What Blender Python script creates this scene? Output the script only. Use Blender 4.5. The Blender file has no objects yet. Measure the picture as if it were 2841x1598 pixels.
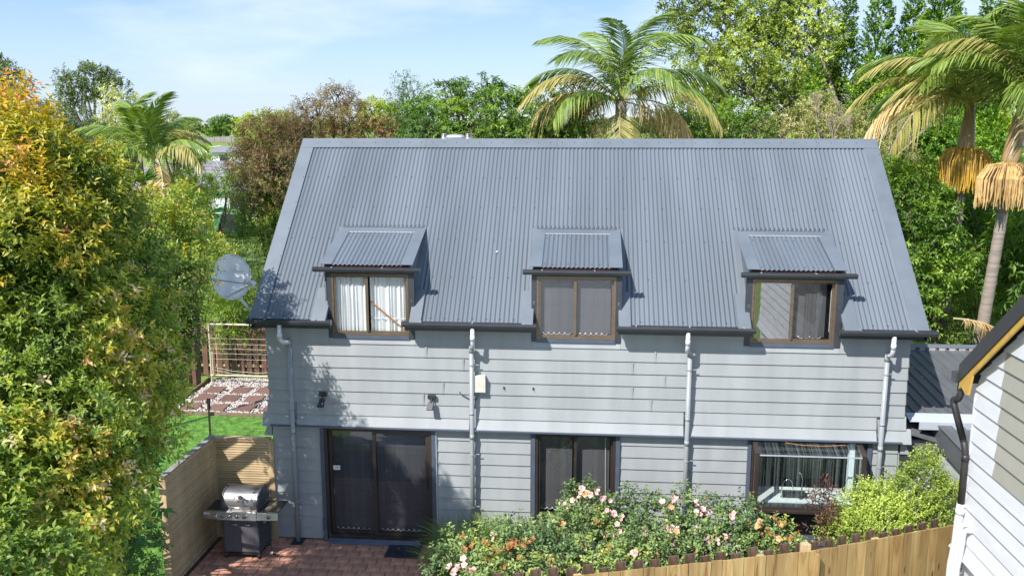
import bpy, math, random
import numpy as np
from mathutils import Vector, Matrix

random.seed(7)
scene = bpy.context.scene
# ------------------------------------------------------------------ camera
cam_data = bpy.data.cameras.new("camera")
cam_data.sensor_width = 36.0
cam_data.lens = 30.6
cam_data.clip_end = 12000
cam = bpy.data.objects.new("camera", cam_data)
cam.location = (0.0, -14.0, 7.1)
cam.rotation_euler = (math.radians(90 - 10.26), 0, math.radians(4.8))
scene.collection.objects.link(cam)
scene.camera = cam
# ------------------------------------------------------------------ light
SUN_DIR = Vector((0.72, 1.0, -1.33)).normalized()      # the way the light travels
world = bpy.data.worlds.new("World")
scene.world = world
world.use_nodes = True
wn = world.node_tree
wn.nodes.clear()
w_out = wn.nodes.new('ShaderNodeOutputWorld')
w_bg = wn.nodes.new('ShaderNodeBackground')
w_sky = wn.nodes.new('ShaderNodeTexSky')
w_sky.sky_type = 'NISHITA'
w_sky.sun_disc = False
w_sky.sun_elevation = math.asin(-SUN_DIR.z)
w_sky.sun_rotation = math.atan2(-SUN_DIR.x, -SUN_DIR.y)
w_sky.altitude = 50
w_sky.air_density = 1.0
w_sky.dust_density = 0.6
w_sky.ozone_density = 1.6
w_bg.inputs[1].default_value = 0.15
tc = wn.nodes.new('ShaderNodeTexCoord')
mp = wn.nodes.new('ShaderNodeMapping')
mp.inputs['Scale'].default_value = (1.6, 1.6, 7.0)
mp.inputs['Rotation'].default_value = (0.12, 0.10, 0.4)
nz = wn.nodes.new('ShaderNodeTexNoise')
nz.inputs['Scale'].default_value = 1.7
nz.inputs['Detail'].default_value = 7
nz.inputs['Roughness'].default_value = 0.55
cr = wn.nodes.new('ShaderNodeValToRGB')
cr.color_ramp.elements[0].position = 0.46
cr.color_ramp.elements[0].color = (0, 0, 0, 1)
cr.color_ramp.elements[1].position = 0.72
cr.color_ramp.elements[1].color = (1, 1, 1, 1)
mul = wn.nodes.new('ShaderNodeMath'); mul.operation = 'MULTIPLY'; mul.inputs[1].default_value = 0.75
mx = wn.nodes.new('ShaderNodeMix'); mx.data_type = 'RGBA'
mx.inputs[7].default_value = (4.3, 4.65, 5.1, 1)
wn.links.new(tc.outputs['Generated'], mp.inputs['Vector'])
wn.links.new(mp.outputs['Vector'], nz.inputs['Vector'])
wn.links.new(nz.outputs['Fac'], cr.inputs['Fac'])
wn.links.new(cr.outputs['Color'], mul.inputs[0])
wn.links.new(mul.outputs[0], mx.inputs[0])
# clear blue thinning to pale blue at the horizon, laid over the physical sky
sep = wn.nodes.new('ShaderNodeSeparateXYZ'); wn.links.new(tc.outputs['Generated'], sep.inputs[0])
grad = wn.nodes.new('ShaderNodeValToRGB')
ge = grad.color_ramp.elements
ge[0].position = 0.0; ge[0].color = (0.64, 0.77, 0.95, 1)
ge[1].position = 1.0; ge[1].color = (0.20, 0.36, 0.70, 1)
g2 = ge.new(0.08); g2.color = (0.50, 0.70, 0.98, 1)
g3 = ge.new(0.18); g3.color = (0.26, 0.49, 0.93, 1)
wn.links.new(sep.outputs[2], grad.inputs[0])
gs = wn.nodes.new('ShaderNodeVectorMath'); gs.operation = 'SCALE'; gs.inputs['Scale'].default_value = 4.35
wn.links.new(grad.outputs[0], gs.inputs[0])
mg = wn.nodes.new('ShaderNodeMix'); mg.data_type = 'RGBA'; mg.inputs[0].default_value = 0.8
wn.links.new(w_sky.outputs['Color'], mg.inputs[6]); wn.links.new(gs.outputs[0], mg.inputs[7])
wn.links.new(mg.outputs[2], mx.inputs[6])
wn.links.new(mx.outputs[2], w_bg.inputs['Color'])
wn.links.new(w_bg.outputs[0], w_out.inputs[0])

sun_data = bpy.data.lights.new("sun", 'SUN')
sun_data.energy = 4.4
sun_data.angle = math.radians(0.53)
sun_data.color = (1.0, 0.965, 0.92)
sun = bpy.data.objects.new("sun", sun_data)
sun.rotation_euler = SUN_DIR.to_track_quat('-Z', 'Y').to_euler()
sun.location = (-20, -30, 40)
scene.collection.objects.link(sun)
scene.view_settings.view_transform = 'Standard'
scene.view_settings.look = 'None'
scene.view_settings.exposure = 0.66
scene.view_settings.gamma = 1.0
scene.view_settings.use_curve_mapping = False

# ------------------------------------------------------------------ materials
def nodes_of(name):
    m = bpy.data.materials.new(name)
    m.use_nodes = True
    nt = m.node_tree
    return m, nt, nt.nodes['Principled BSDF']

def surf(name, c, rough=0.6, metal=0.0, var=0.12, scale=6.0, stretch=(1, 1, 1), bump=0.0, bscale=40.0,
         c2=None, spec=0.5, per_object=0.0, detail=5):
    """a coloured surface with noise wear, optional bump and a small change of tone per object"""
    m, nt, b = nodes_of(name)
    N, L = nt.nodes, nt.links
    t = N.new('ShaderNodeTexCoord'); mpp = N.new('ShaderNodeMapping')
    mpp.inputs['Scale'].default_value = stretch
    L.new(t.outputs['Object'], mpp.inputs['Vector'])
    n = N.new('ShaderNodeTexNoise'); n.inputs['Scale'].default_value = scale; n.inputs['Detail'].default_value = detail
    L.new(mpp.outputs['Vector'], n.inputs['Vector'])
    r = N.new('ShaderNodeValToRGB')
    lo = tuple(x * (1 - var) for x in c); hi = tuple(min(1, x * (1 + var)) for x in (c2 or c))
    r.color_ramp.elements[0].position = 0.32; r.color_ramp.elements[1].position = 0.68
    r.color_ramp.elements[0].color = (*lo, 1); r.color_ramp.elements[1].color = (*hi, 1)
    L.new(n.outputs['Fac'], r.inputs['Fac'])
    col = r.outputs['Color']
    if per_object:
        oi = N.new('ShaderNodeObjectInfo')
        mr = N.new('ShaderNodeMapRange')
        mr.inputs['To Min'].default_value = 1 - per_object; mr.inputs['To Max'].default_value = 1 + per_object
        L.new(oi.outputs['Random'], mr.inputs['Value'])
        hs = N.new('ShaderNodeHueSaturation')
        L.new(mr.outputs[0], hs.inputs['Value']); L.new(col, hs.inputs['Color'])
        col = hs.outputs['Color']
    L.new(col, b.inputs['Base Color'])
    b.inputs['Roughness'].default_value = rough
    b.inputs['Metallic'].default_value = metal
    b.inputs['Specular IOR Level'].default_value = spec
    if bump:
        n2 = N.new('ShaderNodeTexNoise'); n2.inputs['Scale'].default_value = bscale; n2.inputs['Detail'].default_value = 4
        L.new(mpp.outputs['Vector'], n2.inputs['Vector'])
        bp = N.new('ShaderNodeBump'); bp.inputs['Strength'].default_value = bump; bp.inputs['Distance'].default_value = 0.01
        L.new(n2.outputs['Fac'], bp.inputs['Height']); L.new(bp.outputs['Normal'], b.inputs['Normal'])
    return m

def leafmat(name, stops, rough=0.42, trans=0.33, spec=0.5):
    """leaf colour runs along the 'tint' attribute: each leaf has its own age and colour"""
    m, nt, b = nodes_of(name)
    N, L = nt.nodes, nt.links
    a = N.new('ShaderNodeAttribute'); a.attribute_name = 'tint'
    r = N.new('ShaderNodeValToRGB')
    els = r.color_ramp.elements
    stops = [(p, tuple(min(.75, v * g) for v, g in zip(c, (1.62, 1.6, 1.4)))) for p, c in stops]
    els[0].position = stops[0][0]; els[0].color = (*stops[0][1], 1)
    els[1].position = stops[-1][0]; els[1].color = (*stops[-1][1], 1)
    for p, c in stops[1:-1]:
        e = els.new(p); e.color = (*c, 1)
    L.new(a.outputs['Fac'], r.inputs['Fac'])
    L.new(r.outputs['Color'], b.inputs['Base Color'])
    b.inputs['Roughness'].default_value = rough
    b.inputs['Specular IOR Level'].default_value = spec
    tr = N.new('ShaderNodeBsdfTranslucent')
    hs = N.new('ShaderNodeHueSaturation'); hs.inputs['Saturation'].default_value = 1.15; hs.inputs['Value'].default_value = 1.6
    L.new(r.outputs['Color'], hs.inputs['Color']); L.new(hs.outputs['Color'], tr.inputs['Color'])
    mixs = N.new('ShaderNodeMixShader'); mixs.inputs[0].default_value = trans
    L.new(b.outputs[0], mixs.inputs[1]); L.new(tr.outputs[0], mixs.inputs[2])
    L.new(mixs.outputs[0], N['Material Output'].inputs['Surface'])
    return m

def glassmat(name, refl=0.12, tint=(1, 1, 1), streak=0.0):
    m = bpy.data.materials.new(name); m.use_nodes = True
    nt = m.node_tree; nt.nodes.clear(); N, L = nt.nodes, nt.links
    o = N.new('ShaderNodeOutputMaterial'); t = N.new('ShaderNodeBsdfTransparent'); g = N.new('ShaderNodeBsdfGlossy')
    t.inputs[0].default_value = (*tint, 1); g.inputs['Roughness'].default_value = 0.015
    f0 = N.new('ShaderNodeLayerWeight'); f0.inputs[0].default_value = 0.5
    f = N.new('ShaderNodeMath'); f.operation = 'POWER'; f.inputs[1].default_value = 4.0; L.new(f0.outputs['Facing'], f.inputs[0])
    ad = N.new('ShaderNodeMath'); ad.operation = 'ADD'; ad.inputs[1].default_value = refl; ad.use_clamp = True
    L.new(f.outputs[0], ad.inputs[0])
    mixs = N.new('ShaderNodeMixShader'); L.new(ad.outputs[0], mixs.inputs[0]); L.new(t.outputs[0], mixs.inputs[1]); L.new(g.outputs[0], mixs.inputs[2])
    last = mixs.outputs[0]
    if streak:
        tc2 = N.new('ShaderNodeTexCoord'); mp2 = N.new('ShaderNodeMapping'); mp2.inputs['Scale'].default_value = (45, 0, .35)
        n = N.new('ShaderNodeTexNoise'); n.inputs['Scale'].default_value = 1.0; n.inputs['Detail'].default_value = 3
        L.new(tc2.outputs['Object'], mp2.inputs['Vector']); L.new(mp2.outputs['Vector'], n.inputs['Vector'])
        r = N.new('ShaderNodeValToRGB'); r.color_ramp.elements[0].position = 0.45; r.color_ramp.elements[1].position = 0.75
        r.color_ramp.elements[1].color = (streak, streak, streak, 1)
        L.new(n.outputs['Fac'], r.inputs['Fac'])
        d = N.new('ShaderNodeBsdfDiffuse'); d.inputs[0].default_value = (0.5, 0.55, 0.55, 1)
        m2 = N.new('ShaderNodeMixShader'); L.new(r.outputs['Color'], m2.inputs[0]); L.new(last, m2.inputs[1]); L.new(d.outputs[0], m2.inputs[2])
        last = m2.outputs[0]
    L.new(last, o.inputs['Surface'])
    return m

M = {}
M['board'] = surf('pale grey painted weatherboard', (0.335, 0.351, 0.357), 0.55, var=0.08, scale=1.8, stretch=(2.2, 1, .45), bump=0.12, bscale=60, per_object=0.02)
M['board_dark'] = surf('blue grey painted board', (0.07, 0.085, 0.11), 0.5, var=0.1, scale=3, bump=0.1, per_object=0.04)
M['trim'] = surf('charcoal trim paint', (0.042, 0.047, 0.058), 0.45, var=0.15, scale=5, per_object=0.05)
M['trim_blue'] = surf('slate blue trim paint', (0.08, 0.1, 0.14), 0.45, var=0.12, scale=5)
M['roof'] = surf('slate blue coated steel', (0.126, 0.148, 0.171), 0.5, var=0.13, scale=1.1, stretch=(1.6, .25, .25), bump=0.03, spec=0.6, per_object=0.035)
M['flash'] = surf('slate blue flashing steel', (0.136, 0.159, 0.183), 0.5, var=0.10, scale=2.0, bump=0.03, spec=0.55, per_object=0.03)
M['screw'] = surf('painted roof screw', (0.10, 0.12, 0.145), 0.5)
M['gutter'] = surf('charcoal gutter steel', (0.05, 0.055, 0.062), 0.3, var=0.12, scale=4, per_object=0.04)
M['gutter_in'] = surf('pale gutter lining', (0.42, 0.40, 0.40), 0.5, var=0.2, scale=9)
M['rust'] = surf('red primer under the sheet edge', (0.13, 0.035, 0.03), 0.7, var=0.3, scale=12)
M['foam'] = surf('pale foam filler', (0.33, 0.33, 0.34), 0.8, var=0.1)
M['bronze'] = surf('bronze anodised aluminium', (0.17, 0.125, 0.085), 0.38, metal=0.35, var=0.12, scale=5, stretch=(1, 1, 3), per_object=0.05)
M['bronze_dark'] = surf('dark brown aluminium', (0.055, 0.042, 0.036), 0.4, metal=0.25, var=0.15, scale=6, per_object=0.06)
M['glass'] = glassmat('window glass', 0.05)
M['glass_mirror'] = glassmat('tinted window glass', 0.34, (0.75, 0.75, 0.75))
M['glass_streak'] = glassmat('water marked glass', 0.04, (0.95, 1, 1), 0.12)
M['curtain'] = surf('white curtain cloth', (0.72, 0.74, 0.74), 0.85, var=0.05, scale=3, stretch=(8, 8, .6), bump=0.1)
M['slat'] = surf('dark vertical blind fabric', (0.058, 0.06, 0.07), 0.8, var=0.08, scale=3, per_object=0.2)
M['slat2'] = surf('charcoal blind fabric', (0.085, 0.085, 0.09), 0.8, var=0.08, scale=3, per_object=0.2)
M['chain'] = surf('white bead chain', (0.75, 0.75, 0.72), 0.5)
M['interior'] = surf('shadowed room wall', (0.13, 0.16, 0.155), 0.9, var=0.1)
M['wooden_stick'] = surf('orange pine dowel', (0.42, 0.17, 0.06), 0.5, var=0.15, scale=20, stretch=(1, 1, 10))
M['pvc'] = surf('white pvc pipe', (0.60, 0.61, 0.64), 0.35, var=0.05, scale=8)
M['pipe'] = surf('grey painted downpipe', (0.31, 0.33, 0.34), 0.4, var=0.06, scale=4, bump=0.05)
M['cream'] = surf('cream plastic', (0.62, 0.6, 0.52), 0.5, var=0.08, scale=14)
M['black'] = surf('black plastic', (0.022, 0.025, 0.032), 0.4, var=0.2)
M['black_metal'] = surf('black painted steel', (0.03, 0.027, 0.028), 0.45, var=0.2)
M['steel'] = surf('stainless steel', (0.42, 0.40, 0.38), 0.3, metal=0.95, var=0.12, scale=8, stretch=(.3, 4, 4), bump=0.04)
M['steel_dull'] = surf('weathered steel hood', (0.24, 0.235, 0.23), 0.46, metal=0.85, var=0.22, scale=3, stretch=(1, 3, 3), bump=0.05)
M['chrome'] = surf('chrome', (0.75, 0.74, 0.72), 0.15, metal=1.0, var=0.05)
M['galv'] = surf('galvanised flue steel', (0.62, 0.56, 0.56), 0.35, metal=0.75, var=0.1, scale=8)
M['grill_door'] = surf('dark grey enamel door', (0.10, 0.095, 0.105), 0.5, var=0.12, scale=160)
M['grill_body'] = surf('dark blue grey steel', (0.055, 0.065, 0.08), 0.42, var=0.2, scale=12)
M['grill_shelf'] = surf('soot stained shelf', (0.03, 0.035, 0.045), 0.45, var=0.3, scale=5)
M['stain'] = surf('peeling tan patch', (0.28, 0.22, 0.12), 0.8, var=0.3, scale=30)
M['dish'] = surf('weathered grey dish enamel', (0.70, 0.69, 0.68), 0.5, metal=0.1, var=0.18, scale=4, bump=0.05)
M['dish_arm'] = surf('galvanised arm', (0.6, 0.62, 0.65), 0.4, metal=0.4, var=0.1)
M['rubber'] = surf('dark rubber mat', (0.03, 0.035, 0.05), 0.8, var=0.2, scale=30)
M['screen_wood'] = surf('treated pine slat', (0.56, 0.42, 0.24), 0.75, var=0.28, scale=3.5, stretch=(.7, .7, 9), bump=0.25, bscale=25, per_object=0.12)
M['screen_cap'] = surf('weathered grey cap timber', (0.26, 0.24, 0.215), 0.8, var=0.25, scale=5, stretch=(4, 1, 4), bump=0.25)
M['screen_frame'] = surf('treated pine frame', (0.52, 0.38, 0.21), 0.72, var=0.22, scale=6, stretch=(4, 4, .6), bump=0.2, per_object=0.06)
M['brown_wood'] = surf('brown stained paling', (0.155, 0.083, 0.058), 0.8, var=0.28, scale=6, stretch=(5, 5, .7), bump=0.25, per_object=0.12)
M['dark_paling'] = surf('old dark brown paling', (0.12, 0.075, 0.045), 0.85, var=0.5, scale=10, stretch=(4, 4, 1), bump=0.3, per_object=0.15)
M['cream_metal'] = surf('cream painted tube', (0.6, 0.53, 0.40), 0.5, var=0.08)
M['soil'] = surf('dark garden soil', (0.045, 0.03, 0.024), 0.95, var=0.5, scale=14, bump=0.8, bscale=50)
M['edge_wood'] = surf('timber edging', (0.22, 0.16, 0.10), 0.85, var=0.3, scale=8, stretch=(2, 2, 2), bump=0.2, per_object=0.1)
M['slab'] = surf('terracotta coloured slab', (0.175, 0.098, 0.075), 0.85, var=0.22, scale=22, bump=0.25, bscale=90, per_object=0.12)
M['paver'] = surf('red brown concrete paver', (0.47, 0.24, 0.165), 0.88, var=0.3, scale=5, bump=0.35, bscale=120, per_object=0.14)
M['joint'] = surf('dark paving joint sand', (0.055, 0.035, 0.03), 0.95, var=0.4, scale=20)
M['pebble'] = surf('pale pebbles', (0.50, 0.45, 0.41), 0.75, var=0.35, scale=11, detail=2)
M['white_board'] = surf('white painted weatherboard', (0.62, 0.625, 0.64), 0.55, var=0.05, scale=4, stretch=(1, .5, 2), bump=0.12, bscale=60, per_object=0.02)
M['beige_board'] = surf('beige painted weatherboard', (0.34, 0.325, 0.27), 0.55, var=0.04, scale=5, bump=0.08, per_object=0.02)
M['yellow'] = surf('yellow painted barge board', (0.55, 0.33, 0.06), 0.5, var=0.1, scale=8)
M['dark_roof'] = surf('dark grey roof steel', (0.042, 0.042, 0.044), 0.5, var=0.1, scale=50, bump=0.05)
M['carport_roof'] = surf('dark grey trough steel', (0.115, 0.12, 0.128), 0.42, var=0.14, scale=3, stretch=(3, .5, 1), bump=0.04)
M['block_wall'] = surf('pale grey plastered wall', (0.5, 0.52, 0.52), 0.8, var=0.08, scale=3, bump=0.15)
M['pale_flash'] = surf('pale blue grey flashing', (0.42, 0.46, 0.50), 0.4, var=0.08, scale=3)
M['bark_grey'] = surf('grey bark', (0.22, 0.185, 0.15), 0.9, var=0.3, scale=9, stretch=(1, 1, .3), bump=0.5)
M['bark_brown'] = surf('brown bark', (0.11, 0.08, 0.055), 0.9, var=0.35, scale=9, stretch=(1, 1, .3), bump=0.5)
M['twig'] = surf('pale bare twigs', (0.36, 0.30, 0.24), 0.85, var=0.2, scale=9)
M['palm_trunk'] = surf('ringed palm trunk', (0.30, 0.25, 0.21), 0.85, var=0.25, scale=3.0, stretch=(.5, .5, 7), bump=0.5, bscale=12)
M['crownshaft'] = surf('green yellow crownshaft', (0.26, 0.24, 0.07), 0.4, var=0.2, scale=3, stretch=(4, 4, .5), c2=(0.34, 0.19, 0.10))
M['fruit'] = surf('orange palm fruit strands', (0.62, 0.38, 0.06), 0.7, var=0.3, scale=6)
M['fruit_old'] = surf('tan palm fruit strands', (0.58, 0.38, 0.15), 0.75, var=0.3, scale=6)
M['hill'] = surf('distant hill', (0.05, 0.085, 0.06), 1.0, var=0.3, scale=0.01)
M['tile'] = surf('grey concrete roof tile', (0.22, 0.21, 0.22), 0.8, var=0.15, scale=3, per_object=0.08)
M['shed_wall'] = surf('pale grey shed steel', (0.42, 0.45, 0.46), 0.5, var=0.08)
M['shed_green'] = surf('green shed steel', (0.05, 0.22, 0.12), 0.5, var=0.12)
M['shed_green_roof'] = surf('faded green shed roof', (0.16, 0.32, 0.20), 0.5, var=0.12)
M['far_fence'] = surf('silvered far fence paling', (0.27, 0.25, 0.225), 0.9, var=0.2, scale=1.0, per_object=0.15)
M['stone'] = surf('grey garden stone', (0.25, 0.22, 0.23), 0.9, var=0.25, scale=8, bump=0.6)
M['counter'] = surf('white kitchen bench', (0.75, 0.74, 0.70), 0.4, var=0.04)
M['white_paint'] = surf('white paint', (0.75, 0.76, 0.76), 0.5, var=0.05)
M['blue_print'] = surf('blue print', (0.12, 0.2, 0.42), 0.6)
M['petal_pink'] = surf('pale pink rose petals', (0.80, 0.50, 0.44), 0.7, var=0.16, scale=25, per_object=0.08)
M['petal_peach'] = surf('peach orange rose petals', (0.80, 0.40, 0.20), 0.7, var=0.2, scale=25, per_object=0.1)
M['petal_dead'] = surf('withered rose petals', (0.36, 0.17, 0.06), 0.8, var=0.3, scale=25)
M['red_petal'] = surf('crimson petals', (0.5, 0.02, 0.08), 0.6)

# ground: grass and dirt mixed
def groundmat():
    m, nt, b = nodes_of('grassy ground')
    N, L = nt.nodes, nt.links
    t = N.new('ShaderNodeTexCoord')
    n = N.new('ShaderNodeTexNoise'); n.inputs['Scale'].default_value = 0.35; n.inputs['Detail'].default_value = 8
    n2 = N.new('ShaderNodeTexNoise'); n2.inputs['Scale'].default_value = 18; n2.inputs['Detail'].default_value = 5
    L.new(t.outputs['Object'], n.inputs['Vector']); L.new(t.outputs['Object'], n2.inputs['Vector'])
    r = N.new('ShaderNodeValToRGB')
    r.color_ramp.elements[0].position = .35; r.color_ramp.elements[0].color = (0.055, 0.085, 0.018, 1)
    r.color_ramp.elements[1].position = .65; r.color_ramp.elements[1].color = (0.17, 0.24, 0.04, 1)
    mm = N.new('ShaderNodeMath'); mm.operation = 'MULTIPLY_ADD'; mm.inputs[1].default_value = 0.45; mm.inputs[2].default_value = 0.25
    L.new(n2.outputs['Fac'], mm.inputs[0])
    ad = N.new('ShaderNodeMath'); ad.operation = 'MULTIPLY_ADD'; ad.inputs[1].default_value = 0.5
    L.new(n.outputs['Fac'], ad.inputs[0]); L.new(mm.outputs[0], ad.inputs[2]); 
    L.new(ad.outputs[0], r.inputs['Fac']); L.new(r.outputs['Color'], b.inputs['Base Color'])
    b.inputs['Roughness'].default_value = 0.95
    bp = N.new('ShaderNodeBump'); bp.inputs['Strength'].default_value = 0.6; bp.inputs['Distance'].default_value = 0.05
    L.new(n2.outputs['Fac'], bp.inputs['Height']); L.new(bp.outputs[0], b.inputs['Normal'])
    return m
M['ground'] = groundmat()
M['lawn'] = surf('mown green lawn', (0.05, 0.15, 0.018), 0.9, var=0.35, scale=5, c2=(0.12, 0.25, 0.035), bump=0.7, bscale=90)
M['grass_blade'] = leafmat('grass blade', [(0, (0.035, 0.12, 0.012)), (0.6, (0.07, 0.22, 0.02)), (1, (0.24, 0.27, 0.06))], 0.6, 0.3)
M['timber'] = None
def fencemat():
    m, nt, b = nodes_of('golden pine fence board')
    N, L = nt.nodes, nt.links
    t = N.new('ShaderNodeTexCoord'); oi = N.new('ShaderNodeObjectInfo')
    ad = N.new('ShaderNodeVectorMath'); ad.operation = 'MULTIPLY_ADD'
    ad.inputs[1].default_value = (1, 1, 1)
    cmb = N.new('ShaderNodeCombineXYZ'); sc = N.new('ShaderNodeMath'); sc.operation = 'MULTIPLY'; sc.inputs[1].default_value = 37
    L.new(oi.outputs['Random'], sc.inputs[0]); L.new(sc.outputs[0], cmb.inputs[2]); L.new(sc.outputs[0], cmb.inputs[0])
    L.new(t.outputs['Object'], ad.inputs[0]); L.new(cmb.outputs[0], ad.inputs[2])
    mpp = N.new('ShaderNodeMapping'); mpp.inputs['Scale'].default_value = (5, 5, 0.9)
    L.new(ad.outputs[0], mpp.inputs['Vector'])
    n = N.new('ShaderNodeTexNoise'); n.inputs['Scale'].default_value = 1.6; n.inputs['Detail'].default_value = 6; n.inputs['Distortion'].default_value = 1.6
    L.new(mpp.outputs[0], n.inputs['Vector'])
    r = N.new('ShaderNodeValToRGB')
    e = r.color_ramp.elements
    e[0].position = .28; e[0].color = (0.20, 0.085, 0.022, 1)
    e[1].position = .75; e[1].color = (0.52, 0.40, 0.21, 1)
    x = e.new(.42); x.color = (0.38, 0.235, 0.085, 1)
    x = e.new(.58); x.color = (0.45, 0.31, 0.125, 1)
    L.new(n.outputs['Fac'], r.inputs['Fac'])
    # knots
    v = N.new('ShaderNodeTexVoronoi'); v.inputs['Scale'].default_value = 1.0
    mp2 = N.new('ShaderNodeMapping'); mp2.inputs['Scale'].default_value = (6, 6, 2.6)
    L.new(ad.outputs[0], mp2.inputs['Vector']); L.new(mp2.outputs[0], v.inputs['Vector'])
    rk = N.new('ShaderNodeValToRGB'); rk.color_ramp.elements[0].position = .05; rk.color_ramp.elements[1].position = .13
    rk.color_ramp.elements[0].color = (0.3, 0.2, 0.14, 1); rk.color_ramp.elements[1].color = (1, 1, 1, 1)
    L.new(v.outputs['Distance'], rk.inputs['Fac'])
    mxk = N.new('ShaderNodeMix'); mxk.data_type = 'RGBA'; mxk.blend_type = 'MULTIPLY'; mxk.inputs[0].default_value = 1
    L.new(r.outputs['Color'], mxk.inputs[6]); L.new(rk.outputs['Color'], mxk.inputs[7])
    hs = N.new('ShaderNodeHueSaturation'); mr = N.new('ShaderNodeMapRange'); mr.inputs['To Min'].default_value = .66; mr.inputs['To Max'].default_value = .98
    L.new(oi.outputs['Random'], mr.inputs['Value']); L.new(mr.outputs[0], hs.inputs['Value']); L.new(mxk.outputs[2], hs.inputs['Color'])
    L.new(hs.outputs[0], b.inputs['Base Color']); b.inputs['Roughness'].default_value = .7
    bp = N.new('ShaderNodeBump'); bp.inputs['Strength'].default_value = .2; bp.inputs['Distance'].default_value = .01
    L.new(n.outputs['Fac'], bp.inputs['Height']); L.new(bp.outputs[0], b.inputs['Normal'])
    return m
M['timber'] = fencemat()

# leaves (each stop is a leaf age: dark old leaf .. fresh .. new growth)
LF = {
 'lilly': leafmat('lilly pilly leaf', [(0, (0.035, 0.065, 0.018)), (.25, (0.08, 0.135, 0.03)), (.5, (0.16, 0.22, 0.04)), (.74, (0.29, 0.30, 0.055)), (.88, (0.38, 0.32, 0.06)), (.96, (0.42, 0.22, 0.08)), (1, (0.52, 0.38, 0.26))]),
 'orange': leafmat('orange new growth leaf', [(0, (0.04, 0.075, 0.014)), (.25, (0.13, 0.165, 0.025)), (.5, (0.32, 0.29, 0.05)), (.76, (0.42, 0.27, 0.045)), (.9, (0.42, 0.12, 0.035)), (1, (0.50, 0.24, 0.15))]),
 'green': leafmat('fresh green leaf', [(0, (0.028, 0.06, 0.012)), (.4, (0.07, 0.135, 0.02)), (.75, (0.15, 0.225, 0.035)), (1, (0.25, 0.33, 0.06))]),
 'bushy': leafmat('yellow green leaf', [(0, (0.04, 0.07, 0.015)), (.35, (0.10, 0.155, 0.03)), (.7, (0.22, 0.28, 0.05)), (1, (0.38, 0.40, 0.10))]),
 'brown': leafmat('reddish brown leaf', [(0, (0.055, 0.042, 0.022)), (.35, (0.125, 0.088, 0.045)), (.65, (0.18, 0.125, 0.06)), (.85, (0.17, 0.17, 0.045)), (1, (0.26, 0.32, 0.05))]),
 'poplar': leafmat('light yellow green leaf', [(0, (0.055, 0.08, 0.02)), (.35, (0.13, 0.17, 0.035)), (.7, (0.27, 0.32, 0.065)), (1, (0.42, 0.45, 0.13))]),
 'conifer': leafmat('conifer scale', [(0, (0.02, 0.055, 0.01)), (.35, (0.08, 0.165, 0.015)), (.7, (0.19, 0.30, 0.025)), (.93, (0.27, 0.37, 0.04)), (1, (0.36, 0.18, 0.06))], 0.6, 0.15),
 'olive': leafmat('dry olive leaf', [(0, (0.09, 0.10, 0.04)), (.4, (0.20, 0.20, 0.08)), (.8, (0.33, 0.31, 0.14)), (1, (0.42, 0.38, 0.2))], 0.6, 0.2),
 'palm': leafmat('palm leaflet', [(0, (0.045, 0.085, 0.018)), (.5, (0.115, 0.175, 0.035)), (1, (0.27, 0.30, 0.08))], 0.35, 0.2),
 'palm_dry': leafmat('dry palm leaflet', [(0, (0.26, 0.16, 0.07)), (.5, (0.44, 0.30, 0.15)), (1, (0.55, 0.46, 0.35))], 0.7, 0.2),
 'palm_half': leafmat('yellowing palm leaflet', [(0, (0.12, 0.13, 0.03)), (.5, (0.22, 0.20, 0.06)), (1, (0.34, 0.28, 0.13))], 0.5, 0.2),
 'rose': leafmat('rose leaf', [(0, (0.035, 0.065, 0.025)), (.4, (0.095, 0.15, 0.058)), (.75, (0.19, 0.25, 0.09)), (.92, (0.28, 0.30, 0.04)), (1, (0.28, 0.10, 0.05))], 0.4, 0.2),
 'pitto': leafmat('lime shrub leaf', [(0, (0.07, 0.10, 0.02)), (.4, (0.165, 0.225, 0.04)), (1, (0.38, 0.44, 0.11))], 0.45, 0.3),
 'palmate': leafmat('palmate leaf', [(0, (0.035, 0.085, 0.02)), (.5, (0.07, 0.15, 0.035)), (1, (0.12, 0.22, 0.05))], 0.35, 0.25),
 'redleaf': leafmat('dark red leaf', [(0, (0.05, 0.02, 0.018)), (.6, (0.12, 0.05, 0.04)), (1, (0.22, 0.12, 0.06))], 0.5, 0.2),
 'far': leafmat('distant leaf', [(0, (0.05, 0.075, 0.03)), (.5, (0.10, 0.14, 0.045)), (1, (0.2, 0.24, 0.09))], 0.6, 0.15),
 'blade': leafmat('long grass blade', [(0, (0.05, 0.11, 0.02)), (.6, (0.14, 0.22, 0.05)), (1, (0.38, 0.38, 0.16))], 0.5, 0.3),
 'pale': leafmat('pale cream tipped leaf', [(0, (0.05, 0.07, 0.02)), (.45, (0.16, 0.19, 0.05)), (.7, (0.36, 0.37, 0.14)), (1, (0.5, 0.48, 0.25))], 0.5, 0.2),
}

# ------------------------------------------------------------------ object helpers
COL = scene.collection
ORG = {}

def tag(o, label=None, cat=None, group=None, kind=None):
    if label: o['label'] = label
    if cat: o['category'] = cat
    if group: o['group'] = group
    if kind: o['kind'] = kind
    return o

def thing(name, loc, label, cat, group=None):
    o = bpy.data.objects.new(name, None)
    o.empty_display_size = 0.2
    o.location = loc
    COL.objects.link(o)
    ORG[o.name] = Vector(loc)
    return tag(o, label, cat, group)

def holder(name, parent):
    """an Empty that is a part and carries sub-parts"""
    o = bpy.data.objects.new(name, None)
    o.empty_display_size = 0.1
    COL.objects.link(o); o.parent = parent
    ORG[o.name] = ORG[parent.name].copy()
    return o

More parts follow.
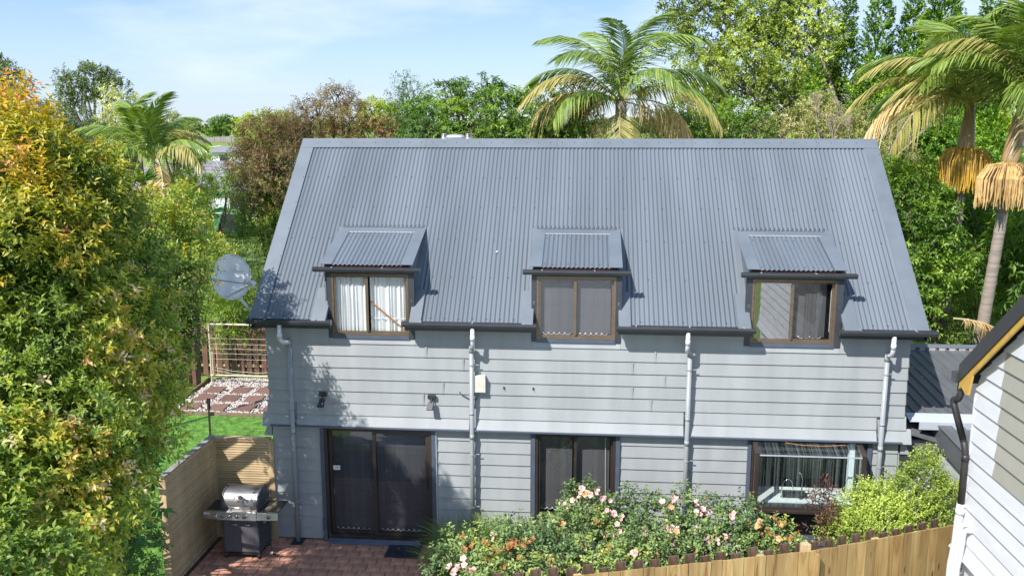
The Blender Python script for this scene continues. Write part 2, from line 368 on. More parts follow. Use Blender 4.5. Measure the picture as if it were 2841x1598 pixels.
def place(name, me, parent):
    o = bpy.data.objects.new(name, me)
    COL.objects.link(o)
    if parent is not None:
        o.parent = parent
        ORG[o.name] = ORG[parent.name].copy()
    else:
        ORG[o.name] = Vector((0, 0, 0))
    return o

def copy_tree(o, parent=None, loc=None):
    c = o.copy(); COL.objects.link(c); c.parent = parent
    if loc is not None: c.location = loc
    ORG[c.name] = Vector(c.location) if parent is None else ORG[parent.name].copy()
    for ch in list(o.children): copy_tree(ch, c)
    return c

class MB:
    def __init__(s): s.v = []; s.f = []; s.sm = False
    def add(s, vs, fs):
        n = len(s.v); s.v.extend([tuple(v) for v in vs]); s.f.extend([tuple(i + n for i in f) for f in fs]); return s
    def box(s, x0, x1, y0, y1, z0, z1):
        vs = [(x, y, z) for z in (z0, z1) for y in (y0, y1) for x in (x0, x1)]
        return s.add(vs, [(0, 2, 3, 1), (4, 5, 7, 6), (0, 1, 5, 4), (2, 6, 7, 3), (0, 4, 6, 2), (1, 3, 7, 5)])
    def hexa(s, b, t):
        """8 corners: bottom ring b (4), top ring t (4), both counter clockwise seen from above"""
        return s.add(list(b) + list(t), [(3, 2, 1, 0), (4, 5, 6, 7), (0, 1, 5, 4), (1, 2, 6, 5), (2, 3, 7, 6), (3, 0, 4, 7)])
    def slab(s, quad, th):
        """a quad given thickness th along its own normal"""
        q = [Vector(p) for p in quad]
        n = (q[1] - q[0]).cross(q[2] - q[1]).normalized() * th
        return s.hexa([p for p in q], [p + n for p in q])
    def beam(s, a, b, w, h, up=(0, 0, 1)):
        a = Vector(a); b = Vector(b); d = (b - a).normalized(); up = Vector(up)
        r = d.cross(up).normalized() * (w / 2); u = r.cross(d).normalized() * (h / 2)
        return s.hexa([a - r - u, a + r - u, b + r - u, b - r - u], [a - r + u, a + r + u, b + r + u, b - r + u])
    def tube(s, pts, rad, n=8, cap=True):
        pts = [Vector(p) for p in pts]
        rads = rad if isinstance(rad, (list, tuple)) else [rad] * len(pts)
        base = len(s.v); prev = None
        for i, p in enumerate(pts):
            d = (pts[min(i + 1, len(pts) - 1)] - pts[max(i - 1, 0)]).normalized()
            if prev is None:
                a = Vector((0, 0, 1)) if abs(d.z) < .9 else Vector((1, 0, 0))
                prev = d.cross(a).normalized()
            r = (prev - d * prev.dot(d)).normalized(); prev = r; u = d.cross(r)
            for k in range(n):
                t = 2 * math.pi * k / n
                s.v.append(tuple(p + (r * math.cos(t) + u * math.sin(t)) * rads[i]))
        for i in range(len(pts) - 1):
            for k in range(n):
                a = base + i * n + k; b = base + i * n + (k + 1) % n
                s.f.append((a, b, b + n, a + n))
        if cap:
            s.f.append(tuple(base + k for k in range(n))[::-1])
            s.f.append(tuple(base + (len(pts) - 1) * n + k for k in range(n)))
        return s
    def cyl(s, a, b, r, n=12): return s.tube([a, b], r, n)
    def extrude_x(s, prof, x0, x1):
        """closed profile of (y, z) points swept along x"""
        n = len(prof)
        vs = [(x0, y, z) for y, z in prof] + [(x1, y, z) for y, z in prof]
        fs = [(i, (i + 1) % n, (i + 1) % n + n, i + n) for i in range(n)]
        return s.add(vs, fs + [tuple(range(n))[::-1], tuple(range(n, 2 * n))])
    def extrude_y(s, prof, y0, y1):
        n = len(prof)
        vs = [(x, y0, z) for x, z in prof] + [(x, y1, z) for x, z in prof]
        fs = [(i, (i + 1) % n, (i + 1) % n + n, i + n) for i in range(n)]
        return s.add(vs, fs + [tuple(range(n))[::-1], tuple(range(n, 2 * n))])
    def build(s, name, mat, parent=None, smooth=False, bevel=0.0):
        org = ORG[parent.name] if parent is not None else Vector((0, 0, 0))
        me = bpy.data.meshes.new(name)
        me.from_pydata([(x - org.x, y - org.y, z - org.z) for x, y, z in s.v], [], s.f)
        me.materials.append(mat)
        if smooth:
            me.polygons.foreach_set('use_smooth', [len(p.vertices) <= 4 for p in me.polygons])
        me.update()
        o = place(name, me, parent)
        if bevel:
            b = o.modifiers.new('bevel', 'BEVEL'); b.width = bevel; b.segments = 2; b.limit_method = 'ANGLE'
        return o

def np_mesh(name, V, F, mat, parent=None, tint=None, smooth=False):
    """V (n,3) world, F (m,k) with k 3 or 4"""
    org = ORG[parent.name] if parent is not None else Vector((0, 0, 0))
    V = np.asarray(V, dtype=np.float32) - np.array(org, dtype=np.float32)
    F = np.asarray(F, dtype=np.int32)
    me = bpy.data.meshes.new(name)
    me.vertices.add(len(V)); me.vertices.foreach_set('co', V.ravel())
    k = F.shape[1]
    me.loops.add(F.size); me.loops.foreach_set('vertex_index', F.ravel())
    me.polygons.add(len(F)); me.polygons.foreach_set('loop_start', np.arange(0, F.size, k, dtype=np.int32))
    if tint is not None:
        a = me.attributes.new('tint', 'FLOAT', 'POINT'); a.data.foreach_set('value', np.asarray(tint, dtype=np.float32))
    me.update(calc_edges=True)
    if smooth: me.polygons.foreach_set('use_smooth', np.ones(len(F), dtype=bool))
    me.materials.append(mat)
    return place(name, me, parent)

rng = np.random.default_rng(11)
def unit(v): return v / np.maximum(np.linalg.norm(v, axis=-1, keepdims=True), 1e-9)

def leaf_geo(B, D, Nn, L, W, fold=0.25, bend=0.0):
    """folded diamond leaves: base B, direction D, face normal Nn, length L, width W  -> V (n*4,3), F tris"""
    S = unit(np.cross(D, Nn)); Nn = unit(np.cross(S, D))
    L = L[:, None]; W = W[:, None]
    mid = B + D * L * 0.45
    tip = B + D * L - Nn * L * bend
    l = mid + S * W * .5 + Nn * W * fold; r = mid - S * W * .5 + Nn * W * fold
    n = len(B)
    V = np.stack([B, l, tip, r], 1).reshape(-1, 3)
    i = np.arange(n)[:, None] * 4
    F = np.concatenate([i + np.array([[0, 2, 1]]), i + np.array([[0, 3, 2]])], 0)
    return V, F

def shoots(C, D, n, length, L, W, droop=0.25, spread=1.0, tint0=None, tipboost=0.2, lf=0.25):
    """leafy shoots at C along D, n leaves each"""
    m = len(C)
    T = np.linspace(0.08, 1, n)[None, :].repeat(m, 0) + rng.normal(0, .05, (m, n))
    ang = np.arange(n)[None, :] * 2.4 + rng.uniform(0, 6.28, (m, 1))
    a = unit(np.cross(D, rng.normal(size=(m, 3)))); b = np.cross(D, a)
    rad = a[:, None, :] * np.cos(ang)[..., None] + b[:, None, :] * np.sin(ang)[..., None]
    P = C[:, None, :] + D[:, None, :] * (T * length)[..., None] + np.array([0, 0, -1]) * (T ** 2 * length * droop * .6)[..., None]
    LD = D[:, None, :] * (0.35 + 0.5 * T)[..., None] + rad * spread + np.array([0, 0, -1]) * droop + rng.normal(0, .18, (m, n, 3))
    LD = unit(LD)
    NN = unit(np.array([0, 0, .8]) + D[:, None, :] * .3 + np.array([-.25, -.4, .2]) * 0.0 + rad * -.2 + rng.normal(0, .35, (m, n, 3)))
    sc = rng.uniform(.65, 1.15, (m, n))
    tint = (tint0[:, None] if tint0 is not None else rng.uniform(0, .7, (m, 1))) + rng.normal(0, .06, (m, n)) + 1.4 * tipboost * (T - .5)
    V, F = leaf_geo(P.reshape(-1, 3), LD.reshape(-1, 3), NN.reshape(-1, 3), (sc * L).ravel(), (sc * W).ravel(), fold=lf, bend=.12)
    return V, F, np.clip(tint, 0, 1).reshape(-1).repeat(4)

def crown_points(lobes, dens, rough=0.3, gap=0.35, bulge=.2):
    """shoot bases on and under the skin of a union of lobes (centre, rx, ry, rz)"""
    Cs, Ds, Ks = [], [], []
    for li, (c, rx, ry, rz) in enumerate(lobes):
        c = np.array(c); R = np.array([rx, ry, rz])
        n = int(dens * (rx * ry + ry * rz + rx * rz) * 4.2)
        u = unit(rng.normal(size=(n, 3)))
        rr = np.where(rng.random(n) < .78, rng.uniform(.78, 1.0, n), rng.uniform(.35, .78, n))
        # lumps and gaps from a few random waves
        k = rng.normal(size=(6, 3)) * 2.6; ph = rng.uniform(0, 6.28, 6)
        w = np.sin(u @ k.T + ph).sum(1) / 2.4
        rr = rr * (1 + rough * .5 * w)
        keep = rng.random(n) > np.clip(gap * (-w), 0, .92)
        # hollows and bulges the size of a branch
        P = c + u * R * rr[:, None]
        kw_ = rng.normal(size=(8, 3)) * 3.4 / R.mean(); pw = rng.uniform(0, 6.28, 8)
        wv = np.sin(P @ kw_.T + pw).sum(1) / 2.8
        rr = rr * (1 + bulge * np.clip(wv, -1.3, 1))
        P = c + u * R * rr[:, None]
        for lj, (c2, a2, b2, d2) in enumerate(lobes):
            if lj != li:
                q = (P - np.array(c2)) / np.array([a2, b2, d2])
                keep &= (q ** 2).sum(1) > .5
        Cs.append(P[keep]); Ds.append(unit(u / R)[keep]); Ks.append(w[keep])
    return np.concatenate(Cs), np.concatenate(Ds), np.concatenate(Ks)

def H(x, y):
    """height of the land"""
    def ss(a, b, t):
        t = min(1, max(0, (t - a) / (b - a))); return t * t * (3 - 2 * t)
    h = 1.3 * ss(6.5, 12, y) * ss(4.0, 8.0, x)
    h += 4.4 * ss(70, 150, y) - 0.2 * ss(12, 40, y) * (1 - ss(60, 110, y))
    h += .75 * ss(150, 185, y) * ss(60, 20, abs(x + 50)) if abs(x + 50) < 60 else 0
    return h - 0.012 + 9 * ss(500, 1500, y)

def limb(mb, a, b, r0, r1, sag=0.15, n=6, segs=5):
    a = Vector(a); b = Vector(b); L = (b - a).length
    j = Vector([random.uniform(-1, 1) for _ in range(3)]) * L * .08
    pts = []
    for i in range(segs + 1):
        t = i / segs
        p = a.lerp(b, t) + j * math.sin(math.pi * t) + Vector((0, 0, -1)) * sag * L * math.sin(math.pi * t) * .5
        pts.append(p)
    mb.tube(pts, [r0 + (r1 - r0) * (i / segs) for i in range(segs + 1)], n, cap=False)

def foliage(parent, lobes, leaf, n=9, length=.25, L=.08, W=.035, dens=30, droop=.25, up=.5, tint=(0.1, .6),
            top=0.0, sun=0.0, hot=0.0, rough=.3, gap=.35, name='crown', spread=1.0, tip=.2, shrink=0.0):
    if shrink: lobes = [(c, max(.15, a - shrink), max(.15, b - shrink), max(.15, d - shrink)) for c, a, b, d in lobes]
    C, D, K = crown_points(lobes, dens, rough, gap)
    D2 = unit(D + np.array([0, 0, up]) + rng.normal(0, .3, D.shape))
    k2 = rng.normal(size=(8, 3)) * 3.2; p2 = rng.uniform(0, 6.28, 8)
    mix_ = np.clip(.5 + np.sin(C @ k2.T + p2).sum(1) / 4.5, 0, 1)
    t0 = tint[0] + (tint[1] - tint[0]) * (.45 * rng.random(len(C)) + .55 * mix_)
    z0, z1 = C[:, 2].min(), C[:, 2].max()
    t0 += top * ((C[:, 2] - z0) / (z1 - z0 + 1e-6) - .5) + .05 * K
    # patches of new growth
    kk = rng.normal(size=(5, 3)) * 1.4; ph = rng.uniform(0, 6.28, 5)
    w = np.sin(C @ kk.T + ph).sum(1) / 2.2
    t0 += sun * np.clip(w, -1, 1)
    if hot:
        t0 = np.where(rng.random(len(C)) < hot * (0.5 + np.clip(w, 0, 1.2)), t0 + rng.uniform(.25, .5, len(C)), t0)
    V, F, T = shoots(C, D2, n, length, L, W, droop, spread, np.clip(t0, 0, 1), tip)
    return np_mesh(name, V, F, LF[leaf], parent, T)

def tree(name, label, cat, base, lobes, leaf, group=None, trunk_r=.12, bark='bark_brown', limbs=True, twig=0, z0=None, **kw):
    bx, by = base
    bz = H(bx, by) if z0 is None else z0
    t = thing(name, (bx, by, bz), label, cat, group)
    mb = MB()
    cz = sum(l[0][2] for l in lobes) / len(lobes)
    cx = sum(l[0][0] for l in lobes) / len(lobes); cy = sum(l[0][1] for l in lobes) / len(lobes)
    zl = min(l[0][2] for l in lobes)
    fork = Vector((bx + (cx - bx) * .4, by + (cy - by) * .4, bz + max(.25, (max(zl, bz + .5) - bz) * .7)))
    mb.tube([(bx, by, bz - .1), ((bx + fork.x) / 2 + .04, (by + fork.y) / 2, (bz + fork.z) / 2), fork], [trunk_r * 1.25, trunk_r, trunk_r * .85], 8, cap=False)
    if limbs:
        for (c, rx, ry, rz) in lobes:
            limb(mb, fork, (c[0], c[1], c[2] + rz * .3), trunk_r * .6, trunk_r * .15, sag=.1)
            for k in range(twig):
                d = Vector((random.gauss(0, 1), random.gauss(0, 1), abs(random.gauss(0, 1)) + .3)).normalized()
                limb(mb, (c[0], c[1], c[2]), (c[0] + d.x * rx, c[1] + d.y * ry, c[2] + d.z * rz), trunk_r * .22, .006, sag=-.1, n=4, segs=4)
    mb.build('trunk', M[bark], t, smooth=True)
    foliage(t, lobes, leaf, **kw)
    return t

# ================================================================== LAND
def grid_ground():
    xs = sorted(set([-3000, -1200, -500, -250] + list(range(-160, 161, 10)) + list(range(-20, 21, 2)) + [250, 500, 1200, 3000]))
    ys = sorted(set([-400, -150, -60] + list(range(-30, 41, 2)) + list(range(40, 240, 6)) + [300, 400, 500, 700, 900, 1100, 1300, 1500, 1700, 2200, 4000]))
    V = [(x, y, H(x, y) - .03) for y in ys for x in xs]
    nx = len(xs)
    F = [(j * nx + i, j * nx + i + 1, (j + 1) * nx + i + 1, (j + 1) * nx + i) for j in range(len(ys) - 1) for i in range(nx - 1)]
    o = np_mesh('ground', V, F, M['ground'], None, smooth=True); tag(o, kind='structure')
grid_ground()

def sheet(name, pts, z, mat, th=.004, kind='structure', parent=None):
    mb = MB(); n = len(pts)
    mb.add([(x, y, z - th) for x, y in pts] + [(x, y, z) for x, y in pts],
           [tuple(range(n, 2 * n))] + [(i, (i + 1) % n, (i + 1) % n + n, i + n) for i in range(n)])
    o = mb.build(name, mat, parent)
    if kind: tag(o, kind=kind)
    return o
lawn = sheet('lawn', [(-13, -4.5), (-6.5, -4.5), (-6.5, .12), (-5.30, .12), (-5.30, 5.6), (-7.5, 5.6), (-8.05, 6.38), (-10.25, 6.42), (-11.6, 4.2), (-13, 3)], -.006, M['lawn'], .03)
soil = sheet('garden_bed', [(-12, -9), (-6.4, -9), (-6.7, -2.2), (-7.6, -1.2), (-9, -.8), (-12, 1)], .02, M['soil'], .05)
bed2 = sheet('rose_bed', [(-1.95, .1), (5.9, .1), (5.9, -3.2), (1.5, -3.9), (-.2, -4.2), (-2.3, -4.2)], .012, M['soil'], .04)

# patio of square pavers in running bond
unseen_driveway = sheet('unseen_driveway', [(-5.5, -4.6), (4.2, -4.6), (4.2, -60), (-5.5, -60)], .0, M['block_wall'], .03)  # unseen grey sheet added behind the camera to grey the window reflections
patio = sheet('patio', [(-6.45, .12), (-1.9, .12), (-1.9, -4.2), (-6.45, -4.2)], -.012, M['joint'], .05)
def pavers():
    made = {}
    def paver_mesh(w, v):
        key = (round(w, 3), v)
        if key in made: return made[key]
        b = .008; x, y = w / 2 - .0035, .1125 - .0035; t = random.uniform(-.0015, .0015)
        vs = [(-x, -y, -.04), (x, -y, -.04), (x, y, -.04), (-x, y, -.04),
              (-x, -y, -b), (x, -y, -b), (x, y, -b), (-x, y, -b),
              (-x + b, -y + b, t), (x - b, -y + b, 0), (x - b, y - b, 0), (-x + b, y - b, -t)]
        fs = [(8, 9, 10, 11)] + [(i, (i + 1) % 4, (i + 1) % 4 + 4, i + 4) for i in range(4)] + [(i + 4, (i + 1) % 4 + 4, (i + 1) % 4 + 8, i + 8) for i in range(4)]
        me = bpy.data.meshes.new('paver'); me.from_pydata(vs, [], fs); me.materials.append(M['paver']); me.update()
        made[key] = me; return me
    for r in range(12):
        y = .0 - .228 * r
        x = -6.33 + (.1175 if r % 2 else 0)
        if r % 2:
            o = place('paver', paver_mesh(.1145, 0), patio); o.location = (-6.33 + .055, y, .004 + random.uniform(-.003, .003))
        while x < -1.95:
            w = .235
            o = place('paver', paver_mesh(w, random.randrange(4)), patio)
            o.location = (x + w / 2, y, .004 + random.uniform(-.003, .003)); o.rotation_euler = (random.uniform(-.012, .012), random.uniform(-.012, .012), random.uniform(-.012, .012))
            x += w
pavers()

# stepping slab yard
gravel = sheet('gravel_yard', [(-10.62, 9.75), (-7.0, 9.75), (-7.0, 5.62), (-7.5, 5.62), (-8.02, 6.45), (-10.4, 6.5)], .0, M['soil'], .05)
def slabs_and_pebbles():
    P = []
    for ix, x in enumerate((-10.13, -9.43, -8.72, -8.0)):
        for iy, y in enumerate((6.98, 7.74, 8.5)):
            if ix == 0 and iy == 9: continue
            P.append((x + random.uniform(-.03, .03), y + random.uniform(-.03, .03)))
    me = None
    for x, y in P:
        o = MB().box(-.235, .235, -.27, .27, -.02, .035).build('paving_slab', M['slab'], gravel, bevel=.008)
        o.location = (x, y, .01); o.rotation_euler = (random.uniform(-.03, .03), random.uniform(-.03, .03), random.uniform(-.06, .06))
    n = 9000
    q = np.column_stack([rng.uniform(-10.6, -7.0, n), rng.uniform(5.62, 9.7, n)])
    keep = ~((q[:, 0] > -8.0) & False) & ~((q[:, 1] < 6.47) & (q[:, 0] < -7.95))
    keep &= ~((q[:, 1] < 5.6 + (-7.48 - q[:, 0]) * 1.55) & (q[:, 0] < -7.48) & (q[:, 0] > -8.1))
    q = q[keep]; n = len(q)
    s = rng.uniform(.016, .036, n)
    octa = np.array([(1, 0, 0), (0, 1, 0), (-1, 0, 0), (0, -1, 0), (0, 0, .7), (0, 0, -.7)])
    ang = rng.uniform(0, 6.28, n); st = rng.uniform(.7, 1.4, (n, 1, 3))
    O = octa[None] * st * s[:, None, None]
    X = O[..., 0] * np.cos(ang)[:, None] - O[..., 1] * np.sin(ang)[:, None]; Y = O[..., 0] * np.sin(ang)[:, None] + O[..., 1] * np.cos(ang)[:, None]
    V = np.stack([X + q[:, 0:1], Y + q[:, 1:2], O[..., 2] + .012], -1).reshape(-1, 3)
    f = np.array([(0, 1, 4), (1, 2, 4), (2, 3, 4), (3, 0, 4), (1, 0, 5), (2, 1, 5), (3, 2, 5), (0, 3, 5)])
    F = (np.arange(n)[:, None, None] * 6 + f[None]).reshape(-1, 3)
    tag(np_mesh('pebbles', V, F, M['pebble'], gravel), kind='stuff')
    for a, b in (((-10.4, 6.45), (-8.02, 6.42)), ((-8.0, 6.4), (-7.48, 5.6)), ((-10.62, 6.3), (-10.75, 9.6)), ((-10.42, 6.44), (-11.9, 4.0)), ((-7.48, 5.58), (-7.0, 5.58))):
        MB().beam((*a, .03), (*b, .03), .045, .1).build('timber_edging', M['edge_wood'], gravel)
slabs_and_pebbles()

def grass_blades():
    n = 45000
    x = rng.uniform(-11.4, -5.5, n); y = rng.uniform(-3.6, 6.35, n)
    keep = ((y > .1) | (x < -6.5)) & ~((y > 5.6) & (x > -7.6)) & ~((y > 5.55) & (x > -8.1) & (x > -8.05 + (6.4 - y) * .75)) & (x > -10.2 - (6.4 - y) * .62)
    x, y = x[keep], y[keep]; n = len(x)
    B = np.column_stack([x, y, np.full(n, -.006)])
    D = unit(np.column_stack([rng.normal(0, .5, n), rng.normal(0, .5, n), np.ones(n)]))
    V, F = leaf_geo(B, D, unit(rng.normal(size=(n, 3)) * [1, 1, .1]), rng.uniform(.02, .05, n), np.full(n, .008), .1)
    tag(np_mesh('grass', V, F, M['grass_blade'], None, rng.uniform(0, 1, n).repeat(4)), 'short bright green grass of the lawn left of the house', 'grass', kind='stuff')
grass_blades()

# ================================================================== MAIN HOUSE
house = thing('house', (0, 3, 0), 'grey weatherboard house with steep blue grey corrugated roof and three dormers', 'house')
RY0, RZ0, RY1, RZ1 = -.2, 3.98, 3.05, 6.92
SL = (RZ1 - RZ0) / (RY1 - RY0)
def rz(y): return RZ0 + (y - RY0) * SL
RN = Vector((0, -SL, 1)).normalized()
def ron(x, y, h=0.0): return Vector((x, y, rz(y))) + RN * h      # a point h above the front roof slope
DORM = [(-4.38, -2.82), (-.89, .62), (2.60, 4.16)]               # outer edges of the dormer roofs
WX0, WX1 = -5.36, 5.20
# --- core walls (behind the boards, nothing shows through)
def core():
    mb = MB()
    # upper wall between the dormer windows
    segs = [(WX0 + .02, -4.26), (-2.82, -.84), (.6, 2.61), (4.10, WX1 - .02)]
    for a, b in segs: mb.box(a, b, .03, .12, 2.1, 4.05)
    for a, b in ((-4.26, -2.82), (-.84, .6), (2.61, 4.10)): mb.box(a, b, .03, .12, 2.1, 3.68)
    # lower wall between the openings
    for a, b in ((WX0 + .05, -4.46), (-2.5, -.82), (.61, 2.76), (4.7, WX1 - .06)): mb.box(a, b, .03, .12, 0.02, 2.1)
    mb.box(-.82, .61, .03, .12, .02, .6); mb.box(2.76, 4.7, .03, .12, .02, .95)
    # side walls and back wall
    for x in (WX0 + .02, WX1 - .12):
        mb.add([(x, .12, 0), (x + .1, .12, 0), (x + .1, 6.2, 0), (x, 6.2, 0), (x, .12, 4.0), (x + .1, .12, 4.0), (x + .1, 6.2, 4.0), (x, 6.2, 4.0), (x, 3.05, 6.82), (x + .1, 3.05, 6.82)],
               [(0, 4, 8, 7, 3), (1, 2, 6, 9, 5), (0, 1, 5, 4), (3, 7, 6, 2), (4, 5, 9, 8), (7, 8, 9, 6)])
    mb.box(WX0 + .12, WX1 - .12, 6.1, 6.2, 0, 4.0)
    mb.build('wall', M['board'], house)
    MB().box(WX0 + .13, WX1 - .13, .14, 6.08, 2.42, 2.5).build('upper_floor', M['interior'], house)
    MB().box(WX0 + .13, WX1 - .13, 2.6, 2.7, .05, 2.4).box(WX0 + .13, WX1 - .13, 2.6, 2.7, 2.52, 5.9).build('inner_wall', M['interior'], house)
    MB().box(WX0 + .13, WX1 - .13, .13, 2.6, .03, .09).build('ground_floor', M['interior'], house)
    MB().box(WX0 + .08, WX1 - .08, .04, .14, -.1, .02).build('foundation', M['block_wall'], house)
core()

def boards(rows, spans, y0, mat='board', cut=(), proud=.024):
    """rows of lapped boards: (z_bottom, z_top, y_bottom_offset, y_top_offset); spans per row"""
    for i, (zb, zt, ob, ot) in enumerate(rows):
        for (a, b) in spans(i):
            # break long runs into boards with butt joints
            x = a
            while x < b - .001:
                L = random.uniform(2.6, 4.2)
                e = b if b - x < L + 1.2 else x + L
                e1 = e - (.003 if e < b else 0)
                yb, yt = y0 - ob - proud, y0 - ot - .004
                mb = MB().hexa([(x, yb, zb), (e1, yb, zb), (e1, y0 - ob + .012, zb), (x, y0 - ob + .012, zb)],
                               [(x, yt, zt + .012), (e1, yt, zt + .012), (e1, y0 + .012, zt + .012), (x, y0 + .012, zt + .012)])
                mb.build('weatherboard', M[mat], house)
                if e < b: MB().box(e - .014, e + .014, yb - .004, yb + .004, zb + .001, zt - .012).build('board_joiner', M[mat], house)
                x = e
P_X = (-4.93, -1.84, 1.73, 4.83)       # downpipes
UZ = [3.774 - .2085 * i for i in range(7)]
rows = [(UZ[0], 3.95, 0, 0)] + [(UZ[i], UZ[i - 1], 0, 0) for i in range(1, 7)]
def up_spans(i):
    if i == 0: return [(WX0, -4.275), (-2.80, -.855), (.615, 2.595), (4.115, WX1)]
    return [(WX0, WX1)]
rows[0] = (UZ[0], 3.96, 0, 0)
# the second row meets the window trims too
def up_spans2(i):
    return up_spans(0) if i == 0 else [(WX0, WX1)]
boards(rows[:1], up_spans2, .012)
# row that runs under the window trims stops at z 3.66 there
for a, b, zt in ((WX0, -4.275, UZ[0]), (-4.272, -2.803, 3.645), (-2.80, -.855, UZ[0]), (-.852, .612, 3.645), (.615, 2.595, UZ[0]), (2.598, 4.112, 3.645), (4.115, WX1, UZ[0])):
    boards([(UZ[1], zt, 0, 0)], lambda i, a=a, b=b: [(a, b)], .012)
boards(rows[2:], lambda i: [(WX0, WX1)], .012)
# flared skirt boards, cut round the downpipes
cuts = [WX0] + [v for p in P_X for v in (p - .055, p + .055)] + [WX1]
def sk_spans(i, ext): 
    s = [(cuts[k], cuts[k + 1]) for k in range(0, len(cuts), 2)]
    s[0] = (s[0][0] - ext, s[0][1]); s[-1] = (s[-1][0], s[-1][1] + ext); return s
boards([(2.312, UZ[6], .025, 0)], lambda i: sk_spans(i, .04), .012)
boards([(2.10, 2.312, .09, .02)], lambda i: sk_spans(i, .12), .012)
MB().box(WX0 + .03, WX1 - .03, -.13, .03, 2.115, 2.135).build('skirt_soffit', M['trim_blue'], house)
# lower wall
LZ = [1.91 - .2085 * i for i in range(10)]
lrows = [(LZ[0], 2.10, 0, 0)] + [(LZ[i], LZ[i - 1], 0, 0) for i in range(1, 10)]
boards(lrows, lambda i: [(WX0 + .03, -4.49), (-2.475, -.86), (.645, 2.74), (4.73, WX1 - .05)], .012)
boards([(max(.03, z0), min(z1, .555), 0, 0) for (z0, z1, a, b) in lrows[7:]], lambda i: [(-.855, .64)], .012, 'board_dark')
boards([(z0, min(z1, .93), 0, 0) for (z0, z1, a, b) in lrows[5:]], lambda i: [(2.745, 4.725)], .012, 'board_dark')
# side wall boards (both gable ends), seen from the side
for side, x in ((-1, WX0), (1, WX1)):
    zs = [4.0 + .2085 * k for k in range(0, 13)]
    for k in range(-10, 13):
        zb = 4.0 + .2085 * k - .018; zt = zb + .2085
        if zb > 6.7: continue
        ya = .0 if zb < 3.9 else .2 + (zb - 3.98) / SL; yb_ = 6.2 - ya if zb > 3.9 else 6.2
        fl = .12 if k == -10 else (.05 if k == -9 else 0)
        MB().hexa([(x + side * (.02 + fl), ya, zb), (x + side * (.02 + fl), yb_, zb), (x - side * .01, yb_, zb), (x - side * .01, ya, zb)][::side],
                  [(x + side * (.004 + fl * .4), ya, zt), (x + side * (.004 + fl * .4), yb_, zt), (x - side * .01, yb_, zt), (x - side * .01, ya, zt)][::side]).build('weatherboard', M['board'], house)
    for k in range(9):
        zb = .034 + .2085 * k; xx = x - side * .03
        MB().hexa([(xx + side * .02, 0, zb), (xx + side * .02, 6.2, zb), (xx - side * .01, 6.2, zb), (xx - side * .01, 0, zb)][::side],
                  [(xx + side * .004, 0, zb + .2085), (xx + side * .004, 6.2, zb + .2085), (xx - side * .01, 6.2, zb + .2085), (xx - side * .01, 0, zb + .2085)][::side]).build('weatherboard', M['board'], house)

# --- corrugated roof
PITCH = .076; AMP = .0115
def corrugated(x0, x1, ystart, yend, on, name, parent, mat, amp=AMP, pitch=PITCH, th=.0):
    xs = np.arange(x0, x1 + 1e-6, pitch / 8)
    V = []; F = []
    for i, x in enumerate(xs):
        h = amp * math.sin(2 * math.pi * (x - x0) / pitch) + amp
        ya = ystart(x) if callable(ystart) else ystart
        V += [(x, ya, h), (x, yend, h)]
    pts = V; V = []
    cols = []
    for i in range(len(xs)):
        x, ya, h = pts[2 * i]
        yl = max(ya, pts[2 * max(0, i - 1)][1], pts[2 * min(len(xs) - 1, i + 1)][1])
        V += [on(x, yl, h), on(x, yend, h)]
    for i in range(len(xs) - 1):
        a = i * 2; F.append((a, a + 2, a + 3, a + 1))
    n0 = len(V)
    for i in range(len(xs)):
        x, ya, h = pts[2 * i]; p = V[2 * i]
        V += [p, (p[0], p[1] + .001, p[2] - .006)]
    for i in range(len(xs) - 1):
        a = n0 + i * 2
        if abs(V[a][1] - V[a + 2][1]) < .05: F.append((a + 1, a + 3, a + 2, a))
    mb = MB(); mb.v = [tuple(v) for v in V]; mb.f = F
    o = mb.build(name, mat, parent, smooth=True)
    return o
def eave_y(x):
    for a, b in DORM:
        if a + .02 < x < b - .02: return 1.345
    return RY0 + .02
sx = -5.36
while sx < 5.2 - .1:
    ex = min(sx + PITCH * 10, 5.2)
    corrugated(sx, ex + .002, eave_y, 2.90, (lambda x, y, h, q=random.uniform(0, .0015): ron(x, y, h + q)), 'roof_sheet', house, M['roof'])
    sx = ex
# plain sheet of the rear slope
def rback(x, y, h=0): return Vector((x, 6.1 - y, rz(y) + h))
corrugated(-5.36, 5.2, RY0, 3.0, rback, 'rear_roof', house, M['roof'], pitch=.304)
# verge flashings, ridge capping
def strip(a, b, w0, w1, h=.022, th=.006, side=0, mat='flash', name='flashing', parent=None):
    pass
for s, xo, xi in ((-1, -5.57, -5.31), (1, 5.41, 5.15)):
    q = [ron(xo, RY0 - .02, .022), ron(xi, RY0 - .02, .022), ron(xi, 2.93, .022), ron(xo, 3.05, .022)]
    if s > 0: q = [q[1], q[0], q[3], q[2]]
    MB().slab(q, .006).build('verge_flashing', M['flash'], house)
    xv0, xv1 = (xo, xo + .006) if s < 0 else (xo - .006, xo)
    MB().hexa([(xv0, RY0 - .02, rz(RY0) - .15), (xv1, RY0 - .02, rz(RY0) - .15), (xv1, 3.05, RZ1 - .15), (xv0, 3.05, RZ1 - .15)],
              [(xv0, RY0 - .02, rz(RY0) + .02), (xv1, RY0 - .02, rz(RY0) + .02), (xv1, 3.05, RZ1 + .02), (xv0, 3.05, RZ1 + .02)]).build('barge_board', M['flash'], house)
    a, b = sorted((xo - s * .02, WX0 if s < 0 else WX1))
    MB().hexa([(a, RY0, rz(RY0) - .14), (b, RY0, rz(RY0) - .14), (b, 3.05, RZ1 - .14), (a, 3.05, RZ1 - .14)],
              [(a, RY0, rz(RY0) - .12), (b, RY0, rz(RY0) - .12), (b, 3.05, RZ1 - .12), (a, 3.05, RZ1 - .12)]).build('verge_soffit', M['trim'], house)
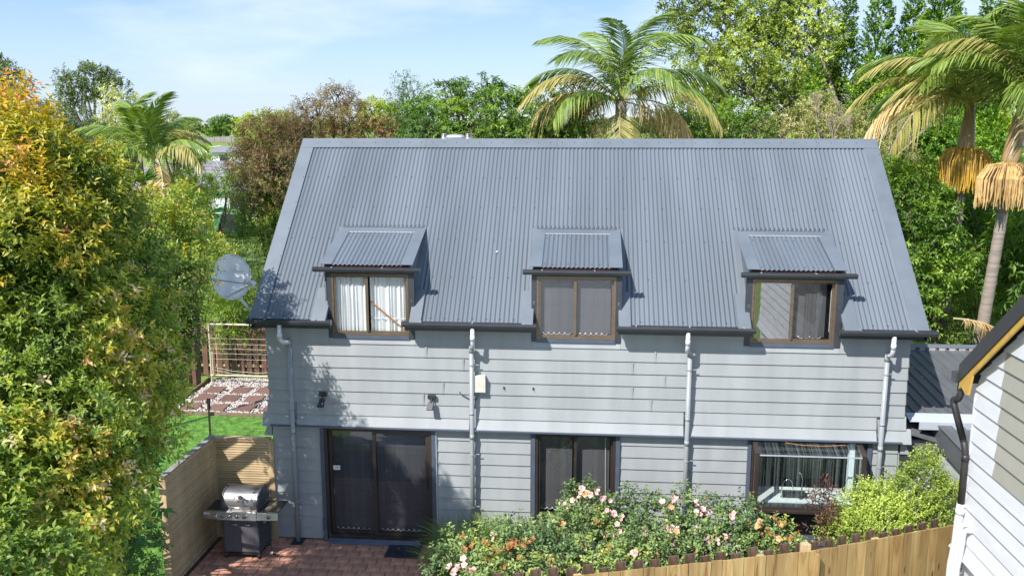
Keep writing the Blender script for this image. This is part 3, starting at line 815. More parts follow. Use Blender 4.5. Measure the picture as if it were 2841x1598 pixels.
segs = [-5.56, -3.1, -.55, 2.0, 4.3, 5.40]
for a, b in zip(segs[:-1], segs[1:]):
    b2 = b + .0
    mb = MB().slab([ron(a, 2.86, .028), ron(b2 - .004, 2.86, .028), ron(b2 - .004, 3.04, .03), ron(a, 3.04, .03)], .005)
    mb.slab([ron(a, 3.041, .034), ron(b2 - .004, 3.041, .034), (b2 - .004, 3.22, RZ1 - .1), (a, 3.22, RZ1 - .1)], .005)
    mb.build('ridge_capping', M['flash'], house)
# screws in rows
def screws():
    mb = MB()
    def scr(p, n=RN, r=.009):
        n = Vector(n); mb.cyl(p, p + n * .012, r, 5)
    for y, step in ((2.96, 1.5), (2.28, 1.5), (1.72, 1.5), (1.15, 1.5), (.52, 1.5), (-.12, 1)):
        x = -5.24
        k = 0
        while x < 5.12:
            ok = all(not (a - .08 < x < b + .08 and y < 1.4) for a, b in DORM)
            if ok and (y > 2.9 or True): scr(ron(x, y, .016 if y < 2.9 else .033))
            x += PITCH * (3 if y in (-.12, 2.96) else (4 if k % 3 else 5)); k += 1
    for x in (-5.44, 5.28):
        for k in range(12): scr(ron(x + .1, .1 + k * .24, .026)) if k % 2 else None
    tag(mb.build('roof_screws', M['screw'], house), kind='stuff')
screws()
for x, y in ((-1.52, .93),):
    p = ron(x, y, .02)
    MB().slab([p + Vector((-.012, -.02, 0)), p + Vector((.012, -.018, 0)), p + Vector((.02, .022, .02)), p + Vector((-.008, .02, .018))], .002).build('bird_dropping', M['white_paint'], house)

# --- eave gutters, fascia, edge caps
def gutter(x0, x1, y, z, d, h, parent, name='gutter'):
    """quad gutter with open top and a lip, front face at y, top edge at z"""
    prof = [(y + .02, z - h), (y + d, z - h), (y + d, z + .0), (y + d - .005, z), (y + d - .005, z - h + .006), (y + .022, z - h + .006), (y + .006, z - h * .45), (y + .006, z - .012), (y + .014, z - .012), (y + .014, z), (y, z), (y, z - h * .45)]
    mb = MB().extrude_x(prof, x0, x1)
    for xa, xb in ((x0 - .003, x0 + .001), (x1 - .001, x1 + .003)):
        mb.extrude_x([(y, z - h * .45), (y + .02, z - h), (y + d, z - h), (y + d, z), (y, z)], xa, xb)
    g = mb.build(name, M['gutter'], parent)
    MB().box(x0 + .004, x1 - .004, y + .024, y + d - .007, z - h + .007, z - h + .012).build('gutter_floor', M['gutter_in'], g)
    k = x0 + .3
    while k < x1:
        MB().box(k, k + .018, y + .002, y + d, z - .004, z + .004).build('gutter_bracket', M['foam'], g); k += .85
    return g
GSEG = [(-5.58, -4.15), (-2.96, -.76), (.53, 2.72), (4.02, 5.5)]
for (a, b) in GSEG:
    gutter(a, b, -.335, 4.02, .115, .085, house)
    a2, b2 = max(a, -5.5), min(b, 5.36)
    MB().box(a2 + .03, b2 - .03, -.215, -.19, 3.86, 4.0).build('fascia', M['trim'], house)
    MB().box(a2 + .05, b2 - .05, -.19, .01, 3.865, 3.88).build('soffit', M['trim'], house)
    MB().slab([ron(a2 + .2, -.2, -.012), ron(b2 - .2, -.2, -.012), ron(b2 - .2, .1, -.012), ron(a2 + .2, .1, -.012)], .006).build('roof_underlay', M['rust'], house)
caps = [(-4.50, -4.26), (-2.85, -2.66), (-1.0, -.82), (.57, .76), (2.46, 2.66), (4.10, 4.33)]
for a, b in caps:
    q = [ron(a, -.225, .045), ron(b, -.225, .045), ron(b, .30, .045), ron(a, .30, .045)]
    MB().slab(q, .006).slab([ron(a, -.225, .0), ron(b, -.225, .0), ron(b, -.225, .045), ron(a, -.225, .045)], .005).slab([ron(a, .295, .0), ron(a, .295, .045), ron(b, .295, .045), ron(b, .295, .0)], .005)\
        .slab([ron(a, -.22, 0), ron(a, -.22, .045), ron(a, .3, .045), ron(a, .3, 0)], .004).slab([ron(b, .3, 0), ron(b, .3, .045), ron(b, -.22, .045), ron(b, -.22, 0)], .004).build('edge_cap', M['flash'], house)

# --- downpipes
def arc(a, b, c, n=5):
    a, b, c = Vector(a), Vector(b), Vector(c)
    return [a.lerp(b, t).lerp(b.lerp(c, t), t) for t in [i / n for i in range(n + 1)]]
def downpipe(px, ox, bend, zbot):
    yo, yp = -.275, -.115
    mb = MB(); 
    if bend:
        pts = [(ox, yo, 3.95), (ox, yo, 3.72)] + arc((ox, yo, 3.72), (ox, yo, 3.62), (ox + .1, yo + .05, 3.62)) + [(px - .03, yp - .02, 3.63)]
        mb.tube(pts, .038, 10)
        mb.tube([(ox, yo, 3.80), (ox, yo, 3.70)], .043, 10)
    else:
        pts = [(ox, yo, 3.95), (ox, yo, 3.74)] + arc((ox, yo, 3.74), (ox, yo, 3.64), (ox, yo + .08, 3.6)) + [(px, yp - .03, 3.57)]
        mb.tube(pts, .036, 10); mb.tube([(ox, yo, 3.80), (ox, yo, 3.72)], .041, 10)
    d = holder('downpipe', house)
    mb.build('elbow', M['pvc'], d, smooth=True)
    zt = 3.62 if bend else 3.56
    MB().tube([(px, yp, zt), (px, yp, zbot)], .039, 12).tube([(px, yp, zt + .03), (px, yp, zt - .08)], .043, 12).tube([(px, yp, 2.45), (px, yp, 2.41)], .042, 12)\
        .tube([(px, yp, 2.06), (px, yp, 1.98)], .042, 12).build('pipe', M['pipe'], d, smooth=True)
    for z in (3.28, 1.72, .78):
        MB().tube([(px, yp, z), (px, yp, z - .025)], .045, 12).box(px + .04, px + .12, yp + .02, yp + .03, z - .02, z - .006).build('pipe_bracket', M['pipe'], d, smooth=False)
    return d
downpipe(P_X[0], -5.03, True, 0.0)
downpipe(P_X[1], -1.80, False, .02)
downpipe(P_X[2], 1.67, False, .02)
downpipe(P_X[3], 4.855, False, .02)
MB().box(-5.03, -4.83, -.24, -.02, .005, .02).build('drain_grate', M['black'], house)

# --- windows
def frame(mb, x0, x1, z0, z1, y0, y1, w):
    mb.box(x0, x1, y0, y1, z0, z0 + w).box(x0, x1, y0, y1, z1 - w, z1)
    mb.box(x0, x0 + w, y0 + .001, y1 - .001, z0 + w, z1 - w).box(x1 - w, x1, y0 + .001, y1 - .001, z0 + w, z1 - w)
    return mb
def blinds(parent, x0, x1, z0, z1, y, w=.092, mat='slat', gap=0, group=None, chain=True, open_=0.1):
    x = x0 + w * .5
    mesh = None
    xs = []
    while x < x1 - w * .3:
        a = open_ + random.uniform(-.08, .08)
        o = None
        if mesh is None:
            m0 = MB().box(-w * .56, w * .56, -.001, .001, z0, z1)
            me = bpy.data.meshes.new('blind_slat'); me.from_pydata(m0.v, [], m0.f); me.materials.append(M[mat]); mesh = me
        o = place('blind_slat', mesh, parent)
        o.location = Vector((x, y + (.007 if len(xs) % 2 else 0), 0)) - ORG[parent.name]; o.rotation_euler = (0, 0, a * .35)
        xs.append(x); x += w
    if chain and xs:
        mb = MB()
        for a, b in zip(xs[:-1], xs[1:]):
            mb.tube([(a, y - .02, z0 + .012), (a * .7 + b * .3, y - .02, z0 - .012), (a * .3 + b * .7, y - .02, z0 - .012), (b, y - .02, z0 + .012)], .0035, 4)
            mb.box(a - .012, a + .012, y - .026, y - .016, z0 + .004, z0 + .02)
        mb.build('bead_chain', M['chain'], parent)

def dormer(i, wx0, wx1, tx0, tx1, mull):
    x0, x1 = DORM[i]
    d = holder('dormer', house)
    yf, zf, yb, zb = .0, 4.90, 1.33, 5.37
    sl = (zb - zf) / (yb - yf); dn = Vector((0, -sl, 1)).normalized()
    def on(x, y, h=0): return Vector((x, y, zf + (y - yf) * sl)) + dn * h
    # roof sheet, flashings
    ix0, ix1 = x0 + .2, x1 - .2
    corrugated(ix0 - .03, ix1 + .03, yf + .0, 1.16, on, 'dormer_roof', d, M['roof'])
    MB().slab([on(x0, yf - .01, .02), on(x0 + .2, yf - .01, .02), on(x0 + .2, 1.14, .02), on(x0, 1.33, .02)], .006).build('side_flashing', M['flash'], d)
    MB().slab([on(x1 - .2, yf - .01, .02), on(x1, yf - .01, .02), on(x1, 1.33, .02), on(x1 - .2, 1.14, .02)], .006).build('side_flashing', M['flash'], d)
    MB().slab([on(x0 + .2, 1.142, .02), on(x1 - .2, 1.142, .02), on(x1 - .002, 1.32, .012), on(x0 + .002, 1.32, .012)], .006).build('head_flashing', M['flash'], d)
    MB().slab([ron(x0 + .0, 1.322, .0), ron(x1 - .0, 1.322, .0), ron(x1 - .0, 1.40, .0), ron(x0 + .0, 1.40, .0)], .004).build('sheet_edge_shade', M['trim'], d)  # dark strip painted in for the shade under the roof sheet edge
    mb = MB(); x = ix0
    while x < ix1:
        mb.hexa([on(x, 1.125, .014), on(x + .076, 1.125, .014), on(x + .076, 1.155, .014), on(x, 1.155, .014)], [on(x + .006, 1.128, .026), on(x + .07, 1.128, .026), on(x + .07, 1.152, .026), on(x + .006, 1.152, .026)]); x += .076
    mb.build('foam_closure', M['foam'], d)
    MB().slab([on(x0 + .08, yf + .01, -.05), on(x1 - .08, yf + .01, -.05), on(x1 - .08, 1.33, -.05), on(x0 + .08, 1.33, -.05)], .03).build('roof_deck', M['rust'], d)
    mb = MB()
    for k in range(9):
        for y in (.09, .98): mb.cyl(on(ix0 + .04 + k * (ix1 - ix0 - .08) / 8, y, .016), on(ix0 + .04 + k * (ix1 - ix0 - .08) / 8, y, .03), .008, 5)
    mb.build('roof_screws', M['screw'], d)
    # cheeks: triangular side walls
    for xa, xb in ((x0 + .05, x0 + .075), (x1 - .075, x1 - .05)):
        zt = lambda y: zf + (y - yf) * sl - .03
        MB().add([(xa, .05, 3.9), (xa, .05, zt(.05)), (xa, 1.25, zt(1.25)), (xa, 1.25, rz(1.25) - .06), (xb, .05, 3.9), (xb, .05, zt(.05)), (xb, 1.25, zt(1.25)), (xb, 1.25, rz(1.25) - .06)],
                 [(3, 2, 1, 0), (4, 5, 6, 7), (0, 1, 5, 4), (1, 2, 6, 5), (2, 3, 7, 6), (3, 0, 4, 7)]).build('dormer_cheek', M['flash'], d)
    # soaker flashings on the main roof either side
    for xa, xb in ((x0 - .03, x0 + .05), (x1 - .05, x1 + .05)):
        MB().slab([ron(xa, .28, .02), ron(xb, .28, .02), ron(xb, 1.34, .02), ron(xa, 1.34, .02)], .003).build('soaker', M['flash'], d)
    # gutter and boxing under it
    gutter(x0 - .1, x1 + .13, yf - .11, 4.87, .1, .075, d, 'dormer_gutter')
    MB().box(tx0, tx1, .0, .06, 4.765, 4.865).build('head_trim', M['trim'], d)
    for a, b in ((tx0, wx0 - .002), (wx1 + .002, tx1)):
        MB().box(a, b, -.012, .05, 3.665, 4.764).build('side_trim', M['trim'], d)
        for z in (4.3, 4.33): MB().box((a + b) / 2 - .012, (a + b) / 2 + .012, -.018, -.012, z, z + .012).build('trim_bolt', M['steel'], d)
    MB().box(wx0 - .001, wx1 + .001, -.02, .05, 3.655, 3.718).build('sill_trim', M['trim_blue'], d)
    # window
    f = MB(); frame(f, wx0, wx1, 3.72, 4.762, -.015, .06, .035)
    frame(f, wx0 + .035, mull, 3.755, 4.727, .0, .03, .028); frame(f, mull - .02, wx1 - .035, 3.755, 4.727, .032, .055, .028)
    f.box(mull - .018, mull + .018, -.004, .0, 3.78, 4.72).build('window_frame', M['bronze'], d)
    g = 'glass_mirror' if i == 2 else 'glass'
    MB().box(wx0 + .062, mull - .028, .012, .016, 3.783, 4.7).build('pane', M[g], d)
    if i != 2:
        MB().box(mull + .008, wx1 - .062, .042, .046, 3.783, 4.7).build('pane', M[g], d)
    else:
        MB().box(mull + .008, wx1 - .062, .042, .046, 3.783, 4.7).build('pane', M['glass'], d)
    return d
d1 = dormer(0, -4.20, -2.90, -4.275, -2.80, -3.60)
d2 = dormer(1, -.77, .52, -.855, .615, -.135)
d3 = dormer(2, 2.69, 4.01, 2.595, 4.115, 3.33)
# curtains of the left dormer
def curtain(parent, x0, x1, z0, z1, y, folds):
    n = 120; V = []; F = []
    ph = random.uniform(0, 6); ph0 = random.uniform(0, 6)
    for i in range(n + 1):
        t = i / n; x = x0 + (x1 - x0) * t; t = t + .05 * math.sin(7 * t + ph0) + .03 * math.sin(17 * t + 2 * ph0)
        for k, z in enumerate((z0, (z0 + z1) / 2, z1)):
            a = (.022, .02, .01)[k]
            V.append((x + .006 * math.sin(folds * 4.1 * t + k), y + a * math.sin(6.28 * folds * t + ph + .5 * math.sin(5 * t)) + .35 * a * math.sin(6.28 * folds * 2.3 * t), z))
    for i in range(n):
        for k in range(2):
            a = i * 3 + k; F.append((a, a + 3, a + 4, a + 1))
    mb = MB(); mb.v = V; mb.f = F
    return mb.build('curtain', M['curtain'], parent, smooth=True)
curtain(d1, -4.17, -3.63, 3.76, 4.74, .10, 7)
curtain(d1, -3.57, -2.93, 3.76, 4.74, .11, 8)
MB().box(-3.55, -2.94, .095, .098, 3.98, 4.0).build('curtain_hem', M['white_paint'], d1)
blinds(d2, -.71, -.17, 3.79, 4.72, .09, .09, 'slat2')
blinds(d2, -.10, .46, 3.79, 4.72, .09, .09, 'slat2')
MB().box(-.72, .47, .07, .1, 4.72, 4.74).build('blind_rail', M['chain'], d2)
blinds(d3, 3.55, 3.80, 3.79, 4.7, .12, .03, 'slat2', open_=1.2, chain=False)
blinds(d3, 3.44, 3.94, 3.79, 4.7, .15, .09, 'slat2')
MB().box(3.945, 3.955, .07, .09, 3.9, 4.6).build('cord', M['cream'], d3)
stick = MB().beam((-3.56, .075, 4.28), (-2.955, .075, 3.775), .012, .035, (0, 1, 0)).build('wooden_stick', M['wooden_stick'])
tag(stick, 'orange pine stick wedged across the curtained dormer window', 'stick')

# sliding door
door = holder('sliding_door', house)
f = MB(); frame(f, -4.42, -2.55, .07, 2.105, -.03, .1, .05)
f.box(-4.44, -2.53, -.05, .1, .03, .068)
f.build('door_frame', M['bronze_dark'], door)
f = MB(); frame(f, -4.365, -3.52, .125, 2.05, .05, .09, .05); f.build('fixed_sash', M['bronze_dark'], door)
f = MB(); frame(f, -3.58, -2.605, .125, 2.05, -.012, .035, .055); f.build('sliding_sash', M['bronze'] if False else M['bronze_dark'], door)
MB().box(-4.315, -3.57, .068, .072, .175, 2.0).build('pane', M['glass'], door)
MB().box(-3.525, -2.66, .01, .014, .18, 1.995).build('pane', M['glass'], door)
blinds(door, -4.33, -3.56, .17, 2.03, .15, .095, 'slat')
blinds(door, -3.53, -2.63, .17, 2.03, .15, .095, 'slat')
MB().box(-2.655, -2.625, -.04, -.012, 1.02, 1.2).build('door_handle', M['black'], door, bevel=.006)
MB().box(-4.305, -4.185, .058, .066, 1.285, 1.365).build('sticker', M['white_paint'], door)
MB().box(-4.27, -4.205, .055, .0575, 1.325, 1.335).build('sticker_print', M['blue_print'], door)
MB().tube([(-4.335, .1, 1.5), (-4.33, .1, 1.1), (-4.32, .1, .9)], .004, 5).box(-4.328, -4.312, .095, .105, .82, .92).build('blind_cord', M['chain'], door)
for a, b in ((-4.49, -4.422), (-2.548, -2.478)):
    MB().box(a, b, -.045, .05, .05, 2.10).build('door_trim', M['trim_blue'], door)
    MB().box(a - .004, b + .006, -.07, -.046, .02, .42).build('trim_foot', M['trim_blue'], door)
MB().box(-2.476, -2.468, -.04, .0, .4, 2.10).build('white_bead', M['white_paint'], door)
# ground floor window
win = holder('ground_floor_window', house)
f = MB(); frame(f, -.78, .57, .585, 2.105, -.03, .09, .045); frame(f, -.735, -.08, .63, 2.06, .0, .04, .035); frame(f, -.13, .525, .63, 2.06, .045, .08, .035)
f.box(-.80, .59, -.07, -.031, .575, .605); f.build('window_frame', M['bronze_dark'], win)
MB().box(-.70, -.115, .018, .022, .665, 2.025).build('pane', M['glass'], win); MB().box(-.095, .49, .062, .066, .665, 2.025).build('pane', M['glass'], win)
blinds(win, -.72, -.11, .69, 2.05, .13, .093, 'slat2'); blinds(win, -.09, .51, .69, 2.05, .13, .093, 'slat2')
MB().tube([(.40, .1, 2.0), (.41, .1, 1.4), (.42, .1, .9)], .004, 5).build('blind_cord', M['chain'], win)
for a, b in ((-.852, -.782), (.572, .642)): MB().box(a, b, -.04, .05, .54, 2.10).build('window_trim', M['trim_blue'], win)
MB().box(-.852, .642, -.035, .04, .54, .574).build('window_trim', M['trim'], win)

# kitchen garden window, a glazed box standing out from the wall
bay = holder('garden_window', house)
bx0, bx1, yfr, zb0, zt0, zt1 = 2.80, 4.55, -.37, 1.0, 2.12, 1.93
f = MB()
for x in (bx0, bx1 - .07):
    f.box(x, x + .07, yfr, yfr + .06, zb0, zt1)
    f.hexa([(x, yfr, zt1), (x + .07, yfr, zt1), (x + .07, .02, zt0 - .06), (x, .02, zt0 - .06)], [(x, yfr, zt1 + .05), (x + .07, yfr, zt1 + .05), (x + .07, .02, zt0), (x, .02, zt0)])
    f.box(x, x + .07, yfr + .06, .03, zb0, zb0 + .06)
    f.box(x + .01, x + .06, -.04, .03, zb0 + .06, zt0 - .06)
f.box(bx0 + .07, bx1 - .07, yfr, yfr + .06, zb0, zb0 + .07); f.box(bx0 - .02, bx1 + .02, yfr - .04, yfr - .002, zb0 - .02, zb0 + .02)
f.box(bx0 + .07, bx1 - .07, -.04, .0, zt0 - .05, zt0 - .0)
f.build('window_frame', M['bronze_dark'], bay)
MB().box(bx0 + .001, bx1 - .001, yfr + .062, .02, zb0 - .02, zb0 - .002).build('box_floor', M['trim'], bay)
MB().box(bx0 + .06, bx1 - .06, yfr + .012, yfr + .018, zb0 + .07, zt1 + .02).build('pane', M['glass_streak'], bay)
MB().slab([(bx0 + .06, yfr + .005, zt1 + .03), (bx1 - .06, yfr + .005, zt1 + .03), (bx1 - .06, -.005, zt0 - .028), (bx0 + .06, -.005, zt0 - .028)], .006).build('top_pane', M['glass_streak'], bay)
MB().box(bx0 + .06, bx1 - .06, yfr + .0, yfr + .011, zt1 + .005, zt1 + .025).build('glass_edge', M['pale_flash'], bay)
for x in (bx0 + .03, bx1 - .036):
    MB().add([(x, yfr + .06, zb0 + .06), (x, -.04, zb0 + .06), (x, -.04, zt0 - .07), (x, yfr + .06, zt1), (x + .005, yfr + .06, zb0 + .06), (x + .005, -.04, zb0 + .06), (x + .005, -.04, zt0 - .07), (x + .005, yfr + .06, zt1)],
             [(0, 1, 2, 3), (7, 6, 5, 4), (0, 4, 5, 1), (1, 5, 6, 2), (2, 6, 7, 3), (3, 7, 4, 0)]).build('side_pane', M['glass'], bay)
MB().box(bx0 + .08, bx1 - .08, -.03, .6, .985, 1.02).build('bench_top', M['counter'], bay)
MB().box(bx1 - .16, bx1 - .075, .0, .1, 1.02, 2.08).build('window_jamb', M['white_paint'], bay)
MB().box(bx0 + .6, bx0 + 1.02, .12, .45, 1.021, 1.026).build('sink', M['steel_dull'], bay)
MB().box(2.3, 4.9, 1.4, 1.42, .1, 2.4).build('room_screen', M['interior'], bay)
MB().box(bx1 - .9, bx1 - .2, 1.3, 1.39, .9, 1.35).build('splash_panel', M['beige_board'], bay)
for a, b in ((2.742, 2.798), (4.66, 4.73)): MB().box(a, b, -.04, .05, .93, 2.10).build('window_trim', M['trim_blue'], bay)
MB().box(4.55, 4.66, -.01, .03, .96, 2.1).build('window_trim', M['bronze_dark'], bay)
MB().tube([(3.3, -.215, 2.115), (3.55, -.23, 2.085), (3.9, -.235, 2.08), (4.25, -.22, 2.10)], .006, 5).build('loose_cable', M['wooden_stick'], bay)
tap = thing('kitchen_tap', (3.42, .06, 1.02), 'curved chrome kitchen tap behind the streaked garden window', 'tap')
MB().tube([(3.36, .10, 1.02), (3.36, .10, 1.24)] + arc((3.36, .1, 1.24), (3.39, .1, 1.36), (3.46, .1, 1.36)) + arc((3.46, .1, 1.36), (3.53, .1, 1.36), (3.54, .1, 1.2)), .009, 8).build('spout', M['chrome'], tap, smooth=True)
MB().cyl((3.36, .1, 1.02), (3.36, .1, 1.05), .022, 10).build('tap_base', M['chrome'], tap)
tap2 = thing('filter_tap', (3.68, .06, 1.02), 'tall slim dark kitchen tap right of the curved one', 'tap')
MB().tube([(3.68, .1, 1.02), (3.69, .1, 1.36), (3.66, .12, 1.46), (3.62, .14, 1.47)], .011, 8).build('spout', M['steel_dull'], tap2, smooth=True)
MB().cyl((3.68, .1, 1.02), (3.68, .1, 1.06), .03, 10).build('tap_base', M['black'], tap2)

# small things fixed to the front wall
def flood(x, z, label):
    t = thing('floodlight', (x, -.02, z), label, 'light', 'black floodlights on the front wall')
    MB().box(x - .07, x + .07, -.07, -.022, z - .03, z + .05).build('housing', M['black'], t, bevel=.015)
    MB().tube([(x, -.07, z - .01), (x, -.11, z - .05), (x, -.12, z - .07)], .012, 6).build('knuckle', M['black'], t)
    MB().hexa([(x - .075, -.20, z - .17), (x + .035, -.20, z - .17), (x + .045, -.17, z - .19), (x - .065, -.17, z - .19)],
              [(x - .045, -.10, z - .05), (x + .045, -.10, z - .05), (x + .045, -.07, z - .07), (x - .045, -.07, z - .07)]).build('lamp_head', M['black'], t, bevel=.006)
flood(-4.405, 2.67, 'black floodlight above the left half of the sliding door')
flood(-2.53, 2.67, 'black floodlight beside the second downpipe above the door handle')
jb = thing('junction_box', (-1.71, -.02, 2.94), 'cream plastic junction box on the wall right of the second downpipe', 'box')
MB().box(-1.805, -1.615, -.10, -.012, 2.80, 3.08).build('body', M['cream'], jb, bevel=.012)
MB().box(-1.808, -1.612, -.107, -.102, 2.797, 3.083).build('lid', M['cream'], jb, bevel=.004)
MB().tube([(-1.78, -.05, 2.80), (-1.80, -.05, 2.72), (-1.9, -.03, 2.66), (-2.04, -.03, 2.74), (-2.06, -.03, 2.78)], .008, 6).tube([(-1.74, -.05, 2.80), (-1.74, -.04, 2.72), (-1.79, -.03, 2.62)], .007, 6).build('cable', M['trim_blue'], jb)
for x in (-1.31, -.82):
    MB().box(x - .012, x + .012, -.022, -.01, 2.84, 2.88).tube([(x, -.02, 2.86), (x + .012, -.04, 2.83)], .004, 5).build('wall_plug', M['trim'], house)

# flue on the rear slope
fl = thing('flue', (-2.6, 3.6, 6.3), 'twin galvanised flue pipes joined by a fat horizontal pipe behind the ridge', 'flue')
for x in (-2.85, -2.36):
    MB().cyl((x, 3.6, 6.2), (x, 3.6, 7.03), .055, 16).build('flue_pipe', M['galv'], fl, smooth=True)
    for z in (6.98, 7.01): MB().cyl((x, 3.6, z), (x, 3.6, z + .012), .061, 16).build('ring', M['steel'], fl, smooth=True)
MB().tube([(-2.80, 3.5, 6.955), (-2.77, 3.5, 6.955), (-2.72, 3.5, 6.955), (-2.49, 3.5, 6.955), (-2.44, 3.5, 6.955), (-2.41, 3.5, 6.955)], [.02, .05, .062, .062, .05, .02], 16).build('cross_pipe', M['galv'], fl, smooth=True)
MB().cyl((-2.605, 3.5, 6.4), (-2.605, 3.5, 6.93), .03, 10).build('stem', M['galv'], fl)
an = thing('tv_antenna', (-3.95, 3.9, 6.2), 'small comb shaped television antenna just showing over the ridge', 'antenna')
MB().cyl((-3.95, 3.9, 6.0), (-3.95, 3.9, 6.88), .014, 6).build('mast', M['steel'], an)
MB().tube([(-4.3, 3.85, 6.94), (-3.55, 3.95, 6.87)], .01, 6).build('boom', M['steel'], an)
for k in range(12):
    x = -4.25 + k * .06; y = 3.855 + k * .008; z = 6.935 - k * .0055
    MB().tube([(x, y, z), (x - .02, y - .02, z + .09)], .004, 4).build('element', M['steel'], an)

# satellite dish on the left verge
def dish():
    c = Vector((-5.87, -.1, 4.69))
    n = Vector((.72, -.66, .24)).normalized()
    t = thing('satellite_dish', (-5.6, .0, 4.1), 'weathered grey satellite dish on an arm at the left roof edge', 'satellite dish')
    a = n.cross(Vector((0, 0, 1))).normalized(); b = a.cross(n).normalized()
    a2 = (a * math.cos(.3) + b * math.sin(.3)); b2 = (b * math.cos(.3) - a * math.sin(.3)); a, b = a2, b2
    R = 9; S = 40; V = []; F = []
    for side in (0, 1):
        for i in range(R + 1):
            r = i / R
            for k in range(S):
                th = 2 * math.pi * k / S
                p = c + (a * math.cos(th) * .335 + b * math.sin(th) * .375) * r + n * (.085 * r * r - .085) - n * (.012 * side)
                V.append(tuple(p))
    m = (R + 1) * S
    for side in (0, 1):
        for i in range(R):
            for k in range(S):
                q = [side * m + i * S + k, side * m + i * S + (k + 1) % S, side * m + (i + 1) * S + (k + 1) % S, side * m + (i + 1) * S + k]
                F.append(tuple(q if side == 0 else q[::-1]))
    for k in range(S): F.append((R * S + k, R * S + (k + 1) % S, m + R * S + (k + 1) % S, m + R * S + k))
    mb = MB(); mb.v = V; mb.f = F; mb.build('reflector', M['dish'], t, smooth=True)
    rim = [c + a * math.cos(2 * math.pi * k / S) * .338 + b * math.sin(2 * math.pi * k / S) * .378 for k in range(S + 1)]
    MB().tube(rim, .009, 6, cap=False).build('rim', M['dish'], t, smooth=True)
    low = c - b * .36 + n * .0 + a * .05
    tip = Vector((-5.44, -.32, 4.63))
    MB().beam(low, tip - Vector((0, 0, .02)), .025, .035).beam(c - b * .1 + a * .30, tip - Vector((0, 0, .02)), .02, .03).build('feed_arm', M['dish_arm'], t)
    MB().cyl(tip + Vector((.05, .0, -.01)), tip + (c - tip).normalized() * .15 , .042, 12).cyl(tip + Vector((.0, 0, .0)), tip + Vector((.03, 0, -.09)), .02, 8).build('receiver', M['dish_arm'], t, smooth=True)
    MB().tube([c - n * .1, c - n * .16 + Vector((0, 0, -.1)), Vector((-5.80, -.02, 4.34)), Vector((-5.575, .0, 4.05))], .024, 10).build('mount_pole', M['dish_arm'], t, smooth=True)
    MB().box(-5.60, -5.573, -.06, .08, 3.98, 4.14).build('mount_plate', M['dish_arm'], t)
dish()

# ================================================================== PATIO THINGS
# L shaped slatted privacy screen
scr = thing('privacy_screen', (-6.40, -.04, 0), 'l shaped treated pine slatted screen with grey capping behind the barbecue', 'screen')
SX, SY, ST, SF = -6.42, -.02, 1.84, -1.80
def slats():
    n = 40; h = (ST - .10) / n
    mA = MB().box(-.009, .009, SF + .05, SY - .05, -h * .32, h * .32); mB = MB().box(SX + .06, -5.42, -.009, .009, -h * .32, h * .32)
    meA = bpy.data.meshes.new('slat'); meB = bpy.data.meshes.new('slat')
    for mm, me in ((mA, meA), (mB, meB)):
        me.from_pydata([tuple(Vector(v)) for v in mm.v], [], mm.f); me.materials.append(M['screen_wood']); me.update()
    MB().box(SX - .016, SX - .0095, SF + .05, SY - .05, .05, ST - .045).build('backing', M['screen_frame'], scr); MB().box(SX + .06, -5.42, SY + .0095, SY + .016, .05, ST - .045).build('backing', M['screen_frame'], scr)
    for k in range(n):
        z = .06 + h * (k + .5)
        o = place('slat', meA, scr); o.location = Vector((SX + random.uniform(-.002, .002), 0, z)) - ORG[scr.name]
        o = place('slat', meB, scr); o.location = Vector((0, SY + random.uniform(-.002, .002), z)) - ORG[scr.name]
slats()
MB().box(SX - .03, SX + .03, SF - .02, SF + .05, 0, ST).build('post', M['screen_frame'], scr)
MB().box(SX - .09, SX - .032, SF - .01, SF + .07, 0, ST - .02).build('post', M['screen_frame'], scr)
MB().box(SX - .03, SX + .035, SY - .05, SY + .03, 0, ST).build('post', M['screen_frame'], scr)
MB().box(-5.42, -5.325, SY - .03, SY + .01, 0, ST).build('post', M['screen_frame'], scr)
MB().box(SX + .036, SX + .06, SY - .03, SY + .01, 0, ST).build('post', M['screen_frame'], scr)
MB().box(SX - .01, SX + .03, SF + .05, SY - .05, 0.01, .05).build('rail', M['screen_frame'], scr)
MB().box(SX - .01, SX + .03, SF + .05, SY - .05, ST - .045, ST).build('rail', M['screen_frame'], scr)
MB().box(SX + .06, -5.42, SY - .03, SY + .009, ST - .045, ST).build('rail', M['screen_frame'], scr)
MB().box(SX + .06, -5.42, SY - .03, SY + .009, .01, .05).build('rail', M['screen_frame'], scr)
MB().box(SX - .06, SX + .04, SF - .05, SY + .04, ST + .002, ST + .027).build('capping', M['screen_cap'], scr)
MB().box(SX + .041, -5.37, SY - .05, SY + .04, ST + .002, ST + .025).build('capping', M['screen_frame'], scr)
stake = thing('steel_stake', (-6.50, .1, 0), 'thin black steel stake standing behind the corner of the slatted screen', 'stake')
MB().box(-6.52, -6.49, .09, .11, 0, 2.5).box(-6.535, -6.475, .11, .115, 2.3, 2.5).build('stake_bar', M['black_metal'], stake)

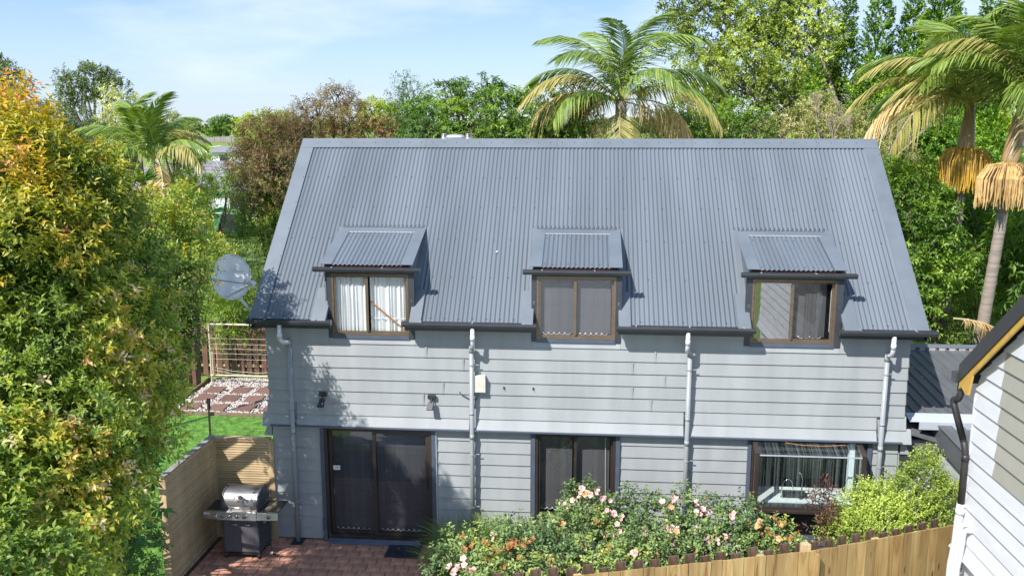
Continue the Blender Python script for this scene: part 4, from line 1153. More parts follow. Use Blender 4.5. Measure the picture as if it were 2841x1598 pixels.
# barbecue
bbq = thing('barbecue', (-5.67, -.5, 0), 'stainless steel hooded gas barbecue with side shelves against the slatted screen', 'barbecue')
def build_bbq():
    X0, X1, Y0, Y1 = -5.97, -5.36, -.80, -.27
    MB().box(X0, X1, Y0 + .012, Y1, .11, .74).build('cabinet', M['grill_body'], bbq)
    for a, b, hx in ((X0 + .02, X0 + .302, X0 + .20), (X0 + .306, X1 - .02, X1 - .19)):
        d = MB().box(a, b, Y0 - .006, Y0 + .011, .13, .70).build('door', M['grill_door'], bbq, bevel=.004)
        MB().tube([(hx - .07, Y0 - .008, .625), (hx - .05, Y0 - .035, .628), (hx + .05, Y0 - .035, .628), (hx + .07, Y0 - .008, .625)], .008, 6).build('handle', M['chrome'], d, smooth=True)
    for x in (X0, X1 - .02):
        for y in (Y0 + .0, Y1 - .02): MB().box(x - .004, x + .022, y - .004, y + .02, .08, .75).build('corner_post', M['grill_body'], bbq)
    MB().box(X0 - .01, X1 + .01, Y0 - .005, Y1 + .01, .085, .109).build('base_shelf', M['black_metal'], bbq)
    for x in (X0 + .02, X1 - .02):
        for y in (Y0 + .03, Y1 - .03):
            w = MB().cyl((x - .014, y, .034), (x + .014, y, .034), .034, 14).build('castor', M['black'], bbq, smooth=True)
            MB().box(x - .02, x + .02, y - .02, y + .02, .055, .085).build('castor_fork', M['chrome'], w)
    # control panel and shelves
    P0, P1 = -6.25, -4.98
    MB().hexa([(-5.99, -.935, .75), (-5.345, -.935, .75), (-5.345, -.78, .75), (-5.99, -.78, .75)], [(-5.99, -.90, .885), (-5.345, -.90, .885), (-5.345, -.78, .89), (-5.99, -.78, .89)]).build('control_panel', M['steel'], bbq, bevel=.004)
    MB().hexa([(P0, -.92, .765), (-5.995, -.93, .755), (-5.995, -.88, .755), (P0, -.87, .765)], [(P0, -.895, .88), (-5.995, -.90, .885), (-5.995, -.86, .885), (P0, -.85, .88)]).build('shelf_front', M['steel'], bbq, bevel=.004)
    MB().hexa([(-5.34, -.93, .755), (P1, -.92, .765), (P1, -.87, .765), (-5.34, -.88, .755)], [(-5.34, -.90, .885), (P1, -.895, .88), (P1, -.85, .88), (-5.34, -.86, .885)]).build('shelf_front', M['steel'], bbq, bevel=.004)
    MB().box(P0 + .02, -5.98, -.86, -.42, .862, .874).build('side_shelf', M['grill_shelf'], bbq)
    s = MB().box(-5.34, P1 - .01, -.86, -.36, .862, .874).build('side_shelf', M['grill_shelf'], bbq)
    MB().add([(-5.25, -.78, .875), (-5.17, -.80, .875), (-5.12, -.55, .875), (-5.16, -.42, .875), (-5.28, -.46, .875)], [(0, 1, 2, 3, 4)]).build('peeled_patch', M['stain'], s)
    MB().add([(-5.06, -.8, .8755), (-4.99, -.82, .8755), (-4.995, -.68, .8755), (-5.05, -.66, .8755)], [(0, 1, 2, 3)]).build('peeled_patch', M['stain'], s)
    for x in (-5.915, -5.79, -5.665, -5.54):
        k = MB().cyl((x, -.925, .82), (x, -.94, .818), .034, 16).build('knob_ring', M['chrome'], bbq, smooth=True)
        MB().cyl((x, -.94, .818), (x, -.965, .815), .021, 14).build('knob', M['steel'], k, smooth=True)
    k = MB().cyl((-5.13, -.915, .82), (-5.13, -.93, .818), .034, 16).build('knob_ring', M['chrome'], bbq, smooth=True)
    MB().cyl((-5.13, -.93, .818), (-5.13, -.955, .815), .021, 14).build('knob', M['steel'], k, smooth=True)
    MB().box(-6.06, -6.02, -.935, -.915, .79, .845).cyl((-6.04, -.935, .81), (-6.04, -.95, .80), .014, 8).build('igniter', M['chrome'], bbq)
    MB().hexa([(-6.245, -.9095, .83), (-6.13, -.9125, .83), (-6.13, -.908, .83), (-6.245, -.905, .83)], [(-6.245, -.901, .862), (-6.13, -.904, .862), (-6.13, -.90, .862), (-6.245, -.897, .862)]).build('badge', M['pvc'], bbq)
    # hood: rounded profile swept along x, closed ends
    prof = [(-.80, .89)]
    for i in range(13):
        t = i / 12 * math.pi * .5
        prof.append((-.56 - .24 * math.cos(t) ** .9 if i < 12 else -.56, .93 + .245 * math.sin(t)))
    prof += [(-.42, 1.165), (-.33, 1.10), (-.30, .98), (-.30, .89)]
    MB().extrude_x(prof, -5.955, -5.375).build('hood', M['steel_dull'], bbq, smooth=False, bevel=.004)
    for a, b in ((-5.985, -5.956), (-5.374, -5.345)):
        pr2 = [(y * 1.0 - (.012 if y < -.6 else -.008), z + .01 if z > .9 else z) for y, z in prof]
        MB().extrude_x(pr2, a, b).build('hood_end', M['grill_body'], bbq, bevel=.004)
    MB().tube([(-5.83, -.80, .935), (-5.83, -.86, .945), (-5.81, -.875, .945), (-5.50, -.875, .945), (-5.48, -.86, .945), (-5.48, -.80, .935)], .011, 8).build('hood_handle', M['chrome'], bbq, smooth=True)
    g = MB().cyl((-5.66, -.755, 1.075), (-5.66, -.775, 1.085), .034, 18).build('thermometer', M['chrome'], bbq, smooth=True)
    MB().cyl((-5.66, -.776, 1.086), (-5.66, -.779, 1.0875), .026, 16).build('dial', M['black'], g, smooth=True)
    # hose and regulator hanging on the right
    MB().tube([(-5.21, -.75, .86), (-5.205, -.72, .5), (-5.19, -.69, .1)], .009, 6).build('gas_hose', M['black'], bbq)
    MB().cyl((-5.21, -.69, .07), (-5.17, -.69, .07), .03, 12).cyl((-5.19, -.69, .11), (-5.19, -.69, .06), .012, 8).build('regulator', M['chrome'], bbq)
    MB().cyl((-5.165, -.69, .065), (-5.13, -.69, .065), .028, 12).build('regulator_knob', M['black'], bbq)
    MB().box(-5.345, -5.33, -.62, -.45, .55, .70).build('cloth', M['foam'], bbq, bevel=.006)
build_bbq()

mat_ = thing('doormat', (-3.0, -.34, 0), 'black perforated rubber doormat lying on the pavers by the sliding door', 'doormat')
def mat_build():
    mb = MB()
    x0, x1, y0, y1 = -3.30, -2.72, -.57, -.12
    mb.box(x0, x1, y0, y0 + .035, .012, .026).box(x0, x1, y1 - .035, y1, .012, .026).box(x0, x0 + .035, y0 + .035, y1 - .035, .012, .0258).box(x1 - .035, x1, y0 + .035, y1 - .035, .012, .0258)
    mb.build('rim', M['rubber'], mat_)
    mb = MB()
    n = 14
    for i in range(n + 1):
        x = x0 + .035 + (x1 - x0 - .07) * i / n; mb.box(x - .006, x + .006, y0 + .035, y1 - .035, .013, .023)
    for i in range(11):
        y = y0 + .04 + (y1 - y0 - .08) * i / 10; mb.box(x0 + .035, x1 - .035, y - .006, y + .006, .0135, .0225)
    mb.build('mesh_grid', M['rubber'], mat_)
    MB().box(x0 + .03, x1 - .03, y0 + .03, y1 - .03, .0085, .012).build('under_web', M['black'], mat_)
mat_build()
rp = MB().hexa([(-4.39, -.16, .01), (-2.70, -.15, .01), (-2.78, -.06, .01), (-4.40, -.06, .01)], [(-4.37, -.145, .028), (-2.72, -.135, .028), (-2.78, -.06, .07), (-4.40, -.06, .07)]).build('door_ramp', M['trim_blue'])
tag(rp, 'low slate blue ramp strip along the sill of the sliding door', 'ramp')
st = thing('garden_stone', (-7.05, -2.65, 0), 'rounded grey garden stone at the foot of the left shrubs', 'stone')
def rock(parent, c, r):
    V = []; F = []; n = 14; m = 9
    for i in range(m + 1):
        for k in range(n):
            a = math.pi * i / m; b = 2 * math.pi * k / n
            q = 1 + .10 * math.sin(3 * b + i) + .07 * math.cos(5 * b - 2 * i)
            V.append((c[0] + r[0] * math.sin(a) * math.cos(b) * q, c[1] + r[1] * math.sin(a) * math.sin(b) * q, c[2] + r[2] * math.cos(a)))
    for i in range(m):
        for k in range(n): F.append((i * n + k, (i + 1) * n + k, (i + 1) * n + (k + 1) % n, i * n + (k + 1) % n))
    mb = MB(); mb.v = V; mb.f = F; mb.build('rock', M['stone'], parent, smooth=True)
rock(st, (-7.05, -2.65, .08), (.22, .16, .14))
MB().beam((-7.55, -1.5, .05), (-7.9, -2.9, .05), .05, .06).build('timber_edging', M['edge_wood'], soil)

# ================================================================== REAR LEFT YARD
def paling_fence(name, p0, p1, h, label, w=.14, gap=.075, mat='brown_wood', group=None, jitter=.01, rails=True, rail_mat=None, double=False, zb=0.0, side=1):
    a = Vector((*p0, 0)); b = Vector((*p1, 0)); L = (b - a).length; d = (b - a) / L; nn = Vector((-d.y, d.x, 0)) * side
    t = thing(name, (p0[0], p0[1], zb), label, 'fence', group)
    me = None
    k = 0; s = 0
    ang = math.atan2(d.y, d.x)
    m0 = MB().box(0, w, -.011, .011, 0, 1); me = bpy.data.meshes.new('paling'); me.from_pydata(m0.v, [], m0.f); me.materials.append(M[mat]); me.update()
    while s < L:
        o = place('paling', me, t)
        off = nn * (.035 if double and k % 2 else 0)
        p = a + d * s + off
        o.location = p - Vector((p0[0], p0[1], 0)) + Vector((0, 0, random.uniform(0, .015)))
        o.rotation_euler = (0, random.uniform(-.006, .006), ang); o.scale = (1, 1, h + random.uniform(-jitter, jitter))
        s += w + gap; k += 1
    if rails:
        for z in (.3, h - .22):
            MB().beam(a + nn * .03 + Vector((0, 0, zb + z)), b + nn * .03 + Vector((0, 0, zb + z)), .04, .07).build('rail', M[rail_mat or mat], t)
        s = 0
        while s < L:
            p = a + d * s + nn * .08
            MB().box(p.x - .05, p.x + .05, p.y - .05, p.y + .05, zb, zb + h - .05).build('post', M[rail_mat or mat], t); s += 2.2
    return t
paling_fence('paling_fence', (-12.9, 9.95), (-6.2, 10.05), 1.62, 'brown stained gapped paling fence behind the stepping slab yard', .15, .07, rail_mat='screen_frame')
paling_fence('paling_fence', (-10.98, 9.0), (-12.6, 7.4), 1.25, 'short brown paling fence running off behind the left hedge', .15, .03)
cl = thing('clothesline', (-10.55, 9.25, 0), 'cream folding clothesline frame with wires in front of the brown fence', 'clothesline')
MB().tube([(-10.56, 9.22, 0), (-10.56, 9.22, 1.72)], .024, 8).build('post', M['cream_metal'], cl)
MB().tube([(-7.9, 9.22, 0), (-7.9, 9.22, 1.72)], .024, 8).build('post', M['cream_metal'], cl)
MB().tube([(-10.5, 9.2, 1.72), (-7.85, 9.2, 1.72)], .026, 8).build('top_bar', M['cream_metal'], cl)
MB().tube([(-10.56, 9.15, .25), (-7.85, 9.15, .24)], .022, 8).build('bottom_bar', M['cream_metal'], cl)
MB().tube([(-10.45, 9.1, .95), (-10.45, 9.1, .25)], .016, 6).build('brace', M['cream_metal'], cl)
for k, z in enumerate((1.32, 1.16, 1.02, .88, .72)):
    MB().tube([(-10.54, 9.17, z), (-7.9, 9.17, z - .01)], .0045, 5).build('wire', M['cream_metal'], cl)
for z in (.5, .42):
    MB().tube([(-10.5, 9.14, z), (-9.9, 9.14, z - .12), (-9.2, 9.14, z - .16), (-8.5, 9.14, z - .12), (-7.9, 9.14, z)], .006, 5).build('wire', M['cream_metal'], cl)

# ================================================================== RIGHT: CARPORT AND GARAGE BLOCK
cp = thing('carport', (7, 2, 0), 'low dark grey trough roofed carport attached right of the house', 'carport')
def carport():
    ya, za, yb, zb = .50, 2.42, 3.95, 2.72
    def on(x, y, h=0): return (x, y, za + (y - ya) * (zb - za) / (yb - ya) + h)
    # trough sheets: flat pans with raised ribs
    mb = MB(); x = 5.22; pr = []
    while x < 9.6:
        pr += [(x, 0), (x + .135, 0), (x + .150, .03), (x + .180, .03)]; x += .195
    V = []; F = []
    for (px, h) in pr: V += [on(px, ya, h), on(px, yb, h)]
    for i in range(len(pr) - 1): F.append((2 * i, 2 * i + 2, 2 * i + 3, 2 * i + 1))
    mb.v = V; mb.f = F; mb.build('trough_roof', M['carport_roof'], cp)
    MB().slab([on(5.2, yb - .12, .045), on(9.6, yb - .12, .045), on(9.6, yb + .1, .05), on(5.2, yb + .1, .05)], .006).build('ridge_flashing', M['flash'], cp)
    mb = MB(); x = 5.25
    while x < 9.5: mb.box(x, x + .12, yb - .14, yb - .12, on(0, yb - .12, .0)[2], on(0, yb - .12, .04)[2]); x += .195
    mb.build('foam_closure', M['gutter_in'], cp)
    MB().box(5.22, 9.6, yb + .02, yb + .08, 0, 2.7).build('back_wall', M['dark_roof'], cp)
    MB().box(9.5, 9.58, ya, yb, 0, 2.4).build('side_wall', M['dark_roof'], cp)
    for k in range(9):
        p = on(5.6 + (k * .71) % 1.4, .9 + (k * 1.37) % 2.2, .005)
        MB().box(p[0] - .012, p[0] + .012, p[1] - .014, p[1] + .014, p[2], p[2] + .006).build('bird_dropping', M['white_paint'], cp)
    MB().slab([(5.4, .27, 2.36), (9.6, .27, 2.36), (9.6, .50, 2.44), (5.4, .50, 2.44)], .006).build('apron_flashing', M['pale_flash'], cp)
    MB().box(5.55, 9.6, .245, .265, 2.24, 2.37).build('apron_upstand', M['pale_flash'], cp)
carport()
gb = thing('garage_block', (6, 0, 0), 'pale plastered garage block with dark ribbed roof between the two houses', 'building')
def gblock():
    x0 = 6.0
    pr = []; x = x0 - .1
    while x < 9.6:
        pr += [(x, 0), (x + .07, 0), (x + .10, .05), (x + .15, .05), (x + .18, 0)]; x += .21
    za, zb = 1.92, 2.26; ya, yb = -4.0, .24
    V = []; F = []
    for (px, h) in pr: V += [(px, ya, za + h), (px, yb, zb + h)]
    for i in range(len(pr) - 1): F.append((2 * i, 2 * i + 2, 2 * i + 3, 2 * i + 1))
    mb = MB(); mb.v = V; mb.f = F; mb.build('ribbed_roof', M['carport_roof'], gb)
    MB().hexa([(x0 - .14, ya, za - .3), (x0 - .11, ya, za - .3), (x0 - .11, yb + .3, zb - .28), (x0 - .14, yb + .3, zb - .28)], [(x0 - .14, ya, za + .04), (x0 - .11, ya, za + .04), (x0 - .11, yb + .3, zb + .06), (x0 - .14, yb + .3, zb + .06)]).build('fascia', M['carport_roof'], gb)
    MB().hexa([(x0 - .16, ya, za + .05), (x0 + .06, ya, za + .05), (x0 + .06, yb, zb + .06), (x0 - .16, yb, zb + .06)], [(x0 - .16, ya, za + .056), (x0 + .06, ya, za + .056), (x0 + .06, yb, zb + .066), (x0 - .16, yb, zb + .066)]).build('barge_flashing', M['carport_roof'], gb)
    MB().slab([(5.24, .22, 2.20), (5.86, .22, 2.02), (5.86, .55, 2.12), (5.24, .55, 2.38)], .01).build('side_flashing', M['carport_roof'], gb)
    MB().box(5.24, 5.86, .19, .215, 1.80, 2.02).build('fascia', M['carport_roof'], gb)
    MB().box(5.26, 5.90, .42, .5, 0, 2.0).build('front_wall', M['block_wall'], gb)
    MB().box(x0 - .08, x0 + .0, ya, .42, 0, 1.85).build('side_wall', M['block_wall'], gb)
    MB().box(x0 - .092, x0 - .081, .30, .33, .1, 1.75).build('wall_joint', M['pvc'], gb)
gblock()
tag(MB().box(5.28, 9.6, -4.0, 4.0, -.03, -.008).build('side_path', M['joint']), kind='structure')

# ================================================================== NEIGHBOUR HOUSE
nb = thing('neighbour_house', (6, -6, 0), 'white weatherboard neighbouring house with yellow edged dark roof at the right edge', 'house')
def neighbour():
    X = 4.80; YC = -3.35
    ye, ze, yr, zrr = -3.17, 4.02, -6.5, 6.77       # roof edge line on the gable, underside
    sl = (zrr - ze) / (ye - yr)
    def zr(y): return ze + (ye - y) * sl if y > yr else zrr - (yr - y) * sl
    yend = -9.65
    MB().add([(X + .02, YC - .02, 0), (X + .02, yend, 0), (X + .02, YC - .02, 3.95), (X + .02, yend, 3.95), (X + .02, yr, 6.6), (X + 8, YC - .02, 0), (X + 8, yend, 0), (X + 8, YC - .02, 3.95), (X + 8, yend, 3.95), (X + 8, yr, 6.6)],
             [(0, 2, 4, 3, 1), (5, 6, 8, 9, 7), (0, 5, 7, 2), (1, 3, 8, 6)]).build('wall', M['white_board'], nb)
    # boards of the gable end
    e = .2155
    for k in range(-8, 14):
        zb = 3.78 + e * k - .0; zt = zb + e
        y0 = YC if zb < 3.9 else min(YC, ye - (zb + .0 - ze) / sl - .02)
        y1 = yend if zb < 3.9 else 2 * yr - y0
        if y0 < yr + .3: break
        if k == -8: continue
        segs = []
        if 3.1 < zb < 4.5 : segs = [(y0, -3.97, 'white_board'), (min(y0, -3.975), max(y1, -5.6), 'beige_board')] + ([(-5.605, y1, 'white_board')] if y1 < -5.6 else [])
        else: segs = [(y0, -3.9 - (k % 3) * .4, 'white_board'), (min(y0, -3.903 - (k % 3) * .4), y1, 'white_board')]
        for a, b, m in segs:
            if a - b < .05: continue
            fl = .0
            at_, bt_ = a, b
            if a == y0 and zt > 3.95: at_ = min(a, ye - (zt - ze) / sl - .02); a = min(a, max(at_, ye - (zb - ze) / sl - .02)) if zb > 3.95 else a
            if b == y1 and zt > 3.95 and b < yr: bt_ = 2 * yr - (ye - (zt - ze) / sl - .02)
            MB().hexa([(X - .03, b, zb), (X + .03, b, zb), (X + .03, a, zb), (X - .03, a, zb)], [(X - .002, bt_, zt + .01), (X + .03, bt_, zt + .01), (X + .03, at_, zt + .01), (X - .002, at_, zt + .01)]).build('weatherboard', M[m], nb)
    # flared skirt, two boards
    for zb, zt, fo, fi, dy0, dy1 in ((2.07, 2.28, .03, .0, .06, .0), (1.86, 2.08, .07, .02, .19, .06)):
        MB().hexa([(X - .02 - fo, yend, zb), (X + .03, yend, zb), (X + .03, YC + dy0, zb), (X - .02 - fo, YC + dy0, zb)],
                  [(X - .004 - fi, yend, zt), (X + .03, yend, zt), (X + .03, YC + dy1, zt), (X - .004 - fi, YC + dy1, zt)]).build('skirt_board', M['white_board'], nb)
    for k in range(9):
        zb = .0 + .2075 * k
        MB().hexa([(X + .06, yend, zb), (X + .1, yend, zb), (X + .1, YC - .04, zb), (X + .06, YC - .04, zb)],
                  [(X + .078, yend, zb + .2), (X + .1, yend, zb + .2), (X + .1, YC - .04, zb + .2), (X + .078, YC - .04, zb + .2)]).build('weatherboard', M['white_board'], nb)
    MB().box(X - .03, X + .03, YC - .003, YC + .02, 2.2, 3.95).build('corner_board', M['white_board'], nb)
    # roof: both slopes, dark
    for s in (0, 1):
        ya = ye if s == 0 else 2 * yr - ye
        p = [(X - .16, ya, ze + .10), (X + 8.1, ya, ze + .10), (X + 8.1, yr, zrr + .10), (X - .16, yr, zrr + .10)]
        if s: p = p[::-1]
        MB().slab(p[::-1] if s == 0 else p[::-1], .02).build('roof', M['dark_roof'], nb)
        MB().hexa([(X - .17, ya, ze + .01), (X - .145, ya, ze + .01), (X - .145, yr, zrr + .01), (X - .17, yr, zrr + .01)][::(1 if s else -1)],
                  [(X - .17, ya, ze + .24), (X - .145, ya, ze + .24), (X - .145, yr, zrr + .24), (X - .17, yr, zrr + .24)][::(1 if s else -1)]).build('dark_barge', M['dark_roof'], nb)
        MB().hexa([(X - .15, ya - (.0 if s == 0 else 0), ze - .075), (X - .125, ya, ze - .075), (X - .125, yr, zrr - .075), (X - .15, yr, zrr - .075)][::(1 if s else -1)],
                  [(X - .15, ya, ze + .02), (X - .125, ya, ze + .02), (X - .125, yr, zrr + .02), (X - .15, yr, zrr + .02)][::(1 if s else -1)]).build('yellow_barge', M['yellow'], nb)
    MB().add([(X - .152, ye + .02, ze + .02), (X - .152, ye - .36, ze + .30), (X - .152, ye - .27, ze - .07), (X - .152, ye - .20, ze - .085),
              (X - .127, ye + .02, ze + .02), (X - .127, ye - .36, ze + .30), (X - .127, ye - .27, ze - .07), (X - .127, ye - .20, ze - .085)],
             [(0, 1, 2, 3), (7, 6, 5, 4), (0, 4, 5, 1), (1, 5, 6, 2), (2, 6, 7, 3), (3, 7, 4, 0)]).build('box_end', M['yellow'], nb)
    # gutter end and the dark to white downpipe at the corner
    MB().box(X - .2, X + 8, ye + .0, ye + .12, ze + .0, ze + .13).build('gutter', M['gutter'], nb)
    gx = X - .10
    pts = [(gx, ye + .05, ze + .0), (gx, ye + .05, ze - .12)] + arc((gx, ye + .05, ze - .12), (gx, ye + .05, ze - .24), (gx - .03, ye + .13, ze - .25)) + arc((gx - .03, ye + .13, ze - .25), (gx - .04, ye + .16, ze - .27), (gx - .03, ye + .13, ze - .32)) + \
          [(X - .08, YC + .08, 3.32)] + arc((X - .08, YC + .08, 3.32), (X - .07, YC + .0, 3.22), (X - .07, YC - .0, 3.1)) + [(X - .07, YC, 2.52)]
    dp = holder('downpipe', nb)
    MB().tube(pts, .042, 12).tube([(X - .07, YC, 3.16), (X - .07, YC, 3.08)], .047, 12).build('dark_pipe', M['black_metal'], dp, smooth=True)
    MB().tube([(X - .07, YC, 2.52), (X - .09, YC, 2.0), (X - .12, YC + .0, 1.7), (X - .12, YC + .0, 0)], .046, 12).tube([(X - .07, YC, 2.44), (X - .072, YC, 2.38)], .055, 12).build('white_pipe', M['pvc'], dp, smooth=True)
    for k, (yy, zt) in enumerate(((YC - .13, 2.30), (YC - .22, 2.27))):
        MB().tube([(X + .02, yy - .04, zt)] + arc((X - .05, yy - .02, zt), (X - .1, yy, zt + .02), (X - .1, yy, zt - .1)) + [(X - .1, yy, 2.1), (X - .13, yy, 1.75), (X - .13, yy, 0)], .03, 10).build('waste_pipe', M['pvc'], nb, smooth=True)
neighbour()

# ================================================================== FRONT FENCE
def front_fence():
    t = thing('timber_fence', (2, -3.4, 0), 'golden pine paling fence in front of the rose bushes', 'fence')
    line = [(-1.1, -4.35), (.86, -3.77), (2.07, -3.41), (2.98, -3.15), (4.32, -2.57), (5.1, -2.22)]
    line = [Vector((*p, 0)) for p in line]
    def at(s):
        for a, b in zip(line[:-1], line[1:]):
            L = (b - a).length
            if s <= L: return a + (b - a) * (s / L), (b - a).normalized()
            s -= L
        return None
    me = MB().box(0, .146, -.01, .01, 0, 1)
    m1 = bpy.data.meshes.new('paling'); m1.from_pydata(me.v, [], me.f); m1.materials.append(M['timber']); m1.update()
    s = 0; k = 0
    while True:
        r = at(s)
        if r is None: break
        p, d = r
        o = place('paling', m1, t); o.location = p - Vector((2, -3.4, 0)); o.rotation_euler = (0, random.uniform(-.004, .004), math.atan2(d.y, d.x))
        o.scale = (1, 1, 1.70 + random.uniform(-.006, .006)); s += .152; k += 1
    # rails, posts behind
    for a, b in zip(line[:-1], line[1:]):
        n = Vector((-(b - a).normalized().y, (b - a).normalized().x, 0))
        for z in (.35, 1.5): MB().beam(a + n * .04 + Vector((0, 0, z)), b + n * .04 + Vector((0, 0, z)), .045, .09).build('rail', M['screen_frame'], t)
    for s in (1.15, 3.62, 5.4):
        p, d = at(s); n = Vector((-d.y, d.x, 0))
        q = p + n * .075
        MB().beam(q, q + Vector((0, 0, 1.66)), .1, .1, (d.x, d.y, 0)).build('post', M['screen_frame'], t)
    # new post wrapped in front of the fence
    p, d = at(4.33); n = Vector((-d.y, d.x, 0)); q = p - n * .03
    MB().beam(q, q + Vector((0, 0, 1.685)), .16, .03, (d.x, d.y, 0)).build('cover_board', M['timber'], t)
    q = p + n * .05 - d * .1
    MB().beam(q, q + Vector((0, 0, 1.79)), .10, .10, (d.x, d.y, 0)).build('post', M['screen_frame'], t)
    t2 = thing('old_paling_fence', (2, -3.3, 0), 'old dark brown palings showing behind the top of the golden pine fence', 'fence')
    me = MB().box(0, .135, -.012, .012, 0, 1)
    m2 = bpy.data.meshes.new('paling'); m2.from_pydata(me.v, [], me.f); m2.materials.append(M['dark_paling']); m2.update()
    s = .1
    while True:
        r = at(s)
        if r is None: break
        p, d = r; n = Vector((-d.y, d.x, 0))
        o = place('paling', m2, t2); o.location = p + n * .14 - Vector((2, -3.3, 0)); o.rotation_euler = (0, random.uniform(-.01, .01), math.atan2(d.y, d.x))
        o.scale = (1, 1, random.choice((1.755, 1.745, 1.76, 1.70, 1.75)) + random.uniform(-.02, .015)); s += .225
    for a, b in zip(line[:-1], line[1:]):
        n = Vector((-(b - a).normalized().y, (b - a).normalized().x, 0))
        MB().beam(a + n * .18 + Vector((0, 0, 1.4)), b + n * .18 + Vector((0, 0, 1.4)), .05, .08).build('rail', M['dark_paling'], t2)
front_fence()

# ================================================================== PLANTS
def E3(c, r, ry=None, rz_=None): return (c, r, ry or r, rz_ or r)
# --- big left hedge trees (near)
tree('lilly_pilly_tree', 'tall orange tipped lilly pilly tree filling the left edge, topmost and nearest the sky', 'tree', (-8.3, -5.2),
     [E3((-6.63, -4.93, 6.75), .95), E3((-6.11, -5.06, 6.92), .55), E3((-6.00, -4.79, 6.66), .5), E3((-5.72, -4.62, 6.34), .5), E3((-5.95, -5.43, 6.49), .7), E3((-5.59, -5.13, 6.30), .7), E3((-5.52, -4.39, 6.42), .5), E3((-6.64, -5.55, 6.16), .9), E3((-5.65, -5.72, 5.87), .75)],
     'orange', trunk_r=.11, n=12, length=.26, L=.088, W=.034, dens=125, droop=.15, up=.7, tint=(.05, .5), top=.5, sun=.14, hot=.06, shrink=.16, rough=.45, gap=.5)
tree('lilly_pilly_tree', 'dense yellow green lilly pilly tree at the left edge, below the orange tipped crown', 'tree', (-8.0, -4.6),
     [E3((-6.15, -5.41, 5.56), .8), E3((-5.64, -5.17, 5.53), .75), E3((-5.46, -4.51, 5.70), .65), E3((-6.11, -5.95, 4.84), .95), E3((-5.56, -5.69, 4.87), .85), E3((-5.27, -5.05, 4.93), .75), E3((-5.06, -4.94, 4.32), .6), E3((-5.57, -6.23, 4.19), .9), E3((-5.29, -5.61, 4.07), .8), E3((-5.06, -5.03, 3.79), .5)],
     'lilly', group=None, trunk_r=.12, n=12, length=.24, L=.08, W=.034, dens=120, droop=.3, up=.45, tint=(.08, .66), top=.2, sun=.18, hot=.04, shrink=.16, rough=.45, gap=.5)
tree('lilly_pilly_tree', 'low leafy lilly pilly mass in the bottom left corner with pale tips', 'tree', (-7.2, -6.0),
     [E3((-5.45, -6.72, 3.67), .85), E3((-5.13, -6.29, 3.61), .7), E3((-5.18, -5.52, 3.42), .6), E3((-5.09, -6.97, 3.25), .75), E3((-4.89, -6.57, 3.09), .48), E3((-5.46, -7.40, 3.27), .9), E3((-4.90, -7.39, 3.10), .7)],
     'lilly', trunk_r=.09, n=12, length=.24, L=.082, W=.038, dens=120, droop=.35, up=.3, tint=(.06, .68), top=.15, sun=.18, hot=.04, shrink=.16, rough=.45, gap=.5)
tree('lilly_pilly_tree', 'middle lilly pilly tree with golden tips left of the satellite dish', 'tree', (-8.9, -1.0),
     [E3((-6.88, -1.97, 5.79), .75), E3((-6.44, -1.53, 5.74), .6), E3((-6.16, -1.26, 5.41), .5), E3((-6.53, -2.27, 5.08), .85), E3((-6.05, -1.84, 4.96), .55), E3((-6.29, -0.88, 5.87), .45), E3((-6.16, -1.16, 5.40), .42), E3((-6.00, -1.64, 4.93), .4), E3((-5.98, -1.82, 4.48), .4), E3((-6.25, -2.77, 4.45), .8), E3((-6.08, -2.18, 4.26), .62), E3((-6.05, -2.88, 3.75), .62), E3((-6.56, -0.54, 5.64), .45)],
     'lilly', trunk_r=.1, n=12, length=.24, L=.084, W=.036, dens=90, droop=.25, up=.5, tint=(.12, .7), top=.35, sun=.22, hot=.12, shrink=.16, rough=.45, gap=.5)
tree('lilly_pilly_tree', 'dark shaded lilly pilly growth between the lawn and the left trees', 'tree', (-8.6, -.6),
     [E3((-6.23, -2.07, 3.81), .5), E3((-6.31, -2.56, 3.36), .5), E3((-6.13, -3.63, 2.99), .6), E3((-6.13, -3.18, 3.27), .42), E3((-5.83, -4.46, 2.80), .45), E3((-5.58, -5.43, 2.95), .42)],
     'lilly', trunk_r=.08, n=10, length=.22, L=.08, W=.036, dens=64, droop=.3, up=.3, tint=(.0, .42), top=.2, sun=.15, hot=.04, shrink=.16, rough=.45, gap=.5)
tree('lilly_pilly_tree', 'tree just outside the left of the frame that shades the patio', 'tree', (-8.4, -8.0),
     [E3((-8.7, -7.6, 6.2), 1.2), E3((-7.95, -6.9, 7.0), .8), E3((-8.6, -7.0, 7.3), .9), E3((-8.4, -8.2, 7.9), .9), E3((-7.5, -8.0, 7.1), .7), E3((-9.0, -8.6, 6.6), 1.2), E3((-7.6, -7.4, 5.2), .85)],
     'lilly', trunk_r=.14, n=9, length=.3, L=.12, W=.06, dens=40, droop=.25)
